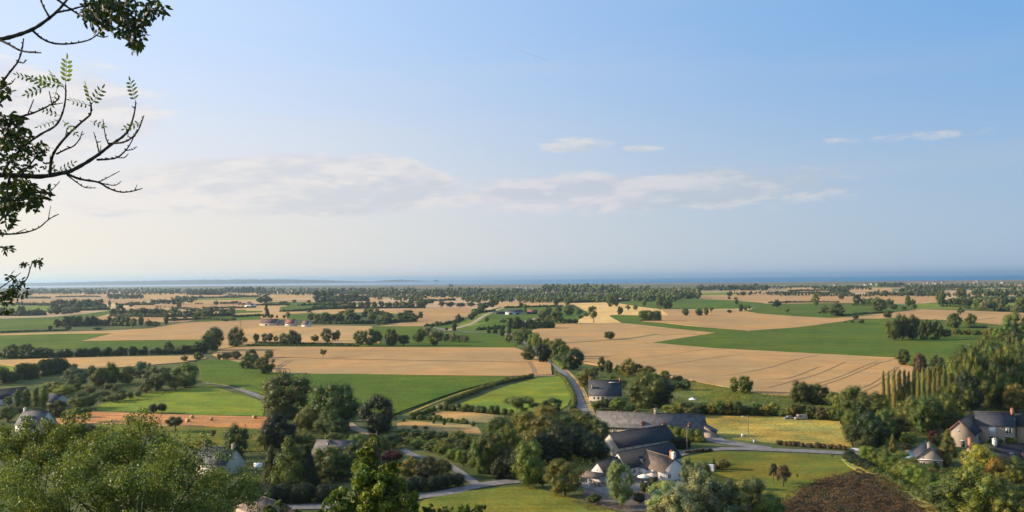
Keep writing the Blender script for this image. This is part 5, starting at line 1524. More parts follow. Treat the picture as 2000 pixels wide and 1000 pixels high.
def window(wall, L, D, face, u, z, w, h, shut=None):
    G = Geo()
    t = .09
    for a in ((u - w / 2, u + w / 2, z, z + t), (u - w / 2, u + w / 2, z + h - t, z + h), (u - w / 2, u - w / 2 + t, z + t, z + h - t), (u + w / 2 - t, u + w / 2, z + t, z + h - t), (u - .04, u + .04, z + t, z + h - t)):
        G.add(*face_box(face, L, D, a[0], a[1], a[2], a[3], .05))
    fr = obj('window', G.mesh('window', [WHITEP]), wall)
    G = Geo()
    G.add(*face_box(face, L, D, u - w / 2 + t, u + w / 2 - t, z + t, z + h - t, .02))
    obj('pane', G.mesh('pane', [shut or GLASS]), fr)
    return fr


def door(wall, L, D, face, u, w, h, m_=None, z=0):
    G = Geo()
    G.add(*face_box(face, L, D, u - w / 2, u + w / 2, z, z + h, .03))
    d = obj('door', G.mesh('door', [m_ or DOORM]), wall)
    G = Geo()
    G.add(*face_box(face, L, D, u - w / 2 - .12, u + w / 2 + .12, z + h, z + h + .15, .06))
    obj('lintel', G.mesh('lintel', [WHITEP]), d)
    return d


def dormer(parent, D, eave, ridge, x, w, h, rm, wm, y=None):
    """small gabled dormer standing on the front slope"""
    sl = (ridge - eave) / (D / 2)
    y = D * .12 if y is None else y
    z0 = eave + y * sl
    yb = y + (h + w * .45) / sl
    V = np.array([(x - w / 2, y, z0 - .05), (x + w / 2, y, z0 - .05), (x + w / 2, y, z0 + h), (x - w / 2, y, z0 + h), (x, y, z0 + h + w * .45),
                  (x - w / 2, y + h / sl, z0 + h), (x + w / 2, y + h / sl, z0 + h)])
    G = Geo()
    G.add(V, np.array([(0, 1, 2, 3)]))
    G.T.append(np.array([(3, 2, 4), (0, 3, 5), (1, 6, 2)]))
    dm = obj('dormer', G.mesh('dormer', [wm]), parent)
    G = Geo()
    e = .12
    for s in (-1, 1):
        a = [(x + s * (w / 2 + e), y - .15, z0 + h - e * .9), (x, y - .15, z0 + h + w * .45 + .03), (x, yb, z0 + h + w * .45 + .03), (x + s * (w / 2 + e), y + h / sl, z0 + h - e * .9)]
        V = np.array(a + [(p_[0], p_[1], p_[2] + .1) for p_ in a])
        G.add(V, np.array([(0, 1, 2, 3), (4, 5, 6, 7), (0, 1, 5, 4), (1, 2, 6, 5), (2, 3, 7, 6), (3, 0, 4, 7)]))
    obj('dormer_roof', G.mesh('dormer_roof', [rm]), dm)
    G = Geo()
    G.add(*box_v(x - w * .32, x + w * .32, y - .04, y + .02, z0 + .15, z0 + h - .05))
    obj('window', G.mesh('window', [GLASS]), dm)
    return dm


def house(name, label, r0, r1, ridge, eave, D, wm, rm, cat='house', group=None):
    """r0, r1: ends of the ridge in the photograph; the rest follows from real heights"""
    A, B_ = P(r0[0], r0[1], ridge), P(r1[0], r1[1], ridge)
    d = B_ - A
    L = d.length
    ux = d.normalized()
    uy = Vector((-ux.y, ux.x, 0))
    o0 = A - uy * D / 2
    root = empty(name, (o0.x, o0.y, 0), math.atan2(ux.y, ux.x))
    tag(root, label, cat, group)
    wall = obj('wall', walls_g(L, D, eave, ridge).mesh('wall', [wm]), root)
    roof = obj('roof', slab_roof(L, D, eave, ridge).mesh('roof', [rm]), root)
    return root, wall, roof, L


# white house with its terrace
root, wl, rf, L = house('farmhouse', 'long white gabled house under dark slate with a brown lit side wing and chimney', (1206, 884), (1311, 864), 7.0, 3.0, 8, WHITE, SLATED)
D = 8
dormer(rf, D, 3.0, 7.0, 7.5, 1.1, 1.5, SLATED, WHITE, y=.25)
window(wl, L, D, 'front', 3, 1.0, 1.2, 1.2)
window(wl, L, D, 'left', 4, 3.4, .8, 1.0)
G = Geo()                                                   # lean-to along the front
G.add(*box_v(5.0, 13.0, -3.2, -.02, -.2, 2.25))
an = obj('annex', G.mesh('annex', [WHITE]), root)
G = Geo()
V = np.array([(4.8, -3.5, 2.27), (13.1, -3.5, 2.27), (13.1, -.02, 3.05), (4.8, -.02, 3.05), (4.8, -3.5, 2.40), (13.1, -3.5, 2.40), (13.1, -.02, 3.18), (4.8, -.02, 3.18)])
G.add(V, np.array([(0, 1, 2, 3), (4, 5, 6, 7), (0, 1, 5, 4), (1, 2, 6, 5), (2, 3, 7, 6), (3, 0, 4, 7)]))
obj('roof', G.mesh('roof', [SLATE]), an)
for u in (6.5, 9.5, 11.8):
    G = Geo()
    G.add(*box_v(u - .5, u + .5, -3.24, -3.15, .1 if u == 9.5 else .8, 2.0))
    obj('window', G.mesh('window', [GLASS]), an)
# side wing, set in world place, a part of the same house
A, B_ = P(1262, 879.5, 6.4), P(1318, 896, 6.4)
ux = (B_ - A).normalized()
rz = math.atan2(ux.y, ux.x)
uy = Vector((-ux.y, ux.x, 0))
o0 = A - uy * 4.2
LW = (B_ - A).length
inv = (Matrix.Translation(root.location) @ Matrix.Rotation(root.rotation_euler.z, 4, 'Z')).inverted()
ml = inv @ Matrix.Translation((o0.x, o0.y, 0)) @ Matrix.Rotation(rz, 4, 'Z')
wing = obj('wing', walls_g(LW, 8.4, 2.9, 6.4).mesh('wing', [WHITE]), root)
wing.matrix_local = ml
wr_ = obj('roof', slab_roof(LW, 8.4, 2.9, 6.4).mesh('roof', [BROWNR]), wing)
d_ = door(wing, LW, 8.4, 'front', LW - 4.0, 2.4, 2.5)
window(wing, LW, 8.4, 'right', 2.2, .9, 1.1, 1.3)
window(wing, LW, 8.4, 'right', 6.0, .9, 1.1, 1.3)
window(wing, LW, 8.4, 'front', LW - 1.3, .9, .9, 1.3)
c_ = chimney(root, 0, 0, 5.2, 8.0, 1.0, .9, WHITE)
c_.name = 'chimney'
c_.matrix_local = ml @ Matrix.Translation((LW - .55, 4.2, 0))
c_.data.materials[0] = WHITE
c2_ = chimney(root, 0, 0, 5.2, 8.2, 1.0, .7, BRICK, label='red brick flue beside the white chimney')
c2_.matrix_local = ml @ Matrix.Translation((LW - 1.65, 4.2, 0))

root, wl, rf, L = house('guest_house', 'small white gabled wing with lean-to porch at the left end of the white house', (1166, 903), (1205, 893), 5.8, 2.5, 6.2, WHITE, SLATED)
window(wl, L, 6.2, 'left', 3.1, 3.2, .5, .7)
window(wl, L, 6.2, 'front', 3.0, .8, 1.2, 1.2)
window(wl, L, 6.2, 'front', 6.5, .8, 1.2, 1.2)
G = Geo()
V = np.array([(-4.6, -.3, 2.0), (-.3, -.3, 2.9), (-.3, 6.5, 2.9), (-4.6, 6.5, 2.0)])
V = np.concatenate([V, V + np.array([0, 0, .14])])
G.add(V, np.array([(0, 1, 2, 3), (4, 5, 6, 7), (0, 1, 5, 4), (1, 2, 6, 5), (2, 3, 7, 6), (3, 0, 4, 7)]))
pr = obj('porch_roof', G.mesh('porch_roof', [BROWNR]), root)
for x, y in ((-4.3, .1), (-4.3, 3.1), (-4.3, 6.1), (-2.2, .1)):
    G = Geo()
    G.add(*box_v(x - .09, x + .09, y - .09, y + .09, 0, 2.05 if x < -4 else 2.5))
    obj('post', G.mesh('post', [WHITEP]), pr)

# barn with dark roof
root, wl, rf, L = house('barn', 'long low barn with blackish slate roof and pale plank wall behind the white house', (1190, 847), (1301, 831), 7.2, 3.2, 9, CREAM, SLATED, 'barn')
for u in np.linspace(2.5, L - 3, 6):
    G = Geo()
    G.add(*face_box('front', L, 9, u - .15, u + .15, 0, 3.0, .04))
    obj('post', G.mesh('post', [DOORM]), wl)
door(wl, L, 9, 'front', L * .7, 1.6, 2.2)

# long stone house
root, wl, rf, L = house('stone_farmhouse', 'long stone farmhouse with grey slate roof and three red edged dormers', (1166, 804), (1376, 810), 8.0, 3.2, 8.6, STONE, SLATEG)
for u in (L * .44, L * .635, L * .87):
    dormer(rf, 8.6, 3.2, 8.0, u, 1.3, 1.2, REDR, BRICK, y=.35)
chimney(rf, L * .555, 4.3, 7.4, 9.6, 1.4, .9, STONE)
for u in np.linspace(3, L - 3, 9):
    window(wl, L, 8.6, 'front', u, .9, 1.1, 1.4)
door(wl, L, 8.6, 'front', L * .70, 1.2, 2.2)
G = Geo()
V = np.array([(L + .02, 0, -.3), (L + 4.2, 0, -.3), (L + 4.2, 7, -.3), (L + .02, 7, -.3), (L + .02, 0, 4.2), (L + 4.2, 0, 2.0), (L + 4.2, 7, 2.0), (L + .02, 7, 4.2)])
G.add(V, np.array([(0, 1, 5, 4), (1, 2, 6, 5), (2, 3, 7, 6), (0, 4, 7, 3), (4, 5, 6, 7)]))
ls = obj('lean_to', G.mesh('lean_to', [STONE]), root)
G = Geo()
V = np.array([(L + .05, -.3, 4.25), (L + 4.6, -.3, 1.87), (L + 4.6, 7.3, 1.87), (L + .05, 7.3, 4.25)])
V = np.concatenate([V, V + np.array([0, 0, .14])])
G.add(V, np.array([(0, 1, 2, 3), (4, 5, 6, 7), (0, 1, 5, 4), (1, 2, 6, 5), (2, 3, 7, 6), (3, 0, 4, 7)]))
obj('roof', G.mesh('roof', [SLATE]), ls)

# dark slate roofed house by the road
root, wl, rf, L = house('stone_house', 'stone house with large dark slate roof beside the country road', (1150, 743), (1213, 743), 9.4, 2.8, 11, CREAM, SLATE)
for u in (2.5, 4.6):
    window(wl, L, 11, 'front', u, .9, 1.0, 1.2)
door(wl, L, 11, 'front', 6.6, 1.1, 2.1)
chimney(rf, 1.6, 2.6, 5.4, 7.2, .9, .7, STONE)
chimney(rf, L - .5, 5.5, 8.6, 10.6, 1.0, .8, BRICK)
G = Geo()
G.add(*box_v(L * .62, L * .95, 4.0, 4.9, 8.35, 8.7))
obj('skylight', G.mesh('skylight', [METAL]), rf)

# stone houses at the right edge
root, wl, rf, L = house('manor_house', 'tall two storey stone house with smooth dark slate roof at the right edge', (1904, 804), (1979, 807), 10.0, 6.0, 9, STONE, SLATE)
window(wl, L, 9, 'front', 5.1, 3.1, 2.1, 2.4, WHITEP)
window(wl, L, 9, 'front', 10.3, 3.3, 2.0, 2.0)
door(wl, L, 9, 'front', 5.1, 2.0, 2.2)
door(wl, L, 9, 'front', 10.3, 2.4, 2.3)
chimney(rf, L - .4, 4.5, 9.2, 11.4, .9, 1.5, BRICK)
root, wl, rf, L = house('stone_house', 'stone house adjoining the tall one, cut by the right edge', (1983, 809), (2050, 812), 9.4, 6.0, 8.6, STONE, SLATED)
window(wl, L, 8.6, 'front', 3.0, 3.4, 1.1, 1.4)
window(wl, L, 8.6, 'front', 3.0, .8, 1.1, 1.4)
window(wl, L, 8.6, 'front', 7.0, 3.4, 1.1, 1.4)
root, wl, rf, L = house('stone_wing', 'stone gable wing with brick edged slate roof left of the tall house', (1896, 808), (1873, 824), 8.6, 4.2, 9.0, STONE, SLATED)
window(wl, L, 9, 'right', 4.5, 5.0, .8, 1.0)
for s in (0, 1):
    G = Geo()
    y0_ = -.4 if s == 0 else 9.4
    z0_ = 4.2 - .4 * 4.4 / 4.5
    a = [(L + .05, y0_, z0_ + .15), (L + .45, y0_, z0_ + .15), (L + .45, 4.5, 8.75), (L + .05, 4.5, 8.75)]
    V = np.array(a + [(x, y, z + .25) for x, y, z in a])
    G.add(V, np.array([(0, 1, 2, 3), (4, 5, 6, 7), (0, 1, 5, 4), (1, 2, 6, 5), (2, 3, 7, 6), (3, 0, 4, 7)]))
    obj('gable_coping', G.mesh('gable_coping', [BRICK]), rf)
window(wl, L, 9, 'right', 2.6, 1.0, 1.0, 1.4)
door(wl, L, 9, 'right', 5.6, 1.1, 2.2)
root, wl, rf, L = house('low_house', 'low stone house with wide dark roof and two chimneys, lower right', (1892, 871), (2045, 866), 7.2, 3.0, 8.6, STONE, SLATED)
chimney(rf, .45, 4.3, 6.4, 9.4, .9, 1.1, BRICK)
chimney(rf, L * .33, 4.3, 6.4, 9.0, 1.1, .9, WHITE)
G = Geo()
G.add(*box_v(L * .45, L * .50, 1.6, 2.6, 4.7, 5.2))
obj('skylight', G.mesh('skylight', [METAL]), rf)
door(wl, L, 8.6, 'front', L * .52, 2.0, 2.3)
window(wl, L, 8.6, 'front', L * .64, .9, 1.2, 1.3)
window(wl, L, 8.6, 'front', L * .30, .9, 1.2, 1.3)
dormer(rf, 8.6, 3.0, 7.2, L * .62, 1.4, 1.2, SLATED, BRICK, y=.5)
root, wl, rf, L = house('small_stone_house', 'small stone house with gable and chimney facing the viewer, left of the big conifer', (1808, 862), (1815, 875.5), 6.4, 3.4, 7.4, STONE, SLATE)
chimney(rf, L - .45, 3.7, 5.6, 7.8, .8, 1.1, STONE)
window(wl, L, 7.4, 'right', 1.6, 3.1, .7, .9)
window(wl, L, 7.4, 'right', 1.8, .6, 1.6, 1.5)
door(wl, L, 7.4, 'right', 5.6, 1.2, 2.1)
G = Geo()
G.add(*face_box('right', L, 7.4, -.1, 7.5, 2.75, 2.95, .25))
obj('trim', G.mesh('trim', [WHITEP]), wl)
G = Geo()
G.add(*box_v(1.5, L - 2, -3.0, -.02, -.2, 2.3))
cs = obj('conservatory', G.mesh('conservatory', [METAL]), root)
G = Geo()
V = np.array([(1.3, -3.2, 2.32), (L - 1.8, -3.2, 2.32), (L - 1.8, -.02, 3.2), (1.3, -.02, 3.2)])
V = np.concatenate([V, V + np.array([0, 0, .08])])
G.add(V, np.array([(0, 1, 2, 3), (4, 5, 6, 7), (0, 1, 5, 4), (1, 2, 6, 5), (2, 3, 7, 6), (3, 0, 4, 7)]))
obj('roof', G.mesh('roof', [simple('glass_roof', (.22, .30, .34), .3, .1, 1)]), cs)

# houses on the lower left
root, wl, rf, L = house('white_house', 'white gabled house with three dormers beneath four trimmed garden columns', (47, 802), (94, 803.5), 8.0, 3.0, 9.4, WHITE, SLATEG)
for u in (2.2, 4.6, 7.0):
    dormer(rf, 9.4, 3.0, 8.0, u, 1.4, 1.5, SLATED, WHITE, y=1.0)
window(wl, L, 9.4, 'right', 4.7, 4.4, .8, 1.1)
window(wl, L, 9.4, 'right', 2.2, 1.0, 1.1, 1.2)
window(wl, L, 9.4, 'right', 7.2, 1.0, 1.1, 1.2)
chimney(rf, .5, 4.7, 7.2, 9.0, .9, .8, WHITE)
root, wl, rf, L = house('pale_house', 'cream house with slate roof and bright right gable behind the leafy foreground tree', (399, 871), (459, 876), 7.8, 3.6, 9, CREAM, SLATE)
chimney(rf, .6, 4.5, 7.0, 8.8, 1.0, .8, STONE)
chimney(rf, L - .6, 4.5, 7.0, 9.0, 1.0, .8, STONE)
window(wl, L, 9, 'right', 4.5, 4.6, .8, 1.0)
for u in (2, 5, 8):
    window(wl, L, 9, 'front', u, 1.0, 1.0, 1.3)
dormer(rf, 9, 3.6, 7.8, L * .62, 1.3, 1.3, SLATED, CREAM, y=1.0)
root, wl, rf, L = house('bungalow', 'house with broad grey slate roof half hidden by a yellow green tree', (620, 860), (697, 862), 6.6, 2.8, 10, WHITE, SLATEG)
dormer(rf, 10, 2.8, 6.6, L * .33, 1.1, 1.0, SLATED, WHITE, y=3.4)
window(wl, L, 10, 'front', 3, .9, 1.2, 1.2)
window(wl, L, 10, 'front', 10, .9, 1.2, 1.2)
root, wl, rf, L = house('cottage', 'low cottage with brownish grey roof and stone chimney at the bottom left', (489, 962), (546, 982), 5.2, 2.4, 8, STONE, BROWNR)
chimney(rf, .4, 4, 4.6, 6.6, .9, .8, STONE)
window(wl, L, 8, 'right', 4, 1.0, .9, 1.0)
root, wl, rf, L = house('shed_house', 'dark roofed house at the left edge behind trimmed columns', (-26, 764), (50, 756), 7, 3, 9, WHITE, SLATED)
window(wl, L, 9, 'front', 6, 1, 1, 1.2)
window(wl, L, 9, 'right', 4.5, 1, 1, 1.2)
root, wl, rf, L = house('garden_house', 'small white gable between the left edge house and the columns', (23, 765), (21, 771.5), 5.0, 2.8, 4.6, WHITE, SLATED)
window(wl, L, 4.6, 'right', 2.3, 1, .8, 1.0)
root, wl, rf, L = house('outbuilding', 'low dark roofed outbuilding right of the four trimmed columns', (97, 769), (122, 771), 5.0, 2.0, 10, CREAM, SLATE)
door(wl, L, 10, 'front', 2.5, 1.4, 1.8)
root, wl, rf, L = house('garage', 'small grey roofed shed behind the dark garden bushes at left', (170, 856), (196, 857), 4.0, 2.3, 6, STONE, SLATEG)
door(wl, L, 6, 'front', 2.0, 1.6, 1.9)

# farm in the middle distance
root, wl, rf, L = house('farm_barn', 'long dark red roofed barn of the distant farm', (511.5, 623), (543, 623), 9, 4.2, 13, CREAM, simple('old_red_roof', (0.105, 0.062, 0.052), .85, .2, .5), 'barn')
door(wl, L, 13, 'front', L * .4, 3, 3)
root, wl, rf, L = house('farm_house', 'small grey red annexe right of the long distant barn', (544, 625.5), (552, 626), 7, 4.0, 9, STONE, simple('annexe_roof', (0.15, 0.09, 0.08), .85, .2, .5))
root, wl, rf, L = house('farm_house', 'red roofed house of the distant farm between barn and grey roof', (560, 623.5), (577, 623.5), 9.5, 4.4, 11, CREAM, REDR)
window(wl, L, 11, 'front', 3, 1.5, 1.4, 1.6)
root, wl, rf, L = house('farm_house', 'grey roofed house at the right end of the distant farm', (592, 626.5), (604, 626.5), 8, 3.6, 9, WHITE, BROWNR)
root, wl, rf, L = house('farm_shed', 'long grey roofed cattle shed on the bright green field', (987, 605), (1021, 604.6), 8, 4.2, 15, METAL, SLATE, 'barn')
door(wl, L, 15, 'front', L * .3, 6, 3.2)
door(wl, L, 15, 'front', L * .7, 6, 3.2)
root, wl, rf, L = house('farm_shed', 'red roofed shed right of the slim poplar at the cattle shed', (1031, 605), (1048, 605), 7.4, 4.2, 12, DOORM, REDR, 'barn')
root, wl, rf, L = house('farm_shed', 'low dark shed at the left end of the cattle shed', (967, 609), (985, 608.6), 4.2, 3.0, 9, DOORM, SLATED, 'barn')
root, wl, rf, L = house('farm_house', 'pale hipped house at the wood edge behind the stubble', (1209, 579.5), (1218, 579.5), 8, 4.5, 10, WHITE, BROWNR)
root, wl, rf, L = house('farm_house', 'grey building far left of the red roofed farm', (482, 592.5), (497, 593), 8, 4.0, 10, WHITE, SLATE)

# far villages: copies of one small house, too small in the photograph to show their parts
def tiny(col_, roofm):
    G = Geo()
    L_, D_ = 12, 9
    Vw = walls_g(L_, D_, 4.6, 8.2)
    me = Vw.mesh('village_house', [col_, roofm])
    mi = np.zeros(len(me.polygons), dtype=np.int32)
    for p_ in me.polygons:
        if abs(p_.normal.z) > .3:
            mi[p_.index] = 1
    me.polygons.foreach_set('material_index', mi)
    return me


VR = simple('village_render', (0.36, 0.32, 0.27), .9, .1, .05)
TINY = [tiny(VR, SLATE), tiny(VR, REDR), tiny(CREAM, BROWNR)]
vill = [('houses of the far village on the left coast', 'tiny pale house of the far village on the left coast',
         [(55, 570), (66, 571), (88, 570), (104, 571), (118, 573), (139, 573), (160, 574), (181, 574), (207, 570), (230, 573), (290, 574), (330, 574)]),
        ('houses of the far village left of the middle', 'tiny pale house of the far village left of the middle',
         [(512, 570), (541, 573), (552, 572), (565, 573), (572, 571), (579, 572), (590, 573), (640, 572), (660, 570), (722, 571), (727, 573), (734, 570), (738, 573), (743, 571), (750, 573), (755, 569), (760, 572), (766, 570)]),
        ('houses of the far village in the middle', 'tiny pale house of the far village in the middle',
         [(850, 575), (856, 577), (942, 576), (946, 575), (974, 588), (990, 588), (1003, 566), (1010, 562), (1020, 564), (1027, 563), (1032, 566), (1040, 565), (1031, 575), (1068, 574), (1076, 573), (1161, 566), (930, 562), (940, 563)]),
        ('houses of the far village on the right coast', 'tiny bright house of the far village on the right coast',
         [(1629, 559), (1682, 558), (1689, 558), (1696, 558), (1703, 557), (1710, 557), (1778, 557), (1786, 558), (1794, 556), (1802, 555), (1814, 554), (1822, 553), (1830, 555), (1840, 553), (1906, 553), (1910, 552), (1953, 553), (1960, 554)])]
k_ = 0
for grp, lab, pts_ in vill:
    for (x, y) in pts_:
        o = obj('village_house', TINY[(k_ * 7 + k_ // 3) % 3])
        o.location = P(x, y, 0)
        o.rotation_euler = (0, 0, (k_ * 1.7) % 3.1 - 1.2)
        s_ = 1.0 + .25 * math.sin(k_ * 3.3)
        o.scale = (s_ * 1.2, s_ * 1.2, s_ * 1.2)
        tag(o, lab, 'house', grp)
        k_ += 1
# church tower on the far left
p_ = P(277, 574, 0)
root = empty('church', p_)
tag(root, 'church tower with short spire above the far left village', 'church')
G = Geo()
G.add(*box_v(-4, 4, -4, 4, 0, 24))
obj('tower', G.mesh('tower', [STONE]), root)
G = Geo()
V = np.array([(-4.6, -4.6, 24), (4.6, -4.6, 24), (4.6, 4.6, 24), (-4.6, 4.6, 24), (0, 0, 38)])
G.add(V, np.array([(0, 1, 4), (1, 2, 4), (2, 3, 4), (3, 0, 4)]))
obj('spire', G.mesh('spire', [SLATED]), root)
root, = (empty('water_tower', P(1907, 553, 0)),)
tag(root, 'pale water tower above the far right trees', 'tower')
V, Fc = tube([(0, 0, 0), (0, 0, 11), (0, 0, 14), (0, 0, 18), (0, 0, 18.5)], [2.5, 2, 4.5, 5, .1], 12)
G = Geo()
G.add(V, Fc)
obj('tank', G.mesh('tank', [CREAM]), root)

# ------------------------------------------------------------------ small things
def pole(label, foot, top, arm=0):
    p_ = P(*foot, 0)
    h = (foot[1] - top) * mpp(p_)
    root = empty('utility_pole', p_)
    tag(root, label, 'utility pole')
    G = Geo()
    G.add(*tube([(0, 0, -.3), (0, 0, h)], [.17, .12], 8))
    obj('post', G.mesh('post', [WOODP]), root)
    G = Geo()
    G.add(*box_v(-.6, .6, -.06, .06, h - .5, h - .38))
    for x in (-.5, 0, .5):
        G.add(*tube([(x, 0, h - .38), (x, 0, h - .2)], [.05, .04], 6))
    obj('crossarm', G.mesh('crossarm', [WOODP]), root)
    if arm:
        G = Geo()
        G.add(*tube([(0, 0, h - .7), (-1.0, -.1, h - .2), (-1.7, -.1, h - .25)], [.05, .04, .04], 6))
        ar = obj('lamp_arm', G.mesh('lamp_arm', [METAL]), root)
        G = Geo()
        G.add(*box_v(-2.3, -1.6, -.25, .1, h - .38, h - .2))
        obj('lamp', G.mesh('lamp', [WHITEP]), ar)


pole('wooden utility pole standing before the stone farmhouse by the road', (1342, 878), 834)
pole('utility pole with street lamp arm on the edge of the hay field', (1462, 862), 812, 1)

root = empty('notice_board', P(1450.5, 859, 0))
tag(root, 'white notice board on posts left of the lamp pole', 'sign')
G = Geo()
G.add(*box_v(-.45, .45, -.04, .04, 1.0, 2.2))
obj('board', G.mesh('board', [WHITEP]), root)
for x in (-.4, .4):
    G = Geo()
    G.add(*box_v(x - .05, x + .05, .05, .15, 0, 2.1))
    obj('post', G.mesh('post', [WOODP]), root)
o = empty('bin', P(1474, 865, 0))
tag(o, 'small grey recycling bin right of the lamp pole', 'bin')
G = Geo()
G.add(*box_v(-.5, .5, -.4, .4, 0, 1.0))
obj('box', G.mesh('box', [METAL]), o)
G = Geo()
G.add(*box_v(-.54, .54, -.44, .44, 1.0, 1.12))
obj('lid', G.mesh('lid', [simple('blue_lid', (.25, .32, .38), .5, .1, 1)]), o)

STRAW = simple('straw', (0.42, 0.29, 0.13), 0.95, 0.3, 4.0)
bal = None
for k_, (x, y, lab) in enumerate(((367, 825, 'round straw bale, nearest of the four on the orange stubble'), (375, 818, 'round straw bale just behind the nearest one on the stubble'),
                                  (413, 822, 'round straw bale lying alone in the middle of the stubble'), (497, 818, 'round straw bale at the right end beside the yellowish bush'))):
    p_ = P(x, y, 0)
    if bal is None:
        G = Geo()
        G.add(*tube([(-.7, 0, .78), (-.68, 0, .78), (.68, 0, .78), (.7, 0, .78)], [.01, .78, .78, .01], 20))
        G.add(*tube([(-.72, 0, .78), (-.70, 0, .78)], [.55, .55], 16))
        bal = G.mesh('straw_bale', [STRAW])
    o = obj('straw_bale', bal, loc=p_)
    o.rotation_euler = (0, 0, .5 * k_ - .6)
    tag(o, lab, 'straw bale', 'straw bales on the orange stubble')


def car(label, px, rz, col_, name='parked_car', van=False):
    root = empty(name, P(px[0], px[1], 0), rz)
    tag(root, label, 'van' if van else 'car')
    m_ = simple('car_paint', col_, .3, .03, 1, spec=.6)
    L_, W_, h1, h2 = (5.2, 1.95, 1.1, 2.2) if van else (4.2, 1.75, .85, 1.45)
    prof = [(-L_ / 2, .35), (-L_ / 2, h1 * .9), (-L_ * .32 if not van else -L_ * .38, h1), (-L_ * .17 if not van else -L_ * .25, h2), (L_ * .22 if not van else L_ * .46, h2), (L_ * .42 if not van else L_ / 2, h1), (L_ / 2, h1 * .85), (L_ / 2, .35)]
    V, n_ = [], len(prof)
    for s in (-1, 1):
        for x, z in prof:
            V.append((x, s * W_ / 2 * (.86 if z > h1 + .1 else 1), z))
    bm = bmesh.new()
    vs_ = [bm.verts.new(v) for v in V]
    bm.faces.new(vs_[:n_])
    bm.faces.new(list(reversed(vs_[n_:])))
    for i in range(n_):
        j = (i + 1) % n_
        bm.faces.new((vs_[i], vs_[i + n_], vs_[j + n_], vs_[j]))
    bmesh.ops.recalc_face_normals(bm, faces=bm.faces)
    bmesh.ops.bevel(bm, geom=bm.edges[:], offset=.06, segments=2, affect='EDGES')
    me = bpy.data.meshes.new('body')
    bm.to_mesh(me)
    bm.free()
    me.materials.append(m_)
    bd = obj('body', me, root)
    G = Geo()
    for s in (-1, 1):
        G.add(*box_v(-L_ * .14, L_ * (.2 if not van else .0), s * W_ / 2 * .93 - .03, s * W_ / 2 * .93 + .03, h1 + .08, h2 - .15))
    obj('window', G.mesh('window', [GLASS]), bd)
    G = Geo()
    x_a, x_b = (-L_ * .32, -L_ * .17) if not van else (-L_ * .38, -L_ * .25)
    V = np.array([(x_a - .03, -W_ * .36, h1 + .06), (x_a - .03, W_ * .36, h1 + .06), (x_b - .03, W_ * .36, h2 - .1), (x_b - .03, -W_ * .36, h2 - .1)])
    V = np.concatenate([V, V + np.array([.05, 0, -.02])])
    G.add(V, np.array([(0, 1, 2, 3), (4, 5, 6, 7), (0, 1, 5, 4), (1, 2, 6, 5), (2, 3, 7, 6), (3, 0, 4, 7)]))
    obj('windscreen', G.mesh('windscreen', [GLASS]), bd)
    for sx in (-.3, .3):
        for sy in (-1, 1):
            G = Geo()
            G.add(*tube([(sx * L_, sy * (W_ / 2 - .2), .33), (sx * L_, sy * (W_ / 2 - .19), .33), (sx * L_, sy * (W_ / 2 + .01), .33), (sx * L_, sy * (W_ / 2 + .02), .33)], [.01, .33, .33, .01], 14))
            obj('wheel', G.mesh('wheel', [DOORM]), root)


car('white car parked in the garden behind the dark roofed house', (1164, 737), .3, (.7, .7, .7))
car('pale car parked beside the side wing behind the willows', (1337, 930), .5, (.55, .57, .6))
car('white van parked on the lawn edge behind the willow tops', (1379, 921), -.4, (.55, .55, .56), van=True)
car('dark blue car in the yard left of the small stone house', (1776, 898), .1, (.015, .02, .05))
car('white van at the back of the hay field under the hedge', (1564, 820), .1, (.34, .27, .23), van=True)
car('small grey car at the back of the hay field, left of the van', (1541, 819), .1, (.25, .24, .22))


def parasol(label, px, col_):
    root = empty('parasol', P(px[0], px[1], 0))
    tag(root, label, 'parasol', 'parasols on the terrace')
    G = Geo()
    G.add(*tube([(0, 0, 0), (0, 0, 2.6)], [.04, .04], 8))
    obj('pole', G.mesh('pole', [WOODP]), root)
    V = [(0, 0, 2.75)] + [(2.0 * math.cos(a * math.pi / 4), 2.0 * math.sin(a * math.pi / 4), 2.05) for a in range(8)] + \
        [(2.0 * math.cos(a * math.pi / 4), 2.0 * math.sin(a * math.pi / 4), 1.88) for a in range(8)]
    G = Geo()
    G.V.append(np.array(V, dtype=float))
    G.n = len(V)
    G.T.append(np.array([(0, 1 + a, 1 + (a + 1) % 8) for a in range(8)]))
    G.Q.append(np.array([(1 + a, 9 + a, 9 + (a + 1) % 8, 1 + (a + 1) % 8) for a in range(8)]))
    obj('canopy', G.mesh('canopy', [simple('parasol_cloth', col_, .8, .04, 1)]), root)
    G = Geo()
    G.add(*tube([(0, 0, 0), (0, 0, .12)], [.35, .3], 10))
    obj('base', G.mesh('base', [METAL]), root)


parasol('open cream parasol, left of the two on the terrace', (1258, 944), (.72, .66, .52))
parasol('open peach parasol, right of the two beside the barn door', (1273, 942), (.72, .48, .32))


def table_set(label, px):
    root = empty('garden_table', P(px[0], px[1], 0))
    tag(root, label, 'table')
    G = Geo()
    G.add(*tube([(0, 0, .70), (0, 0, .701), (0, 0, .74), (0, 0, .741)], [.01, .6, .6, .01], 16))
    obj('tabletop', G.mesh('tabletop', [WHITEP]), root)
    for a in range(4):
        G = Geo()
        x, y = .4 * math.cos(a * 1.57 + .78), .4 * math.sin(a * 1.57 + .78)
        G.add(*box_v(x - .03, x + .03, y - .03, y + .03, 0, .7))
        obj('leg', G.mesh('leg', [WHITEP]), root)


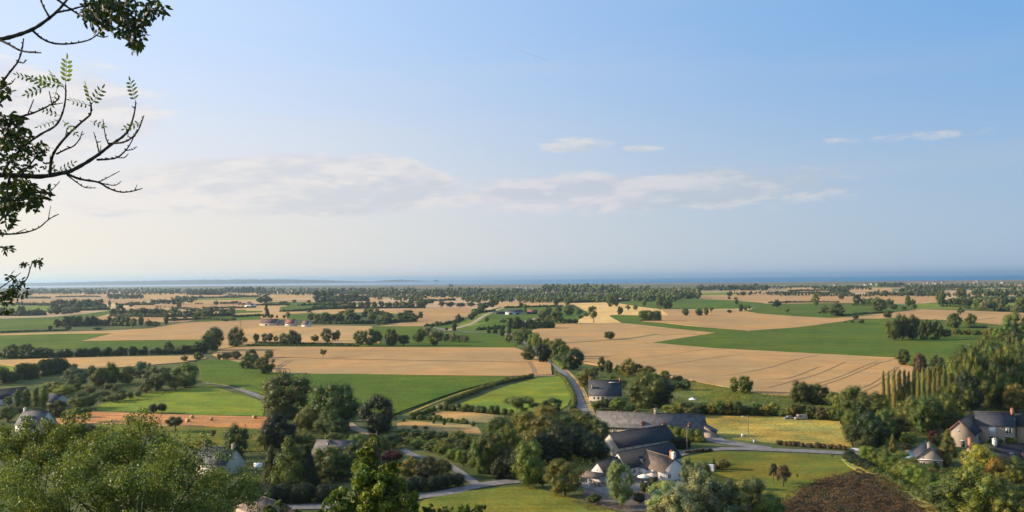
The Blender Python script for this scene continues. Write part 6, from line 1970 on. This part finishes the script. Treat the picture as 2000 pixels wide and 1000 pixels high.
def chair(label, px, rz, first=[None]):
    if first[0] is None:
        root = empty('garden_chair', P(px[0], px[1], 0), rz)
        G = Geo()
        G.add(*box_v(-.25, .25, -.25, .25, .42, .47))
        obj('seat', G.mesh('seat', [WHITEP]), root)
        G = Geo()
        G.add(*box_v(-.25, .25, .24, .29, .47, .95))
        obj('backrest', G.mesh('backrest', [WHITEP]), root)
        for x in (-.21, .21):
            for y in (-.21, .21):
                G = Geo()
                G.add(*box_v(x - .03, x + .03, y - .03, y + .03, 0, .42))
                obj('leg', G.mesh('leg', [WHITEP]), root)
        first[0] = root
    else:
        root = first[0].copy()
        COL.objects.link(root)
        for ch in first[0].children:
            c = ch.copy()
            c.parent = root
            COL.objects.link(c)
        root.location = P(px[0], px[1], 0)
        root.rotation_euler = (0, 0, rz)
    tag(root, label, 'chair', 'white chairs before the porch')


table_set('white round table before the lean-to porch', (1151, 946))
chair('white garden chair left of the porch table', (1146, 946), 1.5)
chair('white garden chair right of the porch table', (1156, 946), -1.5)
chair('white garden chair nearest the viewer at the porch table', (1151, 951), 3.1)
table_set('white round table under the left parasol', (1261, 946))

root = empty('paddling_pool', P(1279, 962, 0))
tag(root, 'round blue and white paddling pool in front of the white house', 'pool')
G = Geo()
ring = []
for i in range(24):
    a0, a1 = i * math.pi / 12, (i + 1) * math.pi / 12
    G.add(*tube([(1.7 * math.cos(a0), 1.7 * math.sin(a0), .3), (1.7 * math.cos(a1), 1.7 * math.sin(a1), .3)], [.22, .22], 8))
obj('rim', G.mesh('rim', [simple('pool_blue', (.12, .30, .62), .4, .05, 1)]), root)
G = Geo()
V = [(0, 0, .32)] + [(1.6 * math.cos(i * math.pi / 12), 1.6 * math.sin(i * math.pi / 12), .32) for i in range(24)]
G.V.append(np.array(V))
G.n = 25
G.T.append(np.array([(0, 1 + i, 1 + (i + 1) % 24) for i in range(24)]))
obj('water', G.mesh('water', [simple('pool_water', (.35, .60, .70), .1, .05, 1)]), root)
root = empty('flower_bed', P(1263, 970, 0))
tag(root, 'round brown flower bed with stone edge below the paddling pool', 'flower bed')
G = Geo()
G.add(*tube([(0, 0, .0), (0, 0, .18), (0, 0, .2)], [1.8, 1.6, .01], 20))
obj('soil', G.mesh('soil', [simple('warm_soil', (.22, .13, .09), 1, .2, 2)]), root)
G = Geo()
for i in range(20):
    a0, a1 = i * math.pi / 10, (i + .85) * math.pi / 10
    G.add(*tube([(1.85 * math.cos(a0), 1.85 * math.sin(a0), .12), (1.85 * math.cos(a1), 1.85 * math.sin(a1), .12)], [.14, .14], 6))
obj('stone_edge', G.mesh('stone_edge', [STONE]), root)

root = empty('garden_tent', P(1352, 788, 0))
tag(root, 'small white pointed garden tent above the tree hedge', 'tent')
G = Geo()
V = np.array([(-1.5, -1.5, 1.9), (1.5, -1.5, 1.9), (1.5, 1.5, 1.9), (-1.5, 1.5, 1.9), (0, 0, 2.9)])
G.add(V, np.array([(0, 1, 4), (1, 2, 4), (2, 3, 4), (3, 0, 4)]))
obj('canopy', G.mesh('canopy', [WHITEP]), root)
for x in (-1.4, 1.4):
    for y in (-1.4, 1.4):
        G = Geo()
        G.add(*tube([(x, y, 0), (x, y, 1.92)], [.05, .05], 6))
        obj('pole', G.mesh('pole', [METAL]), root)
root = empty('greenhouse', P(504, 913, 0), .3)
tag(root, 'small white garden tunnel left of the conifers', 'greenhouse')
G = Geo()
G.add(*tube([(-1.3, 0, .3), (-1.29, 0, .3), (1.29, 0, .3), (1.3, 0, .3)], [.01, 1.2, 1.2, .01], 16))
obj('cover', G.mesh('cover', [WHITEP]), root)
G = Geo()
G.add(*box_v(-1.35, 1.35, -1.25, 1.25, -.05, .12))
obj('base', G.mesh('base', [WOODP]), root)

# dead tree beside the lane on the left
rs = np.random.RandomState(2)
p_ = P(470, 672, 0)
root = empty('bare_tree', p_)
tag(root, 'tall leafless dead tree rising behind the upright leafy tree at left', 'tree')
G = Geo()
G.add(*tube([(0, 0, 0), (.2, 0, 11), (0, 0, 25)], [.35, .25, .06], 6))
obj('trunk', G.mesh('trunk', [WOODP]), root)
G = Geo()
for i in range(22):
    z = 8 + i * .75
    a = i * 2.4
    L_ = (25 - z) * .28 + 1
    G.add(*tube([(0, 0, z), (math.cos(a) * L_ * .5, math.sin(a) * L_ * .5, z + .8), (math.cos(a) * L_, math.sin(a) * L_, z + 2)], [.12, .08, .03], 4))
obj('branches', G.mesh('branches', [WOODP]), root)

# low stone wall along the lawn of the stone houses, and along the lane
root = obj('garden_wall', None)
bpy.data.objects.remove(root)


def wall_line(label, pix, h, w, m_, name='garden_wall'):
    pts = [P(x, y, 0) for x, y in pix]
    o0_ = pts[0]
    G = Geo()
    for a, b_ in zip(pts[:-1], pts[1:]):
        d = (b_ - a)
        nrm = Vector((-d.y, d.x, 0)).normalized() * w / 2
        V = []
        for z in (-.1, h):
            for q in (a - nrm, b_ - nrm, b_ + nrm, a + nrm):
                V.append(((q - o0_).x, (q - o0_).y, z))
        G.add(np.array(V), np.array([(0, 1, 2, 3), (4, 5, 6, 7), (0, 1, 5, 4), (1, 2, 6, 5), (2, 3, 7, 6), (3, 0, 4, 7)]))
    return tag(obj(name, G.mesh(name, [m_]), loc=o0_), label, 'wall')


wall_line('low stone terrace wall below the yard of the small stone house', [(1752, 909), (1775, 913), (1800, 920), (1815, 926)], 1.2, .5, STONE)
wall_line('grey stone wall behind the yard of the small stone house', [(1768, 888), (1782, 887), (1794, 888)], 1.4, .5, STONE)
wall_line('white parapet of the little road bridge at the right', [(1660, 879), (1698, 882)], .8, .3, METAL)
wall_line('long low wooden fence along the near edge of the orange stubble', [(118, 829), (200, 829), (300, 831), (400, 834)], .5, .12, WOODP, 'fence')

# aircraft trail, far and high
a_, b_ = ray(938, 62).normalized() * 15000, ray(1078, 115).normalized() * 15000
CT = bpy.data.materials.new('trail_vapour')
CT.use_nodes = True
t = CT.node_tree
t.nodes.clear()
pv_ = nd(t, 'ShaderNodeVolumeScatter')
pv_.inputs['Color'].default_value = (1, 1, 1, 1)
pv_.inputs['Density'].default_value = .05
pv_.inputs['Anisotropy'].default_value = .3
t.links.new(pv_.outputs[0], nd(t, 'ShaderNodeOutputMaterial').inputs['Volume'])
G = Geo()
G.add(*tube([a_, a_.lerp(b_, .35), a_.lerp(b_, .7), b_], [3, 6, 8, 5], 8))
G.V[0] = G.V[0] - np.array(a_[:])
tag(obj('vapour_trail', G.mesh('vapour_trail', [CT], smooth=True), loc=a_), 'thin white aircraft vapour trail high in the blue sky', 'vapour trail')
# ------------------------------------------------------------------ trees on the photographer's own hillside
def near_canopy(name, label, lobes, leaf, n, col_, foot, limbs, seed, asp=.6, up=.15):
    """lobes: (px, py, radius px, depth m); leaves are single leaves"""
    rs = np.random.RandomState(seed)
    base = Vector((foot[0], foot[1], hill_z(foot[0], foot[1])))
    root = empty(name, base)
    tag(root, label, 'tree')
    C, Rr = [], []
    for x, y, r, dd in lobes:
        p_ = PD(x, y, dd) - base
        C.append(p_[:])
        Rr.append(r * dd / F)
    C, Rr = np.array(C), np.array(Rr)
    # sub-clumps on each lobe give the uneven surface
    c2, r2 = [], []
    for c, r in zip(C, Rr):
        k_ = 16
        d = unit(rs.normal(size=(k_, 3)) + np.array([0, -.2, .3]))
        q = c + d * r * rs.uniform(.35, 1.15, (k_, 1))
        c2.append(q)
        r2.append(r * rs.uniform(.16, .38, k_))
    c2, r2 = np.concatenate(c2), np.concatenate(r2)
    w = r2 ** 2
    cnt = np.maximum(8, (n * w / w.sum()).astype(int))
    Cs, Rs = np.repeat(c2, cnt, 0), np.repeat(r2, cnt)[:, None]
    d = unit(rs.normal(size=(len(Cs), 3)))
    pos = Cs + d * Rs * rs.random((len(Cs), 1)) ** .4 * 1.05
    N = unit(d * .8 + rs.normal(size=d.shape) * .8 + np.array([0, 0, up]))
    V, Fc = cards(rs, pos, N, leaf * rs.uniform(.6, 1.25, len(pos)), asp, .25)
    G = Geo()
    G.add(V, Fc)
    cr = obj('crown', G.mesh('crown', [LEAFN]), root)
    cr.color = (*col_, 1)
    # limbs
    G = Geo()
    cen = C.mean(axis=0)
    top = Vector((cen[0] * .6, cen[1] * .6, max(1.5, cen[2] * .55)))
    G.add(*tube([(0, 0, -.5), (top.x * .4, top.y * .4, top.z * .5), top], [.28, .22, .16], 8))
    tr = obj('trunk', G.mesh('trunk', [BARK]), root)
    G = Geo()
    for c in C:
        c = Vector(c)
        mid = top.lerp(c, .5) + Vector((rs.normal() * .2, rs.normal() * .2, .3))
        G.add(*tube([top, mid, c, c + Vector((0, 0, .05))], [.13, .08, .03, .01] if Rr.max() > .5 else [.05, .03, .012, .006], 6))
        for k_ in range(5):
            e = c + Vector(unit(rs.normal(size=(1, 3)))[0]) * (.8 * np.mean(Rr))
            G.add(*tube([mid.lerp(c, .6), e], [.035, .012], 5))
    obj('branches', G.mesh('branches', [BARK]), root)
    return root


L1 = [(285, 872, 62, 44), (250, 905, 70, 43), (340, 900, 62, 45), (210, 930, 76, 42), (300, 945, 90, 40), (385, 930, 62, 45), (430, 950, 62, 46), (360, 985, 80, 41), (455, 985, 56, 44),
      (250, 1000, 90, 38), (180, 985, 80, 39), (120, 950, 66, 41), (90, 1000, 90, 38), (40, 960, 66, 40), (15, 1010, 80, 38), (290, 838, 26, 45), (322, 862, 26, 45), (250, 860, 24, 45), (130, 905, 40, 43), (170, 885, 40, 43),
      (480, 950, 26, 46), (500, 965, 20, 46), (400, 1010, 60, 40), (30, 925, 34, 41)]
near_canopy('deciduous_tree', 'large glossy leaved tree top filling the bottom left foreground', L1, .125, 50000, (0.115, 0.150, 0.038), (-17, 42), 0, 11)
L2 = [(150, 860, 46, 95), (100, 858, 44, 96), (60, 868, 44, 95), (200, 880, 42, 94), (30, 900, 50, 92), (10, 870, 34, 95), (120, 900, 60, 92), (60, 930, 60, 90)]
near_canopy('deciduous_tree', 'yellow green tree below the white gabled house, behind the glossy foreground tree', L2, .26, 22000, (0.120, 0.150, 0.030), (-50, 95), 0, 12, asp=.75)
L3 = [(735, 862, 12, 27), (728, 880, 17, 27), (722, 905, 24, 27), (770, 915, 16, 27), (700, 925, 26, 27), (735, 935, 36, 26.5), (685, 965, 30, 26), (738, 975, 40, 26), (780, 962, 20, 26.5), (660, 1000, 30, 26), (720, 1015, 50, 26),
      (780, 1005, 36, 26), (765, 985, 26, 26.5), (810, 970, 8, 26)]
near_canopy('oak_tree', 'young oak top with big leaves rising at the bottom, left of the centre', L3, .15, 8500, (0.125, 0.165, 0.032), (-4, 26), 0, 13, asp=.55)
L4 = [(560, 1004, 16, 30), (630, 1003, 14, 30), (840, 996, 10, 28), (870, 1004, 16, 28), (905, 1000, 12, 28), (938, 996, 9, 28), (585, 1006, 10, 30), (800, 990, 12, 28), (545, 985, 8, 30), (530, 1002, 16, 30)]
near_canopy('sprig_bush', 'low sprigs of a leafy shrub along the bottom edge around the oak', L4, .12, 2600, (0.085, 0.120, 0.030), (-3, 29.5), 0, 14)


# ------------------------------------------------------------------ ash tree hanging in from the left
ash_base = Vector((-10.2, 11.0, hill_z(-10.2, 11.0)))
ash = empty('ash_tree', ash_base)
tag(ash, 'ash tree whose dark branches and feathery leaves reach in from the left edge', 'tree')
DA = 12.0


def ap(x, y, dz=0.0):
    return PD(x, y, DA + dz) - ash_base


BR = [  # each: depth offset at start, at end, radius px start, end, points
    (0, .5, 4.6, 2.0, [(-40, 84), (0, 77), (32, 69), (64, 57), (90, 40), (112, 22), (128, 3), (140, -14)]),
    (.2, .3, 2.2, 1.3, [(96, 33), (85, 13), (77, -6)]),
    (.3, .8, 2.2, 1.2, [(112, 24), (138, 19), (160, 13), (200, 9), (250, 8)]),
    (.3, .6, 2.4, 1.4, [(108, -4), (128, 11), (147, 24), (163, 32), (190, 40)]),
    (.2, .8, 2.3, 1.0, [(64, 60), (80, 74), (102, 84), (128, 86), (154, 83), (176, 77), (192, 66), (197, 61)]),
    (.7, .8, 1.3, .8, [(188, 69), (202, 73), (212, 70)]),
    (0, -.3, 2.4, 1.3, [(-10, 74), (16, 86), (38, 98), (58, 102), (80, 103)]),
    (0, .8, 5.6, 3.4, [(-60, 336), (0, 342), (38, 343), (80, 345), (122, 338), (138, 334), (166, 319), (195, 300)]),
    (.8, 1.1, 3.2, 1.1, [(195, 300), (218, 282), (237, 269), (250, 256), (259, 234), (264, 211), (265, 198)]),
    (.8, .5, 2.2, 1.0, [(221, 280), (240, 278), (256, 270), (269, 256), (277, 237), (281, 226)]),
    (.7, 1.2, 2.2, 1.0, [(189, 312), (211, 311), (230, 307), (246, 293), (256, 278), (266, 256)]),
    (1, 1.2, 1.2, .7, [(246, 294), (259, 292), (268, 286)]),
    (1, .8, 1.2, .7, [(230, 308), (243, 308), (251, 300)]),
    (.8, .6, 1.6, .8, [(194, 299), (189, 278), (183, 258)]),
    (.8, 1.0, 1.6, .9, [(213, 284), (206, 266), (201, 233)]),
    (.8, .9, 1.0, .6, [(196, 297), (197, 283)]),
    (1, 1, 1.0, .6, [(250, 268), (250, 254)]),
    (.3, 0, 3.0, 1.4, [(97, 343), (101, 310), (112, 288), (134, 262), (160, 238), (176, 224), (178, 208), (176, 200)]),
    (.2, .6, 1.8, .9, [(110, 301), (128, 292), (144, 285), (155, 272), (161, 256)]),
    (.1, .1, 1.2, .8, [(128, 268), (131, 250)]),
    (.1, -.6, 2.8, 1.2, [(5, 343), (16, 320), (48, 285), (80, 262), (109, 245), (122, 221), (128, 192), (128, 166)]),
    (-.2, -.5, 2.4, 1.1, [(-10, 246), (0, 240), (32, 230), (64, 221), (96, 206), (112, 195), (115, 186)]),
    (-.3, -.3, 1.3, .8, [(54, 224), (66, 194)]),
    (-.3, -.4, 1.2, .8, [(102, 205), (96, 178)]),
    (-.3, -.2, 1.2, .6, [(102, 205), (123, 201)]),
    (.4, .2, 2.6, 1.2, [(-10, 180), (0, 166), (19, 141), (35, 120), (43, 96), (46, 75)]),
    (.3, .3, 1.3, .8, [(35, 121), (46, 123), (50, 116)]),
    (.3, .4, 1.4, .8, [(0, 160), (19, 165), (30, 153)]),
    (.5, 1.2, 2.6, 1.0, [(131, 340), (157, 350), (192, 356), (211, 367), (234, 375), (256, 374), (278, 368)]),
    (.9, 1.1, 1.3, .7, [(192, 356), (208, 348), (234, 334)]),
    (.9, .8, 1.3, .7, [(198, 358), (224, 362), (237, 354)]),
    (.5, .2, 1.5, .8, [(131, 342), (150, 356), (166, 366), (187, 367)]),
    (1.1, 1.1, .9, .6, [(262, 373), (268, 361)]),
    (.4, .8, 2.2, .9, [(-20, 456), (0, 457), (26, 457), (54, 453), (77, 444), (96, 428), (115, 418)]),
    (.7, .7, .9, .5, [(94, 430), (99, 402)]),
    (.5, .5, 1.1, .6, [(30, 456), (51, 447)]),
    (0, .3, 1.6, .7, [(40, 392), (62, 386), (86, 382), (102, 370), (117, 354)]),
    (0, .2, 1.6, .7, [(-15, 600), (0, 582), (19, 572), (38, 559), (53, 543), (59, 524), (66, 510), (77, 510), (83, 521)]),
    (0, .2, 1.2, .6, [(-10, 570), (10, 556), (25, 545), (40, 533)]),
    (0, 0, 1.6, .8, [(-10, 484), (8, 483), (20, 486)]),
    (0, .2, 2.4, .8, [(20, 343), (14, 370), (18, 400), (10, 430), (16, 452)]),
    (0, .2, 2.2, .9, [(50, 344), (54, 365), (64, 385), (78, 400)]),
    (.1, .1, 2.0, .9, [(40, 342), (60, 320), (75, 300), (88, 292)]),
    (-.1, -.4, 2.4, 1.0, [(-10, 300), (10, 270), (18, 240), (25, 225)]),
]
G = Geo()
rs = np.random.RandomState(21)
TIPS = []
for d0, d1, ra, rb, pts_ in BR:
    nn = len(pts_)
    pp = [ap(x, y, d0 + (d1 - d0) * i / (nn - 1)) for i, (x, y) in enumerate(pts_)]
    sp_ = smooth_path(pp, 4) if nn > 2 else pp
    m_ = len(sp_)
    rr = [(ra + (rb - ra) * i / (m_ - 1)) * .5 * DA / F * 2.1 * (1 + .12 * math.sin(i * 2.3)) for i in range(m_)]
    G.add(*tube(sp_, rr, 7))
    TIPS.append((sp_[-1], (sp_[-1] - sp_[-2]).normalized()))
    # bud knobs
    if ra < 3.5:
        for i in range(2, m_ - 1, 2):
            q = sp_[i]
            e = q + Vector((rs.normal() * .02, rs.normal() * .02, .02))
            G.add(*tube([q, e], [rr[i] * 1.3, rr[i] * .5], 5))
obj('branches', G.mesh('branches', [DBARK]), ash)
G = Geo()
t0 = ap(-60, 336)
G.add(*tube([(0, 0, -.5), (.3, 0, 3.0), (.5, .3, 6.5), (.3, .2, 9.5)], [.34, .28, .2, .08], 10))
for (x, y, r) in ((-40, 84, .045), (-60, 336, .06), (-20, 456, .03), (-15, 600, .025), (-10, 246, .03), (-10, 180, .03), (-10, 484, .02), (-10, 300, .025), (-10, 570, .02)):
    e = ap(x, y)
    z = min(9, max(.8, e.z * .72))
    G.add(*tube([(.45, .2, z), Vector((.45, .2, z)).lerp(e, .5) + Vector((0, 0, .15)), e], [r * 1.8, r * 1.3, r], 7))
obj('trunk', G.mesh('trunk', [DBARK]), ash)

lv, lf = [], []
LG = Geo()
FG = Geo()


def leaflet(Gx, a, d, nrm, L_, w_):
    """pointed leaflet with a fold along its midrib"""
    s_ = d.cross(nrm).normalized()
    n_ = s_.cross(d).normalized()
    V = [a, a + d * L_ * .35 + s_ * w_ * .5 + n_ * w_ * .15, a + d * L_ * .7 + s_ * w_ * .38 + n_ * w_ * .12, a + d * L_,
         a + d * L_ * .7 - s_ * w_ * .38 + n_ * w_ * .12, a + d * L_ * .35 - s_ * w_ * .5 + n_ * w_ * .15]
    Gx.add(np.array([v[:] for v in V]), np.array([(0, 1, 2, 3), (0, 3, 4, 5)]))


def feather(Gx, a, d, pairs, L_, nrm=None, gap=.055):
    """compound ash leaf: a stalk with pairs of leaflets"""
    d = d.normalized()
    nrm = nrm or Vector((rs.normal(), rs.normal() - 1.0, rs.normal() * .6)).normalized()
    s_ = d.cross(nrm).normalized()
    q = a.copy()
    Gx.add(*tube([a, a + d * gap * (pairs + 1)], [.004, .002], 4))
    for k_ in range(pairs):
        q = q + d * gap
        l = 1.15 * L_ * (.75 + .25 * math.sin(math.pi * (k_ + 1) / (pairs + 1)))
        for sg in (-1, 1):
            dd = (d * .55 + s_ * sg + Vector((0, 0, -.12))).normalized()
            leaflet(Gx, q, dd, nrm, l, l * .42)
    leaflet(Gx, q + d * gap * .6, d, nrm, L_, L_ * .36)


V3 = Vector
# the single feathery leaves seen against the sky
for x, y, dx, dy, n_, sz, dz in ((128, 166, .05, -1, 5, .095, -.6), (128, 176, -.5, -.6, 4, .08, -.6), (265, 200, -.25, -1, 5, .085, 1.1), (277, 238, -.5, .2, 4, .06, .6), (178, 206, -.25, -1, 4, .09, 0), (176, 206, -1, -.25, 4, .085, 0), (178, 205, .6, -.9, 4, .08, 0),
                                 (124, 165, -1, -.2, 5, .075, -.5), (100, 172, -.9, -.45, 5, .07, -.4), (88, 170, -.9, .35, 4, .07, -.4), (112, 172, -.3, .9, 4, .06, -.4), (70, 158, -.9, -.3, 4, .06, -.4), (120, 232, -.6, .2, 5, .06, -.3),
                                 (122, 235, .6, .6, 4, .05, -.3), (118, 226, -.9, -.3, 4, .05, -.3), (105, 290, -.9, -.2, 5, .06, .2), (108, 336, -.3, -1, 3, .06, .4), (112, 336, .9, -.5, 4, .06, .4), (176, 236, .8, .3, 3, .05, .1)):
    d = rt * dx - up * dy
    feather(FG, ap(x, y, dz), d.normalized(), n_, sz)
# dense leaf masses
for x0_, y0_, rx, ry, n_, sz in ((205, 18, 42, 24, 100, .075), (238, 46, 30, 26, 90, .075), (262, 60, 22, 30, 62, .075), (265, 88, 10, 14, 14, .08), (175, 25, 22, 22, 40, .075), (300, 14, 24, 16, 34, .07), (318, 26, 8, 6, 6, .07),
                                 (280, 30, 20, 18, 34, .07), (195, 50, 14, 14, 22, .075), (225, 5, 50, 12, 50, .075), (12, 178, 14, 14, 22, .08), (3, 160, 8, 8, 8, .06), (20, 240, 28, 22, 60, .08), (30, 270, 34, 22, 70, .08), (10, 290, 20, 26, 42, .07), (55, 300, 30, 12, 46, .06),
                                 (75, 290, 16, 14, 30, .055), (15, 315, 20, 16, 26, .06), (40, 330, 30, 10, 26, .06), (90, 325, 24, 10, 12, .05), (30, 365, 34, 20, 60, .08), (45, 385, 30, 20, 56, .08), (15, 400, 18, 22, 46, .085), (65, 372, 22, 14, 24, .07),
                                 (90, 375, 10, 10, 9, .08), (72, 400, 10, 14, 12, .07), (18, 428, 10, 12, 14, .07), (3, 452, 4, 8, 5, .06), (12, 487, 12, 5, 8, .06), (0, 220, 8, 20, 12, .06),
                                 (42, 553, 8, 6, 9, .05), (25, 565, 12, 10, 22, .055), (12, 580, 12, 14, 26, .06), (14, 604, 6, 10, 9, .06), (50, 570, 6, 8, 10, .05), (36, 578, 10, 6, 9, .05), (45, 517, 8, 4, 7, .055), (22, 540, 8, 5, 8, .055), (78, 512, 4, 6, 6, .05), (66, 512, 4, 4, 4, .05), (30, 550, 8, 6, 8, .05)):
    for _ in range(int(n_ * 2.0)):
        a = rs.uniform(0, 6.28)
        r = math.sqrt(rs.random())
        q = ap(x0_ + rx * r * math.cos(a), y0_ + ry * r * math.sin(a), rs.normal() * .45)
        d = V3((rs.normal() * .8 + .25, rs.normal() * .8, -.55 + rs.normal() * .6)).normalized()
        leaflet(LG, q, d, V3((rs.normal() * .7, -1, rs.normal() * .7)).normalized(), sz * rs.uniform(.9, 1.5), sz * rs.uniform(.46, .66))
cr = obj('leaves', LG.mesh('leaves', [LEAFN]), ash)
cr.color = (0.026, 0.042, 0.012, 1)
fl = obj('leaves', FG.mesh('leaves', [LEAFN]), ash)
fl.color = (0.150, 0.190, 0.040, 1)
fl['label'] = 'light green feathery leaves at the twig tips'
# ------------------------------------------------------------------ air between here and the far shore
HZ = bpy.data.materials.new('pale_air')
HZ.use_nodes = True
t = HZ.node_tree
t.nodes.clear()
pv = nd(t, 'ShaderNodeVolumePrincipled')
pv.inputs['Color'].default_value = (0.60, 0.82, 1.0, 1)
pv.inputs['Density'].default_value = 4.2e-5
pv.inputs['Anisotropy'].default_value = 0.6
om = nd(t, 'ShaderNodeOutputMaterial')
t.links.new(pv.outputs[0], om.inputs['Volume'])
V, Fc = box_v(-700000, 700000, -3000, 92000, -1.5, 190)
G = Geo()
G.add(V, Fc)
o = obj('haze', G.mesh('haze', [HZ]))
tag(o, kind='stuff')
